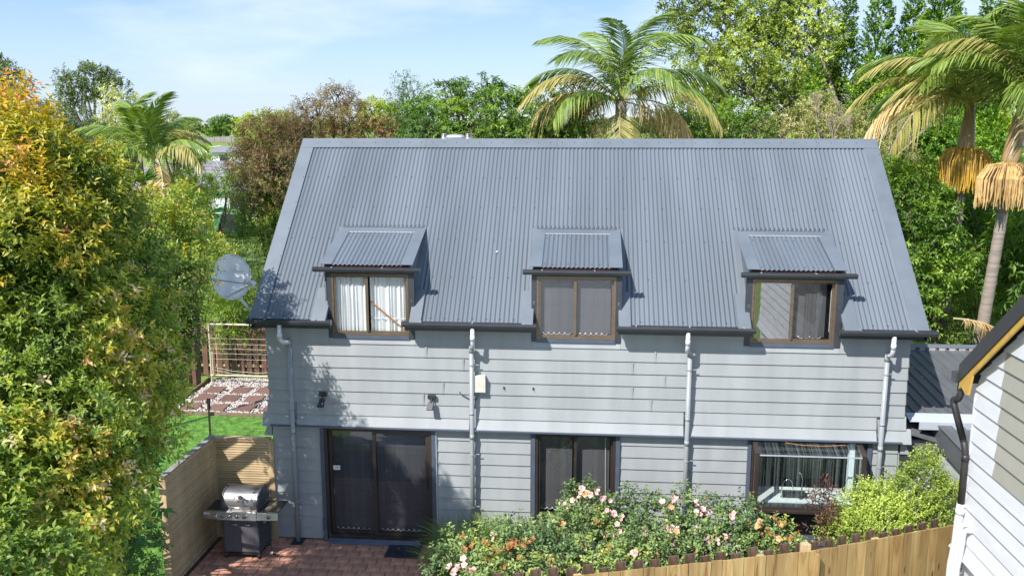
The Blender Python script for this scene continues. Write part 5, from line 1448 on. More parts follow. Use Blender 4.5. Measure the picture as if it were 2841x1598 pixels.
# palmate shrub by the screen
pm = thing('palmate_shrub', (-7.3, -1.6, 0), 'glossy green shrub with large palmate leaves beside the slatted screen', 'shrub')
def palmate():
    mb = MB(); vs = []
    B = []; D = []; N_ = []; L = []; W = []; T = []
    tops = [((px, py, d)) for px, py, d in ()]
    pts = [(-5.65, -4.39, 3.09), (-5.69, -4.14, 2.83), (-5.67, -3.72, 2.88), (-5.40, -4.64, 2.74), (-5.39, -5.04, 2.78), (-5.34, -4.77, 2.56), (-5.27, -5.16, 2.60), (-5.61, -3.77, 2.60), (-5.93, -3.42, 2.97), (-5.82, -3.21, 2.95), (-5.63, -4.73, 2.93), (-5.31, -5.45, 2.73), (-5.44, -4.08, 2.49), (-5.88, -3.80, 3.11), (-5.18, -5.76, 2.62), (-5.57, -4.01, 2.91), (-5.66, -4.33, 2.86), (-5.77, -3.92, 2.95), (-5.11, -5.47, 2.52), (-5.23, -5.08, 2.46), (-5.67, -4.59, 3.12), (-6.00, -3.00, 3.05), (-5.46, -4.44, 2.76)]
    for c in pts:
        c = Vector(c)
        mb.tube([(-7.3 + random.uniform(-.1, .1), -1.6, 0), ((c.x - 7.3) / 2, (c.y - 1.6) / 2, c.z * .6), c], [.02, .014, .008], 5)
        for q in range(3):
            c2 = c + Vector((random.uniform(-.17, .17), random.uniform(-.17, .17), random.uniform(-.16, .12)))
            a0 = random.uniform(0, 6.28); tl = Vector((random.uniform(-.3, .5), random.uniform(-.7, .1), 1)).normalized()
            e1 = tl.cross(Vector((1, 0, 0))).normalized(); e2 = tl.cross(e1)
            tt = random.uniform(.1, .8)
            for k in range(6):
                a = a0 + k * 2 * math.pi / 6.6
                d = (e1 * math.cos(a) + e2 * math.sin(a) - tl * .35).normalized()
                B.append(c2); D.append(d); N_.append(tl); L.append(random.uniform(.15, .2)); W.append(.062); T.append(tt + random.uniform(-.1, .1))
            mb.tube([c, c2], .005, 4)
    mb.build('stem', M['bark_brown'], pm)
    V, F = leaf_geo(np.array(B), unit(np.array(D)), np.array(N_), np.array(L), np.array(W), .15, .15)
    np_mesh('foliage', V, F, LF['palmate'], pm, np.clip(np.array(T), 0, 1).repeat(4))
palmate()
tree('low_shrub', 'low dark green ground shrub left of the slatted screen post', 'shrub', (-7.0, -2.1),
     [E3((-5.60, -4.17, 2.05), .26), E3((-5.47, -4.39, 1.90), .26), E3((-5.39, -4.69, 1.90), .26), E3((-5.52, -4.60, 1.90), .22)],
     'lilly', trunk_r=.02, n=9, length=.12, L=.05, W=.028, dens=110, tint=(0, .4), limbs=False)

# --- shrubs and trees between the hedge and the house, going back
tree('yellow_shrub', 'yellow green feathery bush behind the satellite dish', 'shrub', (-9.6, 10.8),
     [E3((-10.12, 11.80, 3.34), 0.99), E3((-9.70, 12.42, 3.76), 0.92), E3((-10.20, 10.63, 2.56), 0.73), E3((-9.79, 11.07, 2.00), 0.79), E3((-10.71, 11.25, 3.41), 0.53), E3((-10.91, 11.01, 1.62), 0.46), E3((-9.77, 13.10, 4.70), 0.79), E3((-10.12, 12.58, 4.24), 0.66)],
     'bushy', trunk_r=.06, twig=3, n=9, length=.22, L=.08, W=.024, dens=60, droop=.2, up=.6, tint=(.05, .7), top=.1, sun=.2)
tree('fern_shrub', 'bright green drooping fern like shrub above the brown fence', 'shrub', (-10.5, 10.8),
     [E3((-10.07, 10.22, 1.92), .55), E3((-10.33, 9.67, 1.80), .5), E3((-9.80, 10.71, 1.70), .5), E3((-10.51, 9.81, 2.70), .5)],
     'green', trunk_r=.05, n=12, length=.4, L=.12, W=.025, dens=50, droop=.6, up=.3, tint=(.4, .95))
tree('dark_shrub', 'dark leafed shrub between the green shed and the house', 'shrub', (-11.0, 15),
     [E3((-10.85, 14.28, 4.99), .9), E3((-9.96, 13.28, 4.68), .8), E3((-11.38, 15.39, 5.73), .8), E3((-10.20, 14.43, 5.51), .7), E3((-10.47, 13.15, 4.18), .7)],
     'lilly', trunk_r=.08, twig=3, n=9, length=.3, L=.12, W=.05, dens=36, tint=(0, .35))
tree('brown_leaf_tree', 'reddish brown leafed tree standing left of the roof verge', 'tree', (-10.5, 14),
     [E3((-10.46, 13.64, 6.89), .75), E3((-9.99, 13.62, 6.57), .8), E3((-10.70, 13.45, 5.94), .75), E3((-9.75, 12.49, 5.86), .8), E3((-9.60, 13.58, 6.19), .75), E3((-11.00, 14.01, 6.37), .45), E3((-9.46, 14.22, 6.82), .6), E3((-10.16, 14.72, 7.07), .55), E3((-10.06, 12.36, 5.26), .6)],
     'brown', trunk_r=.12, twig=3, n=10, length=.28, L=.11, W=.032, dens=42, droop=.35, tint=(.0, .75), hot=.1, sun=.15)
tree('lime_tipped_tree', 'lime and yellow tipped tree showing among the brown leafed trees', 'tree', (-11.5, 16),
     [E3((-11.50, 16.66, 7.14), .55), E3((-10.65, 16.72, 7.07), .6), E3((-10.19, 16.16, 6.59), .55), E3((-12.18, 17.10, 7.07), .4), E3((-11.18, 17.22, 7.28), .4)],
     'bushy', trunk_r=.1, twig=2, n=10, length=.25, L=.11, W=.05, dens=44, tint=(.35, .85), top=.3)
tree('brown_leaf_tree', 'taller reddish brown leafed tree behind the left end of the ridge', 'tree', (-8.0, 16),
     [E3((-9.22, 15.89, 7.48), .75), E3((-8.61, 16.01, 7.88), .65), E3((-8.13, 15.98, 7.48), .7), E3((-7.57, 15.95, 7.07), .6), E3((-9.48, 15.77, 6.94), .6), E3((-8.25, 15.39, 7.07), .7), E3((-8.69, 16.58, 8.24), .35), E3((-9.79, 16.40, 7.76), .4), E3((-10.30, 15.72, 7.07), .5)],
     'brown', trunk_r=.13, twig=4, n=10, length=.28, L=.11, W=.032, dens=42, droop=.35, tint=(.1, .7), gap=.5, sun=.15)
tree('lime_tipped_tree', 'yellow green topped tree left of the drooping leaf tree behind the ridge', 'tree', (-5.8, 16),
     [E3((-7.17, 16.06, 7.48), .6), E3((-6.49, 16.09, 7.34), .55), E3((-7.57, 16.59, 7.76), .35), E3((-6.71, 15.50, 7.01), .5)],
     'brown', trunk_r=.1, twig=2, n=10, length=.25, L=.11, W=.05, dens=44, tint=(.5, .98), top=.2, sun=.25)
tree('dark_shrub', 'dark shrubs added behind the brown paling fence to darken its gaps', 'shrub', (-9.8, 10.9),
     [E3((-11.26, 11.37, 0.40), .6), E3((-10.60, 11.62, 0.35), .6), E3((-9.97, 11.97, 0.28), .6), E3((-11.74, 11.04, 0.48), .6), E3((-10.15, 11.40, 0.04), .5), E3((-11.13, 11.32, 0.04), .5)],
     'lilly', trunk_r=.04, limbs=False, n=9, length=.22, L=.09, W=.045, dens=50, tint=(0, .2))  # dark foliage added so the gaps between the palings look dark
# feathery leader
tree('feathery_tree', 'thin feathery topped tree rising beside the drooping leaf tree', 'tree', (-4.8, 14.5),
     [E3((-5.85, 14.36, 8.71), .26, .26, .12), E3((-5.56, 14.31, 8.31), .36, .3, .12), E3((-5.94, 14.25, 8.14), .34, .3, .12), E3((-5.43, 14.24, 7.89), .45, .3, .15), E3((-6.06, 14.17, 7.77), .34, .3, .12), E3((-5.80, 14.13, 7.45), .5, .4, .2), E3((-5.29, 14.18, 7.45), .5, .4, .25)],
     'green', trunk_r=.06, twig=2, n=10, length=.3, L=.09, W=.03, dens=60, droop=.3, tint=(.0, .5))
# drooping leaf tree behind the ridge
tree('drooping_leaf_tree', 'fresh green tree with long drooping leaves behind the middle of the ridge', 'tree', (-2.6, 10.5),
     [E3((-3.96, 10.71, 7.41), .7), E3((-3.19, 10.83, 7.74), .65), E3((-2.51, 10.83, 7.41), .75), E3((-3.79, 11.16, 8.14), .35), E3((-3.97, 11.20, 8.41), .2), E3((-2.84, 11.26, 8.25), .3), E3((-2.67, 11.25, 8.08), .3), E3((-1.84, 10.87, 7.30), .65), E3((-4.51, 10.61, 7.13), .6), E3((-4.69, 10.98, 7.52), .4), E3((-3.22, 10.17, 6.92), .8), E3((-2.02, 10.26, 6.86), .7), E3((-1.17, 10.92, 7.30), .55), E3((-4.09, 10.09, 6.86), .7), E3((-1.98, 11.24, 7.75), .3)],
     'green', trunk_r=.13, twig=4, n=13, length=.42, L=.15, W=.042, dens=30, droop=.85, up=.6, tint=(.05, .7), sun=.15, spread=.8, gap=.5)
tree('drooping_leaf_tree', 'right hand drooping leaf tree reaching under the palm behind the ridge', 'tree', (.3, 10.5),
     [E3((-0.61, 10.50, 7.51), .5), E3((-0.83, 10.56, 7.94), .35), E3((-0.40, 10.63, 8.16), .35), E3((-0.28, 10.71, 7.40), .4), E3((-0.93, 10.39, 7.08), .55), E3((-1.47, 10.33, 6.97), .5)],
     'green', trunk_r=.11, twig=3, n=13, length=.42, L=.15, W=.042, dens=30, droop=.85, up=.6, tint=(.0, .6), spread=.8, gap=.5)
tree('purple_brown_bush', 'dusty purple brown bush under the left fronds of the ridge palm', 'shrub', (1.5, 14),
     [E3((-0.70, 14.46, 6.89), .7), E3((0.07, 14.53, 6.95), .65), E3((0.58, 14.57, 6.89), .55), E3((-1.08, 14.46, 7.07), .4), E3((-0.32, 14.54, 7.14), .45)],
     'brown', trunk_r=.06, twig=3, n=9, length=.22, L=.08, W=.022, dens=56, tint=(.25, .8))
tree('dense_hedge_tree', 'dense dark green leafy tree just above the ridge right of the palm trunk', 'tree', (4.2, 11.5),
     [E3((2.03, 12.15, 6.96), .45), E3((2.61, 12.23, 7.13), .55), E3((3.42, 12.29, 7.08), .6), E3((4.23, 12.38, 7.19), .65), E3((4.93, 12.42, 7.08), .55), E3((1.95, 12.74, 7.43), .3)],
     'green', trunk_r=.1, twig=2, n=10, length=.24, L=.09, W=.05, dens=50, tint=(.15, .85), hot=.05)
# big light green tree
tree('poplar_tree', 'big airy light green tree towering behind the right half of the ridge', 'tree', (13.5, 21.5),
     [E3((5.74, 25.03, 11.56), 1.7), E3((7.41, 25.41, 12.89), 1.8), E3((8.94, 25.35, 11.89), 1.5), E3((6.77, 24.90, 10.39), 1.7), E3((8.46, 24.98, 10.06), 1.7), E3((5.20, 24.10, 9.53), 1.2), E3((6.61, 23.53, 8.52), 1.4), E3((8.09, 23.62, 8.36), 1.4), E3((9.77, 25.64, 10.27), 1.0), E3((4.72, 25.03, 12.05), 1.1), E3((4.10, 25.62, 12.80), .9), E3((9.91, 25.96, 11.95), .9), E3((4.33, 23.19, 7.71), .9), E3((5.81, 23.28, 7.55), 1.0), E3((6.22, 25.43, 13.55), 1.6), E3((8.39, 25.76, 14.38), 1.6), E3((3.84, 25.75, 10.82), .6), E3((9.83, 24.82, 8.56), .9)],
     'poplar', trunk_r=.19, bark='bark_grey', twig=5, n=11, length=.5, L=.16, W=.085, dens=18, droop=.35, up=.3, tint=(.05, .8), sun=.2, gap=.62, rough=.45)
# conifers
def conifer(label, base, top, r, n, L=.10, group=None, tint=(.1, .72), brown=0):
    bx, by, _ = top; bz = H(bx, by)
    lobes = []
    hgt = top[2] - bz
    for i in range(n):
        t = (i + .5) / n
        rr = r * (1.02 - t) ** .62
        lobes.append(E3((top[0] + random.uniform(-.12, .12) * rr, top[1] + random.uniform(-.2, .2) * rr, bz + hgt * (0.22 + .78 * t) - rr * .3), rr, rr, max(rr * 1.05, hgt / n * .75)))
    return tree('conifer', label, 'tree', (top[0], top[1]), lobes, 'conifer', group=group, trunk_r=.16, limbs=False, n=10, length=.22, L=L, W=.07, dens=60, droop=-.1, up=.9, tint=tint, sun=.12, hot=brown, spread=.55, rough=.5, gap=.12)
conifer('small conifer spire left of the gap beside the light green tree', None, (8.11, 18.68, 9.23), 1.0, 7)
conifer('narrow conifer spire rising clear against the sky, first right of the light green tree', None, (10.81, 24.66, 12.81), .85, 9, tint=(0, .6))
conifer('conifer with a brown dead patch, second spire right of the light green tree', None, (12.15, 24.82, 13.05), 1.15, 10, tint=(0, .6), brown=.06)
conifer('short conifer tip between the light green tree and the first tall spire', None, (10.72, 26.33, 10.82), .6, 6)
conifer('broad dark conifer behind the left fronds of the right palms', None, (13.51, 24.87, 12.73), 1.3, 9, tint=(0, .6))
conifer('broad conifer whose top leaves the frame, behind the crown of the right palms', None, (14.24, 24.00, 13.20), 2.0, 8)
conifer('conifer at the far right behind the palm crowns', None, (16.71, 25.11, 12.57), 1.8, 9, brown=.04)
conifer('low conifer filling the dark gap behind the fruiting palm trunks', None, (10.74, 14.63, 8.17), 1.6, 8, tint=(.0, .7))
conifer('low conifer behind the rightmost palm with rusty patches', None, (12.59, 14.68, 7.56), 1.5, 7, brown=.12)
conifer('low conifer above the dry olive tree', None, (10.70, 20.98, 9.44), 1.7, 8)
conifer('broad conifer standing between the two right palm crowns', None, (13.56, 19.43, 10.83), 2.0, 8)
conifer('bushy conifer below the clear spires and above the olive tree', None, (11.46, 19.03, 9.58), 1.9, 8)
tree('dark_shrub', 'dark dense evergreen mass behind the fruiting palm trunks', 'shrub', (13.5, 12.6),
     [E3((10.96, 13.22, 5.91), 1.0), E3((10.51, 14.37, 6.83), .9), E3((11.91, 13.32, 6.03), 1.0), E3((10.77, 12.43, 4.44), 1.0), E3((11.70, 12.51, 4.44), 1.0), E3((12.63, 13.25, 5.32), 1.0), E3((10.81, 11.69, 3.15), .8)],
     'conifer', trunk_r=.1, n=9, length=.25, L=.11, W=.05, dens=26, tint=(.0, .6), sun=.15)
# dry olive tree right behind the ridge end
tree('dry_olive_tree', 'dry olive coloured bushy tree with bare pale twigs behind the right ridge end', 'tree', (8.0, 11.5),
     [E3((6.09, 12.53, 7.19), .55), E3((6.78, 12.65, 7.54), .6), E3((7.33, 12.17, 7.41), .6), E3((5.52, 12.43, 6.91), .5), E3((8.02, 12.17, 7.08), .55), E3((8.71, 12.12, 6.52), .6), E3((8.88, 11.53, 5.98), .55), E3((8.33, 11.46, 5.87), .5), E3((6.77, 12.03, 6.91), .6), E3((4.94, 12.37, 6.85), .4), E3((7.62, 11.87, 6.74), .6)],
     'olive', trunk_r=.1, bark='twig', twig=3, n=10, length=.24, L=.10, W=.03, dens=50, droop=.3, up=.5, tint=(.1, .85), gap=.5)
def bare_twigs():
    t = thing('bare_twigs', (9.2, 11, H(9.2, 11)), 'spray of bare pale twigs standing out of the dry olive tree', 'branches')
    mb = MB()
    def rec(p, d, L, r, k):
        q = p + d * L
        mb.tube([p, p.lerp(q, .5) + Vector((random.uniform(-.03, .03), 0, random.uniform(-.02, .03))), q], [r, r * .8, r * .6], 4, cap=False)
        if k:
            for _ in range(3 if k > 1 else 2):
                d2 = (d + Vector((random.uniform(-.6, .6), random.uniform(-.4, .4), random.uniform(-.1, .6)))).normalized()
                rec(q, d2, L * random.uniform(.6, .85), r * .6, k - 1)
    for c, d in (((7.03, 11.24, 6.37), (-.35, 0, 1)), ((7.26, 11.25, 6.31), (.2, 0, 1)), ((8.10, 10.98, 6.11), (.5, 0, .8)), ((8.37, 11.04, 6.32), (.3, 0, 1)), ((6.61, 11.81, 6.91), (-.2, 0, 1)), ((8.58, 11.08, 6.43), (.8, 0, .8))):
        rec(Vector(c), Vector(d).normalized(), .42, .022, 4)
        mb.tube([(9.2, 11.2, H(9.2, 11)), ((c[0] + 9.2) / 2, 11.1, c[2] * .6), c], [.05, .035, .022], 6)
    mb.build('twigs', M['twig'], t)
bare_twigs()
# leafy bush right of the roof
tree('glossy_green_tree', 'bushy green tree with broad shiny leaves right of the roof verge', 'tree', (8.5, 6.5),
     [E3((7.55, 7.55, 5.49), .65), E3((8.12, 7.53, 5.12), .65), E3((7.57, 6.90, 4.71), .6), E3((8.12, 6.90, 4.44), .55), E3((7.43, 8.13, 5.93), .5), E3((8.11, 8.16, 5.74), .55), E3((7.82, 6.64, 3.72), .5), E3((8.54, 7.03, 3.86), .38), E3((7.66, 6.32, 3.13), .42), E3((8.59, 8.35, 5.44), .5)],
     'green', trunk_r=.09, twig=3, n=10, length=.26, L=.12, W=.055, dens=44, droop=.45, tint=(.0, .8), sun=.15, hot=.05)
tree('yellow_shrub', 'yellow green twiggy shrub between the glossy tree and the leaning palm trunk', 'shrub', (10.2, 8),
     [E3((9.43, 8.36, 3.46), .5), E3((8.92, 7.92, 2.93), .5), E3((9.71, 8.67, 3.92), .4), E3((8.26, 7.07, 2.50), .4), E3((8.91, 7.30, 2.36), .4), E3((9.83, 8.45, 2.63), .4)],
     'bushy', trunk_r=.05, twig=3, n=9, length=.2, L=.08, W=.024, dens=50, tint=(.0, .7), sun=.2)
tree('dark_shrub', 'low dark shrub band above the brown fence right of the house', 'shrub', (9.0, 7.5),
     [E3((8.07, 7.01, 2.27), .35), E3((8.64, 7.05, 2.22), .35), E3((9.21, 7.10, 2.22), .35), E3((9.68, 7.14, 2.22), .35), E3((8.03, 7.48, 2.60), .4), E3((10.05, 7.81, 2.37), .4), E3((10.49, 7.98, 2.54), .4)],
     'lilly', trunk_r=.04, limbs=False, n=9, length=.16, L=.06, W=.03, dens=60, tint=(0, .6))
tree('big_leaf_shrub', 'grey green large leafed shrub at the right edge beside the leaning palm trunk', 'shrub', (11.6, 6.8),
     [E3((10.36, 7.82, 4.53), .5), E3((10.13, 7.70, 3.97), .5), E3((10.69, 7.92, 4.91), .6), E3((10.33, 7.41, 3.44), .5), E3((10.64, 7.21, 3.86), .7), E3((9.98, 8.02, 4.11), .3)],
     'green', trunk_r=.06, n=12, length=.4, L=.26, W=.07, dens=14, droop=.7, tint=(.1, .6), spread=.9)
paling_fence('paling_fence', (5.6, 6.55), (11.5, 6.75), 2.12, 'dark reddish brown paling fence top behind the carport roof', .145, .008, jitter=.004)

# --- palms
def frond_mesh(L, leaf='palm', droop=.5, nl=74, ll=.62, seed=0, ragged=.1, lift=.25):
    """feather frond along +x from the origin, arching down"""
    r = np.random.default_rng(seed)
    V = []; F = []; T = []
    def P(t):
        x = L * (t - .18 * t ** 3); z = L * (lift * t * 2 * (1 - t * .5) - droop * t ** 2.4)
        return np.array([x, 0, z])
    n0 = 12; rad = .028
    for i in range(n0 + 1):
        t = i / n0; p = P(t); w = rad * (1 - .85 * t)
        for a in (0, 2.09, 4.19): V.append(p + np.array([0, math.cos(a) * w, math.sin(a) * w])); T.append(.95)
    for i in range(n0):
        for k in range(3):
            F.append((i * 3 + k, (i + 1) * 3 + k, (i + 1) * 3 + (k + 1) % 3)); F.append((i * 3 + k, (i + 1) * 3 + (k + 1) % 3, i * 3 + (k + 1) % 3))
    for i in range(nl):
        t = .12 + .88 * i / (nl - 1)
        for s in (-1, 1):
            if r.random() < ragged: continue
            p = P(t); tan = P(min(1, t + .02)) - P(t - .02); tan /= np.linalg.norm(tan)
            l = ll * math.sin(math.pi * min(1, .16 + .80 * t)) ** .7 * r.uniform(.8, 1.1)
            up = np.cross(tan, [0, 1, 0]); up = -up if up[2] < 0 else up
            d = np.array([0, s, 0]) * .75 + tan * (.45 + .5 * t) + up * r.uniform(-.1, .16); d /= np.linalg.norm(d)
            hang = r.uniform(.45, 1.0) * (1.6 if leaf == 'palm_dry' else 1)
            w = .019
            a = p; m = p + d * l * .5 - np.array([0, 0, 1]) * l * hang * .22; e = p + d * l * .9 - np.array([0, 0, 1]) * l * hang * .85
            sx = np.cross(d, [0, 0, 1]); sx /= np.linalg.norm(sx) + 1e-9
            b = len(V)
            V += [a - sx * w * .4, a + sx * w * .4, m + sx * w, m - sx * w, e]
            tt = r.uniform(.1, .75); T += [tt] * 4 + [min(1, tt + .2)]
            F += [(b, b + 1, b + 2), (b, b + 2, b + 3), (b + 3, b + 2, b + 4)]
    me = bpy.data.meshes.new('frond')
    V = np.array(V, dtype=np.float32)
    me.from_pydata(V.tolist(), [], F)
    a = me.attributes.new('tint', 'FLOAT', 'POINT'); a.data.foreach_set('value', np.array(T, dtype=np.float32))
    me.materials.append(LF[leaf]); me.update()
    return me
def palm(label, base, top, fronds, L, trunk_r=.15, shaft=None, lean=None, group='palms', leaf=('palm', 'palm', 'palm'), seed=0, fruit=None, shaft_r=.11, name='palm_tree'):
    b = Vector(base); c = Vector(top)
    t = thing(name, base, label, 'palm', group)
    sh = Vector(shaft) if shaft else c
    pts = [b - Vector((0, 0, .2)), b.lerp(sh, .33) + Vector((.02, 0, 0)), b.lerp(sh, .66) + Vector((.03, 0, 0)), sh]
    # ringed trunk
    n = 26; tp = []; tr = []
    for i in range(n + 1):
        f = i / n; k = min(2, int(f * 3)); g = f * 3 - k
        tp.append(pts[k].lerp(pts[k + 1], g)); tr.append(trunk_r * (1.12 - .25 * f) * (1.04 if i % 2 else .98))
    MB().tube(tp, tr, 14).build('trunk', M['palm_trunk'], t, smooth=True)
    if shaft:
        d = c - sh
        MB().tube([sh, sh + d * .12, sh + d * .4, sh + d * .8, c], [shaft_r * 1.0, shaft_r * 1.32, shaft_r * 1.2, shaft_r * .85, shaft_r * .55], 14).build('crownshaft', M['crownshaft'], t, smooth=True)
    ms = {}
    for i, (az, el, kind, sc) in enumerate(fronds):
        key = (kind, i % 3)
        if key not in ms:
            ms[key] = frond_mesh(L, kind, droop={'palm': .42, 'palm_half': .5, 'palm_dry': .55}[kind], seed=seed * 10 + i, ragged=.08 if kind == 'palm' else .2, ll=L * .27)
        o = place('frond', ms[key], t)
        o.location = c - b + Vector((0, 0, random.uniform(-.05, .05)))
        o.rotation_euler = (random.uniform(-.3, .3), -math.radians(el), math.radians(az)); o.scale = (sc, sc, sc)
        if kind == 'palm_dry': o['label'] = 'dry brown frond'
    return t
def fronds(n, seed, low=-10, high=78, dry=(), half=()):
    r = random.Random(seed); out = []
    for i in range(n):
        az = i * 137.5 + r.uniform(-14, 14); el = high - (high - low) * (i / n) ** .9 + r.uniform(-6, 6)
        out.append((az, el, 'palm', r.uniform(.85, 1.05)))
    for az, el in dry: out.append((az, el, 'palm_dry', .95))
    for az, el in half: out.append((az, el, 'palm_half', 1.0))
    return out
cpt = (0.92, 10.18, 7.87)
palm('large feather palm behind the middle of the roof ridge with dry lower fronds', (cpt[0] + .05, cpt[1], H(cpt[0], cpt[1])), cpt,
     fronds(15, 3, -12, 72, dry=((-12, -22), (168, -14), (12, -34)), half=((-25, 2), (190, -5), (-90, -62), (200, 15))), 3.3, .17, group=None, seed=1)
cA = (9.24, 8.31, 7.72); sA = (9.07, 7.98, 6.56); bA = (8.86, 7.74, 4.77)
gA = (bA[0] - .15, bA[1], H(bA[0], bA[1]))
def fruit_skirt(t, c, r, L, n, mat, label):
    mb = MB(); c = Vector(c)
    for i in range(n):
        a = random.uniform(0, 6.283); rr = r * (.35 + .65 * random.random() ** .5)
        top = c + Vector((math.cos(a) * .08, math.sin(a) * .08, random.uniform(-.06, .12)))
        k = c + Vector((math.cos(a) * rr * .75, math.sin(a) * rr * .75, random.uniform(-.02, .10) - .1 * rr))
        e = c + Vector((math.cos(a) * rr, math.sin(a) * rr, -.12 - .22 * rr))
        l = L * random.uniform(.6, 1.05)
        pts = [top, k, e, e + Vector((random.uniform(-.02, .02), 0, -l * .5)), e + Vector((random.uniform(-.04, .04), 0, -l))]
        mb.tube(pts, [.006, .008, .013, .016, .008], 4, cap=False)
    return tag(mb.build('fruit_skirt', M[mat], t), kind='stuff')
pA = palm('left of the two fruiting palms, its upright trunk with an orange fruit skirt', gA, cA,
     fronds(15, 8, 5, 82, dry=((174, -2),), half=((165, 16), (183, 30), (-35, -12), (215, -5), (-20, 10))), 3.2, .125, shaft=sA, seed=2, shaft_r=.145)
fruit_skirt(pA, (sA[0], sA[1], sA[2] + .05), .60, .72, 480, 'fruit', '')
cB = (9.78, 6.91, 7.65); sB = (9.40, 6.42, 6.25); bB = (9.23, 6.63, 2.45)
pB = palm('right of the two fruiting palms, with a leaning trunk and tan fruit skirt', (bB[0], bB[1], bB[2] - .1), cB,
     fronds(16, 5, 5, 84, half=((160, 20), (-60, 10), (200, 40))), 3.3, .125, shaft=sB, seed=3, shaft_r=.15)
fruit_skirt(pB, (sB[0], sB[1], sB[2] + .05), .62, .68, 480, 'fruit_old', '')
fallen = thing('fallen_frond', (8.48, 6.34, 2.86), 'dry fallen palm frond hanging over the shrubs at the foot of the leaning palm', 'palm frond')
o = place('dry_frond', frond_mesh(1.5, 'palm_dry', droop=.2, seed=77, ll=.3), fallen); o.rotation_euler = (.3, .45, -.1)
cS = (-13.02, 10.77, 6.33)
palm('left stem of the small twin palm above the left hedge', (cS[0] - .2, cS[1], H(cS[0], cS[1])), cS, fronds(8, 21, -5, 86, half=((20, 30),)), 2.3, .09, seed=5, group=None)
cS2 = (-12.03, 9.83, 6.31)
palm('right stem of the small twin palm above the left hedge', (cS2[0], cS2[1], H(cS2[0], cS2[1])), cS2, fronds(8, 31, -8, 88, dry=((-60, -50),), half=((-30, 10),)), 2.4, .09, seed=6, group=None)
cY = thing('spiky_cabbage_plant', ((-10.11, 5.34, 5.96)), 'small spiky green rosette between the twin palm stems', 'plant')
def spiky(t, c, r, n, mat='palmate', w=.04):
    c = Vector(c); B = []; D = []
    for i in range(n):
        B.append(c); d = Vector((random.gauss(0, 1), random.gauss(0, 1), abs(random.gauss(0, .7)) + .1)).normalized(); D.append(d)
    V, F = leaf_geo(np.array(B, dtype=float), np.array(D, dtype=float), unit(rng.normal(size=(n, 3)) * .3 + [0, 0, 1]), np.full(n, r), np.full(n, w), .1, .15)
    np_mesh('leaves', V, F, LF[mat], t, np.clip(rng.normal(.4, .2, n), 0, 1).repeat(4))
spiky(cY, (-10.11, 5.34, 5.96), .42, 70)
MB().tube([(cY.location.x, cY.location.y, 0), tuple(cY.location)], .05, 6).build('stem', M['bark_brown'], cY)

# --- far left trees
tree('umbrella_tree', 'flat topped airy tree standing far off against the sky at the left', 'tree', ((-34.98, 46.28, 7.04))[:2],
     [E3((-36.58, 46.73, 10.25), .9, .9, .5), E3((-35.04, 46.99, 10.94), 1.1, 1, .45), E3((-33.47, 46.94, 9.97), 1.0, .9, .5), E3((-36.99, 46.52, 9.27), .8, .8, .4), E3((-35.58, 46.71, 9.69), .9, .8, .5), E3((-37.15, 46.83, 11.08), .5, .5, .3), E3((-35.61, 47.01, 11.36), .5, .5, .3), E3((-34.04, 46.99, 10.53), .8, .7, .4), E3((-36.55, 46.43, 8.58), .7, .6, .35), E3((-34.45, 46.73, 9.27), .7, .6, .3)],
     'far', trunk_r=.22, bark='bark_grey', twig=5, n=9, length=.4, L=.2, W=.1, dens=17, droop=0, up=.6, tint=(.05, .7), gap=.65)
tree('umbrella_tree', 'second airy flat topped tree cut by the left edge of the photograph', 'tree', ((-37.66, 38.92, 7.05))[:2],
     [E3((-36.72, 39.67, 10.76), .8, .8, .4), E3((-37.97, 39.63, 11.13), 1.2, 1, .5), E3((-36.08, 39.61, 10.14), .7, .6, .35), E3((-37.45, 39.45, 9.89), 1.0, .8, .4), E3((-35.57, 39.57, 9.65), .35, .4, .2)],
     'far', trunk_r=.2, bark='bark_grey', twig=4, n=9, length=.4, L=.2, W=.1, dens=17, droop=0, up=.6, tint=(.0, .6), gap=.65)
tree('pale_tree', 'cream tipped bushy tree behind the small twin palm', 'tree', ((-22.14, 26.66, 5.36))[:2],
     [E3((-22.67, 27.18, 8.48), .55), E3((-21.89, 27.16, 8.01), .65), E3((-22.65, 26.99, 7.44), .8), E3((-21.60, 27.05, 7.25), .7), E3((-21.11, 26.99, 6.68), .9), E3((-22.45, 26.87, 6.68), .8)],
     'pale', trunk_r=.14, twig=3, n=9, length=.3, L=.14, W=.06, dens=26, tint=(.1, .8), top=.5)
tree('pale_tree', 'pale green bushy tree right of the small twin palm crown', 'tree', ((-21.37, 29.76, 5.24))[:2],
     [E3((-21.61, 30.14, 7.46), .7), E3((-20.88, 30.13, 7.06), .65), E3((-22.01, 30.00, 6.86), .8), E3((-21.18, 30.00, 6.45), .8), E3((-20.67, 30.00, 6.25), .5)],
     'pale', trunk_r=.12, twig=3, n=9, length=.3, L=.14, W=.06, dens=26, tint=(.0, .7), top=.5)
tree('far_green_tree', 'blue green tree behind the left hedge under the flat topped tree', 'tree', ((-29.43, 34.14, 5.03))[:2],
     [E3((-29.01, 34.59, 7.28), .9), E3((-29.91, 34.39, 6.61), 1.2), E3((-28.31, 34.52, 6.61), 1.2), E3((-30.26, 32.52, 7.70), .9), E3((-29.37, 32.48, 7.06), 1.1), E3((-30.90, 32.35, 7.06), 1.1), E3((-27.40, 34.56, 6.38), 1.0)],
     'far', trunk_r=.15, n=9, length=.35, L=.16, W=.08, dens=20, tint=(0, .45))
tree('garden_tree', 'rounded yellow green tree in the gardens beyond the twin palm', 'tree', ((-21.47, 32.71, 4.68))[:2],
     [E3((-21.93, 32.87, 5.76), 1.0, 1, .7), E3((-21.01, 32.94, 5.72), .5, .5, .4), E3((-22.80, 32.74, 5.44), 1.0)],
     'bushy', trunk_r=.14, n=9, length=.35, L=.15, W=.08, dens=24, tint=(.15, .75))
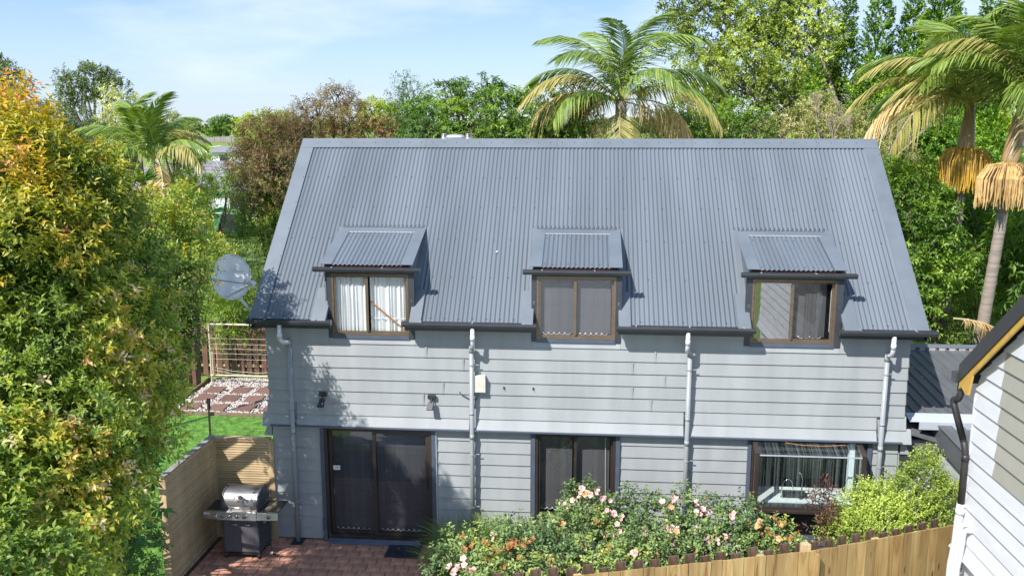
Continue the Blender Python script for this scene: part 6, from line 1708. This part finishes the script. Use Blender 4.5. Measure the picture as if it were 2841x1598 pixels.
tree('garden_tree', 'deep green leafy tree left of the grey garden shed', 'tree', ((-14.42, 18.93, 4.17))[:2],
     [E3((-14.12, 19.14, 5.16), .25), E3((-13.77, 19.17, 5.16), .2), E3((-15.05, 18.99, 4.78), .55), E3((-14.74, 17.87, 4.10), .6), E3((-14.74, 19.04, 4.93), .35)],
     'green', trunk_r=.12, n=10, length=.3, L=.14, W=.06, dens=30, tint=(.1, .7))
tree('garden_tree', 'yellow tipped bush between the left hedge and the grey garden shed', 'tree', ((-10.93, 9.03, 4.17))[:2],
     [E3((-11.86, 11.20, 5.32), .6), E3((-11.17, 10.16, 4.89), .4), E3((-11.74, 10.16, 5.17), .6), E3((-10.71, 9.06, 4.27), .45), E3((-11.39, 10.10, 4.66), .45), E3((-9.53, 8.07, 3.88), .3), E3((-9.56, 7.06, 3.92), .4)],
     'lilly', trunk_r=.1, n=10, length=.25, L=.10, W=.045, dens=46, tint=(.15, .75), hot=.12)
for (x, y, d, label) in ((590, 325, 195, 'clipped dark green hedge tree behind the far fence on the bank'), (545, 328, 200, 'left end hedge tree behind the far fence on the bank')):
    tree('far_hedge_tree', label, 'tree', ((-81.16, 177.86, 6.05))[:2] if x == 545 else ((-77.61, 178.16, 6.05))[:2],
         [E3((-83.40, 177.91, 7.36), 1.6), E3((-81.63, 178.14, 7.80), 1.8)] if x == 545 else [E3((-79.42, 178.39, 8.15), 1.9), E3((-76.75, 178.55, 7.80), 2), E3((-74.09, 178.74, 7.63), 2)],
         'green', trunk_r=.2, n=8, length=.8, L=.5, W=.3, dens=3.4, tint=(.1, .6))

# distant wood: band of tree crowns at the far horizon
def woodland():
    V = []; F = []; T = []
    allV = []; allF = []; allT = []; off = 0
    for (d, x0, x1, z, r, n) in ((330, -260, 60, 4.5, 5, 70), (600, -500, 600, 2, 7, 140)):
        C = np.column_stack([rng.uniform(x0, x1, n), np.full(n, d) + rng.normal(0, d * .04, n), np.zeros(n)])
        C[:, 2] = [H(x, y) + r * .25 for x, y, _ in C]
        for c in C:
            m = 90
            u = unit(rng.normal(size=(m, 3))); u[:, 2] = abs(u[:, 2])
            rr = r * rng.uniform(.55, 1.0)
            P = c + u * rr * np.array([1.3, 1, .8])
            v, f = leaf_geo(P, unit(u + rng.normal(0, .5, (m, 3))), unit(rng.normal(size=(m, 3))), np.full(m, r * .5), np.full(m, r * .35), .2)
            allV.append(v); allF.append(f + off); off += len(v); allT.append(np.clip(rng.normal(.35, .2, m), 0, 1).repeat(4))
    o = np_mesh('distant_woodland', np.concatenate(allV), np.concatenate(allF), LF['far'], None, np.concatenate(allT))
    tag(o, 'far off line of dark trees on the horizon', 'woodland', kind='stuff')
woodland()
def hills():
    V = []; F = []
    n = 160
    for i in range(n + 1):
        a = -1.1 + 2.2 * i / n; x = math.sin(a) * 3600; y = math.cos(a) * 3600 - 14
        h = 12 + 10 * math.sin(i * .35) + 7 * math.sin(i * .11 + 1) + 4 * math.sin(i * .9)
        V += [(x, y, 0), (x * 1.03, y * 1.03, 9 + h)]
        V += [(x * 1.1, y * 1.1, 0)]
    for i in range(n):
        a = i * 3; F += [(a, a + 3, a + 4, a + 1), (a + 1, a + 4, a + 5, a + 2)]
    mb = MB(); mb.v = V; mb.f = F; tag(mb.build('hills', M['hill'], smooth=True), kind='structure')
hills()

# ================================================================== FAR BUILDINGS
def shed(name, label, c, w, l, hw, hr, wall, roof, cat='shed', door=True, ang=0.0):
    t = thing(name, (c[0], c[1], c[2]), label, cat)
    x0, x1 = c[0] - w / 2, c[0] + w / 2; y0, y1 = c[1], c[1] + l; z = c[2]
    MB().add([(x0, y0, z), (x1, y0, z), (x1, y1, z), (x0, y1, z), (x0, y0, z + hw), (x1, y0, z + hw), (x1, y1, z + hw), (x0, y1, z + hw), (c[0], y0, z + hr), (c[0], y1, z + hr)],
             [(0, 1, 5, 8, 4), (2, 3, 7, 9, 6), (1, 2, 6, 5), (3, 0, 4, 7)]).build('wall', M[wall], t)
    o = .12 * (w / 2)
    for s in (-1, 1):
        xe = c[0] + s * (w / 2 + o); ze = z + hw - (hr - hw) * .12
        q = [(c[0], y0 - .15, z + hr + .02), (xe, y0 - .15, ze), (xe, y1 + .15, ze), (c[0], y1 + .15, z + hr + .02)]
        if s > 0: pass
        else: q = q[::-1]
        MB().slab(q, .04 if True else .04).build('roof', M[roof], t)
    return t, x0, x1, y0, y1, z
t, x0, x1, y0, y1, z = shed('garden_shed', 'pale grey gabled garden shed glimpsed between the trees', (*((-28.80, 53.99, 1.69))[:2], .25), 1.75, 2.4, 1.95, 2.4, 'shed_wall', 'white_paint')
for k in range(4): MB().box(x0 + .08 + k * .42, x0 + .095 + k * .42, y0 - .02, y0, z + 1.45, z + 2.0).build('wall_rib', M['white_paint'], t)
MB().box(x0 + .35, x0 + .85, y0 - .03, y0 - .005, z + .1, z + 1.35).build('door', M['dark_roof'], t); MB().box(x0 + .9, x0 + 1.45, y0 - .03, y0 - .005, z + .1, z + 1.35).build('door', M['dark_roof'], t)
MB().box(x0 + .85, x0 + .9, y0 - .06, y0 - .03, z + 0, z + 1.4).build('door_post', M['white_paint'], t)
t, x0, x1, y0, y1, z = shed('green_shed', 'small green steel shed with faded roof below the grey shed', (*((-24.87, 43.87, 0.31))[:2], .0), 2.0, 1.9, 1.5, 1.9, 'shed_green', 'shed_green_roof')
for k in range(6): MB().box(x0 + .04 + k * .15, x0 + .065 + k * .15, y0 - .02, y0, z + .05, z + 1.5).build('wall_rib', M['shed_green_roof'], t)
MB().box(x0 + .97, x1 - .02, y0 - .03, y0 - .005, z + .1, z + 1.45).build('open_doorway', M['black'], t)
MB().box(x0, x1 + .1, y0 - .06, y0 - .03, z + 1.47, z + 1.52).build('door_track', M['white_paint'], t)
# tiled roof and house beyond
def far_house(name, label, c, w, l, hw, hr, tile=True):
    wz = hw - 1.35
    t = thing(name, c, label, 'house')
    x0, x1, y0, y1, z = c[0] - w / 2, c[0] + w / 2, c[1], c[1] + l, c[2]
    MB().box(x0, x1, y0, y1, z, z + hw).build('wall', M['white_paint'], t)
    ym = (y0 + y1) / 2
    MB().add([(x0 - .4, y0 - .4, z + hw), (x1 + .4, y0 - .4, z + hw), (x1 + .4, ym, z + hr), (x0 - .4, ym, z + hr), (x1 + .4, y1 + .4, z + hw), (x0 - .4, y1 + .4, z + hw)],
             [(0, 1, 2, 3), (3, 2, 4, 5), (0, 3, 5), (1, 4, 2)]).build('roof', M['tile'], t)
    if tile:
        rows = 9
        for r in range(rows):
            f0 = r / rows; f1 = (r + 1) / rows
            yA = y0 - .4 + (ym - y0 + .4) * f0; yB = y0 - .4 + (ym - y0 + .4) * f1; zA = z + hw + (hr - hw) * f0; zB = z + hw + (hr - hw) * f1
            MB().hexa([(x0 - .4, yA, zA + .01), (x1 + .4, yA, zA + .01), (x1 + .4, yB, zB + .005), (x0 - .4, yB, zB + .005)], [(x0 - .4, yA, zA + .07), (x1 + .4, yA, zA + .07), (x1 + .4, yB, zB + .012), (x0 - .4, yB, zB + .012)]).build('tile_course', M['tile'], t)
    k = x0 + 1
    while k < x1 - 1.4:
        wdw = MB().box(k, k + 1.3, y0 - .04, y0 + .02, z + wz, z + wz + 1.1).build('window', M['pvc'], t)
        MB().box(k + .1, k + 1.2, y0 - .06, y0 - .041, z + wz + .1, z + wz + 1.0).build('pane', M['black'], wdw); k += 2.9
    return t
far_house('tiled_house', 'grey tiled roof showing between the twin palm and the brown leafed tree', (*((-26.84, 44.34, 3.81))[:2], .6), 9, 7, 2.4, 4.3)
far_house('white_house', 'small white house with dark window far off below the grassy bank', (*((-40.70, 89.05, 3.70))[:2], 1.5), 9, 7, 3.0, 3.65, False)
# distant fence on the bank
def far_fence():
    a = Vector((-83.89, 167.26, 5.11)); b = Vector((-71.65, 161.24, 5.58)); 
    t = thing('far_fence', (a.x, a.y, H(a.x, a.y)), 'silvered timber fence along the top of the distant grassy bank', 'fence')
    L = (b - a).length; n = int(L / .5); d = (b - a) / n
    me = MB().box(0, .47, -.02, .02, 0, 1); m = bpy.data.meshes.new('panel'); m.from_pydata(me.v, [], me.f); m.materials.append(M['far_fence']); m.update()
    for i in range(n):
        p = a + d * i; zt = a.z + (b.z - a.z) * i / n; zg = H(p.x, p.y)
        o = place('paling', m, t); o.location = (p.x - a.x, p.y - a.y, 0); o.rotation_euler = (0, 0, math.atan2(d.y, d.x)); o.scale = (1, 1, max(.8, zt + .35 - H(a.x, a.y)))
        if i % 5 == 0: MB().box(p.x - .08, p.x + .08, p.y - .15, p.y - .03, zg - .5, zt + .55).build('post', M['far_fence'], t)
far_fence()
for (px, py, dd, w, label) in ((868/4.14*.907+453, 338, 230, 2.1, 'twin armed street lamp on the skyline above the brown leafed tree'), (556, 330, 230, .9, 'single armed street lamp on the skyline above the far hedge')):
    pass
def street_lamp(top, arm, label, twin):
    t = thing('street_lamp', (top[0], top[1], H(top[0], top[1])), label, 'street lamp')
    MB().cyl((top[0], top[1], H(top[0], top[1])), (top[0], top[1], top[2] - .5), .09, 6).build('pole', M['steel'], t)
    for s in ((-1, 1) if twin else (-1,)):
        MB().tube([(top[0], top[1], top[2] - .5), (top[0] + s * arm, top[1], top[2] + .35)], .07, 5).build('arm', M['steel'], t)
        MB().box(top[0] + s * arm - .5, top[0] + s * arm + .5, top[1] - .15, top[1] + .15, top[2] + .3, top[2] + .42).build('lamp_head', M['steel'], t)
street_lamp((-87.13, 214.03, 11.44), 2.4, 'twin armed street lamp on the skyline above the lime tipped tree', True)
street_lamp((-97.35, 212.73, 8.96), 2.2, 'single armed street lamp on the skyline above the far hedge', False)
an2 = thing('roof_aerial', ((-24.42, 42.57, 4.18)), 'thin white television aerial standing on the tiled roof', 'antenna')
p = an2.location
MB().tube([p, (p.x - .55, p.y, p.z + 1.75)], .03, 5).tube([(p.x + .3, p.y, p.z + .1), (p.x - .5, p.y, p.z + 1.75)], .025, 5).tube([(p.x - 1.7, p.y, p.z + 1.62), (p.x + .35, p.y, p.z + 1.9)], .03, 5).build('mast', M['pvc'], an2)

# ================================================================== ROSES AND BORDER
def rose_bush(label, base, lobes, nfl, seed, dead=4, tint=(.05, .75)):
    t = tree('rose_bush', label, 'rose bush', base, lobes, 'rose', group=None, trunk_r=.022, twig=3, n=8, length=.17, L=.062, W=.04, dens=125, droop=.3, up=.5, tint=tint, hot=.05, gap=.45, z0=0, spread=.9)
    return t
FL = []
def flower_mesh(mat, r, seed):
    q = random.Random(seed); mb = MB()
    for ring, (n, rr, up) in enumerate(((5, 1.0, .35), (5, .72, .6), (4, .4, .8))):
        for k in range(n):
            a = k * 2 * math.pi / n + ring * .6 + q.uniform(-.2, .2)
            dx, dy = math.cos(a), math.sin(a); sx, sy = -dy, dx; R_ = r * rr
            mb.add([(dx * R_ * .1, dy * R_ * .1, 0), (dx * R_ * .6 + sx * R_ * .5, dy * R_ * .6 + sy * R_ * .5, R_ * up * .7), (dx * R_, dy * R_, R_ * up), (dx * R_ * .6 - sx * R_ * .5, dy * R_ * .6 - sy * R_ * .5, R_ * up * .7)], [(0, 1, 2), (0, 2, 3)])
    me = bpy.data.meshes.new('flower'); me.from_pydata(mb.v, [], mb.f); me.materials.append(M[mat]); me.update(); return me
FM = {k: [flower_mesh(k, r, s + i * 7) for i, r in enumerate((.045, .052, .036))] for s, k in enumerate(('petal_pink', 'petal_peach', 'petal_dead'))}
def put_flowers(t, spots):
    for (c, kind, n) in spots:
        for i in range(n):
            q = Vector(c) + Vector((random.gauss(0, .055), random.gauss(0, .05), random.gauss(0, .04))) * (0 if i == 0 else 1)
            o = place('flower', random.choice(FM[kind]), t)
            o.location = q - ORG[t.name]; o.rotation_euler = (random.uniform(.2, 1.3), random.uniform(-.6, .6), random.uniform(-1.2, 1.2)); o.scale = [random.uniform(.8, 1.15)] * 3
PK, PE, DD = 'petal_pink', 'petal_peach', 'petal_dead'
r1 = rose_bush('tall rose bush with pink and peach roses in front of the ground floor window', (.15, -1.0),
    [E3((0.12, -0.88, 1.25), .28), E3((0.49, -1.17, 1.16), .3), E3((0.87, -1.01, 1.27), .28), E3((-0.12, -1.35, 1.02), .3), E3((0.24, -1.63, 0.98), .32), E3((0.72, -1.69, 0.97), .32), E3((1.16, -1.21, 1.20), .25), E3((1.08, -1.66, 0.97), .3), E3((-0.04, -0.87, 1.34), .18)], 30, 1)
put_flowers(r1, [((0.05, -1.22, 1.62), PK, 4), ((0.24, -1.31, 1.62), PK, 5), ((-0.12, -1.36, 1.50), PK, 3), ((-0.22, -1.39, 1.40), PK, 3), ((0.37, -1.41, 1.58), PK, 3), ((0.50, -1.62, 1.45), PK, 5), ((0.60, -1.73, 1.39), PK, 3), ((0.58, -1.86, 1.26), PK, 4), ((0.79, -1.95, 1.21), PK, 5), ((0.93, -1.93, 1.25), PK, 3), ((-0.36, -1.73, 1.27), PK, 3), ((0.10, -1.32, 1.62), PE, 2), ((0.70, -2.07, 1.14), PE, 2), ((-0.38, -1.85, 1.16), PE, 1), ((0.35, -2.23, 0.97), PE, 3), ((-0.11, -2.26, 1.06), DD, 3)])
r2 = rose_bush('rose bush with pale roses between the third downpipe and the garden window', (1.9, -1.3),
    [E3((1.63, -1.33, 1.41), .26), E3((2.04, -1.41, 1.34), .3), E3((2.38, -1.49, 1.32), .28), E3((1.72, -1.67, 1.19), .32), E3((2.18, -1.75, 1.12), .32), E3((1.41, -1.82, 1.06), .3), E3((2.59, -1.70, 1.18), .26), E3((1.84, -2.10, 1.03), .3), E3((1.32, -2.26, 0.97), .28)], 30, 2)
put_flowers(r2, [((1.35, -1.62, 1.66), PK, 4), ((1.44, -1.60, 1.70), PK, 2), ((1.71, -1.68, 1.69), PK, 3), ((1.80, -1.70, 1.58), PK, 3), ((1.92, -1.69, 1.54), PK, 3), ((1.35, -1.73, 1.61), PE, 2), ((1.32, -2.08, 1.40), PK, 4), ((1.33, -2.09, 1.31), PE, 3), ((1.36, -2.19, 1.29), PK, 2), ((1.68, -1.95, 1.38), PK, 3), ((1.80, -1.94, 1.35), PE, 2), ((1.88, -2.15, 1.28), PK, 4), ((1.96, -2.14, 1.33), PK, 2), ((2.08, -2.12, 1.36), PK, 2), ((2.26, -1.67, 1.52), PK, 2), ((2.60, -1.86, 1.41), PE, 2), ((2.47, -1.77, 1.42), DD, 2)])
r3 = rose_bush('right hand rose bush with single orange roses under the garden window', (3.0, -1.5),
    [E3((2.70, -1.70, 1.12), .2), E3((2.90, -1.57, 1.19), .18), E3((2.97, -1.78, 1.14), .17), E3((2.53, -2.04, 1.03), .22), E3((3.03, -1.80, 1.02), .12)], 8, 3)
put_flowers(r3, [((3.00, -1.73, 1.39), PE, 2), ((2.63, -1.75, 1.45), PE, 1), ((2.85, -1.73, 1.45), DD, 2), ((2.87, -1.97, 1.29), PE, 2), ((2.73, -1.97, 1.34), DD, 2), ((3.07, -1.86, 1.24), DD, 2)])
r4 = rose_bush('low spreading rose bush at the front left of the border with withered blooms', (-1.4, -2.3),
    [E3((-1.57, -2.57, 1.13), .3), E3((-1.19, -2.43, 1.19), .32), E3((-0.78, -2.60, 1.18), .34), E3((-0.39, -2.56, 1.18), .34), E3((-1.90, -3.00, 1.16), .24), E3((-1.22, -3.15, 1.15), .32), E3((-0.63, -3.20, 1.15), .3), E3((-0.23, -1.93, 1.23), .26), E3((-0.58, -2.06, 1.22), .26), E3((-0.05, -2.65, 1.11), .32), E3((-0.94, -1.99, 1.21), .2), E3((-1.82, -2.07, 1.18), .12)], 20, 4, tint=(.1, .8))
put_flowers(r4, [((-1.21, -2.49, 1.43), PK, 2), ((-1.22, -2.59, 1.42), PK, 1), ((-1.64, -3.25, 1.33), PK, 5), ((-1.56, -3.24, 1.39), PK, 4), ((-1.47, -3.34, 1.33), PK, 4), ((-1.68, -3.36, 1.30), PK, 2), ((-0.37, -2.95, 1.31), PE, 3), ((-0.36, -2.96, 1.25), PE, 3), ((-1.66, -2.52, 1.43), DD, 2), ((-1.51, -2.82, 1.41), DD, 3), ((-0.98, -2.87, 1.45), DD, 6), ((-0.76, -2.85, 1.48), DD, 5), ((-0.89, -2.66, 1.44), DD, 5), ((-0.81, -2.97, 1.37), DD, 4), ((-1.20, -2.89, 1.43), DD, 3), ((-0.29, -2.01, 1.39), PE, 2), ((-0.63, -2.25, 1.34), DD, 2)])
r5 = rose_bush('rose foliage leaning over the golden pine fence in the middle of the border', (.6, -2.9),
    [E3((0.23, -2.92, 1.21), .3), E3((0.61, -2.69, 1.16), .3), E3((1.00, -2.66, 1.14), .28), E3((0.43, -3.20, 1.23), .28), E3((0.80, -2.37, 1.13), .28), E3((1.35, -2.42, 1.18), .2)], 20, 5, tint=(.15, .85))
put_flowers(r5, [((0.28, -2.78, 1.35), PE, 3), ((0.39, -2.67, 1.38), DD, 3), ((0.06, -2.50, 1.34), DD, 3), ((0.76, -2.83, 1.42), PK, 2)])
def grass_tuft(label, base, r, h, n, lean=0):
    t = thing('long_grass', base, label, 'ornamental grass')
    a = rng.uniform(0, 6.28, n); q = rng.uniform(0, 1, n) ** .6
    B = np.column_stack([base[0] + np.cos(a) * q * .12, base[1] + np.sin(a) * q * .12, np.full(n, 0.0)])
    out = np.column_stack([np.cos(a) + lean, np.sin(a), np.zeros(n)])
    l = h * rng.uniform(.6, 1.1, n)
    V = []; F = []
    k = 5; sp = r * q
    S = unit(np.cross(out, [0, 0, 1.0]))
    for i in range(k + 1):
        f = i / k; P = B + out * (sp * f ** 1.7)[:, None] + np.array([0, 0, 1.0]) * (l * (f - .32 * f ** 3))[:, None]
        w = .006 * (1 - f) + .0012
        V += [P - S * w, P + S * w]
    V = np.stack(V, 1).reshape(-1, 3); m = 2 * (k + 1)
    i0 = np.arange(n)[:, None] * m
    F = np.concatenate([i0 + np.array([[2 * i, 2 * i + 1, 2 * i + 3, 2 * i + 2]]) for i in range(k)], 0)
    np_mesh('blades', V, F, LF['blade'], t, np.clip(rng.normal(.45, .22, n), 0, 1).repeat(m))
    return t
grass_tuft('clump of long arching grass against the wall left of the second downpipe', (-2.1, -.55, 0), .55, .85, 420, -.2)
grass_tuft('clump of long grass right of the second downpipe by the wall', (-1.55, -.55, 0), .5, 1.0, 420)
grass_tuft('tall seeding grass between the second downpipe and the ground floor window', (-1.05, -.6, 0), .45, 1.0, 300)
grass_tuft('small grass clump at the edge of the patio pavers', (-2.2, -1.0, 0), .4, .6, 260, -.4)
grass_tuft('dark grass clump under the roses behind the fence', (.1, -2.9, 0), .4, .85, 300)
grass_tuft('small grass clump behind the fence under the pale rose bush', (1.5, -2.4, 0), .35, .8, 220)
# lime shrub and red leaf plant
tree('lime_shrub', 'bright lime green fine leafed shrub in front of the fourth downpipe, tallest at its right', 'shrub', (4.7, -1.3),
     [E3((5.37, -0.64, 1.83), .24), E3((5.24, -0.89, 1.61), .34), E3((5.50, -1.00, 1.47), .26), E3((4.86, -1.15, 1.51), .34), E3((4.41, -1.28, 1.56), .28), E3((4.08, -1.42, 1.48), .26), E3((3.82, -1.57, 1.35), .2), E3((4.52, -1.51, 1.35), .36), E3((5.09, -1.36, 1.36), .34), E3((4.05, -1.76, 1.33), .26), E3((3.64, -1.80, 1.27), .12), E3((5.59, -0.97, 1.59), .16), E3((4.22, -1.26, 1.76), .12), E3((5.37, -0.60, 2.02), .14)],
     'pitto', trunk_r=.035, twig=4, n=10, length=.17, L=.034, W=.027, dens=330, droop=.05, up=.8, tint=(.1, .85), gap=.4, z0=0)
tree('red_leaf_plant', 'dark red narrow leafed plant at the left side of the lime shrub', 'plant', (3.75, -1.4),
     [E3((3.58, -1.65, 1.57), .14), E3((3.49, -1.63, 1.74), .1), E3((3.50, -1.79, 1.38), .12), E3((3.63, -1.59, 1.88), .1)],
     'redleaf', trunk_r=.012, twig=2, n=8, length=.14, L=.11, W=.018, dens=90, droop=-.1, up=.6, z0=0)

# fallen leaves on the patio and the lawn
def litter():
    n = 170
    x = rng.uniform(-6.3, -2.0, n); y = rng.uniform(-1.7, .0, n)
    m = 260
    x2 = rng.uniform(-10.0, -6.6, m); y2 = rng.uniform(-1, 5.4, m)
    B = np.column_stack([np.concatenate([x, x2]), np.concatenate([y, y2]), np.concatenate([np.full(n, .016), np.full(m, .03)])])
    k = n + m
    D = unit(np.column_stack([rng.normal(size=k), rng.normal(size=k), rng.normal(0, .15, k)]))
    V, F = leaf_geo(B, D, unit(np.column_stack([rng.normal(0, .2, k), rng.normal(0, .2, k), np.ones(k)])), rng.uniform(.02, .05, k), rng.uniform(.012, .022, k), .2)
    tag(np_mesh('leaf_litter', V, F, LF['palm_dry'], None, rng.uniform(0, .8, k).repeat(4)), 'dry fallen leaves scattered over the pavers and the lawn', 'leaf litter', kind='stuff')
litter()
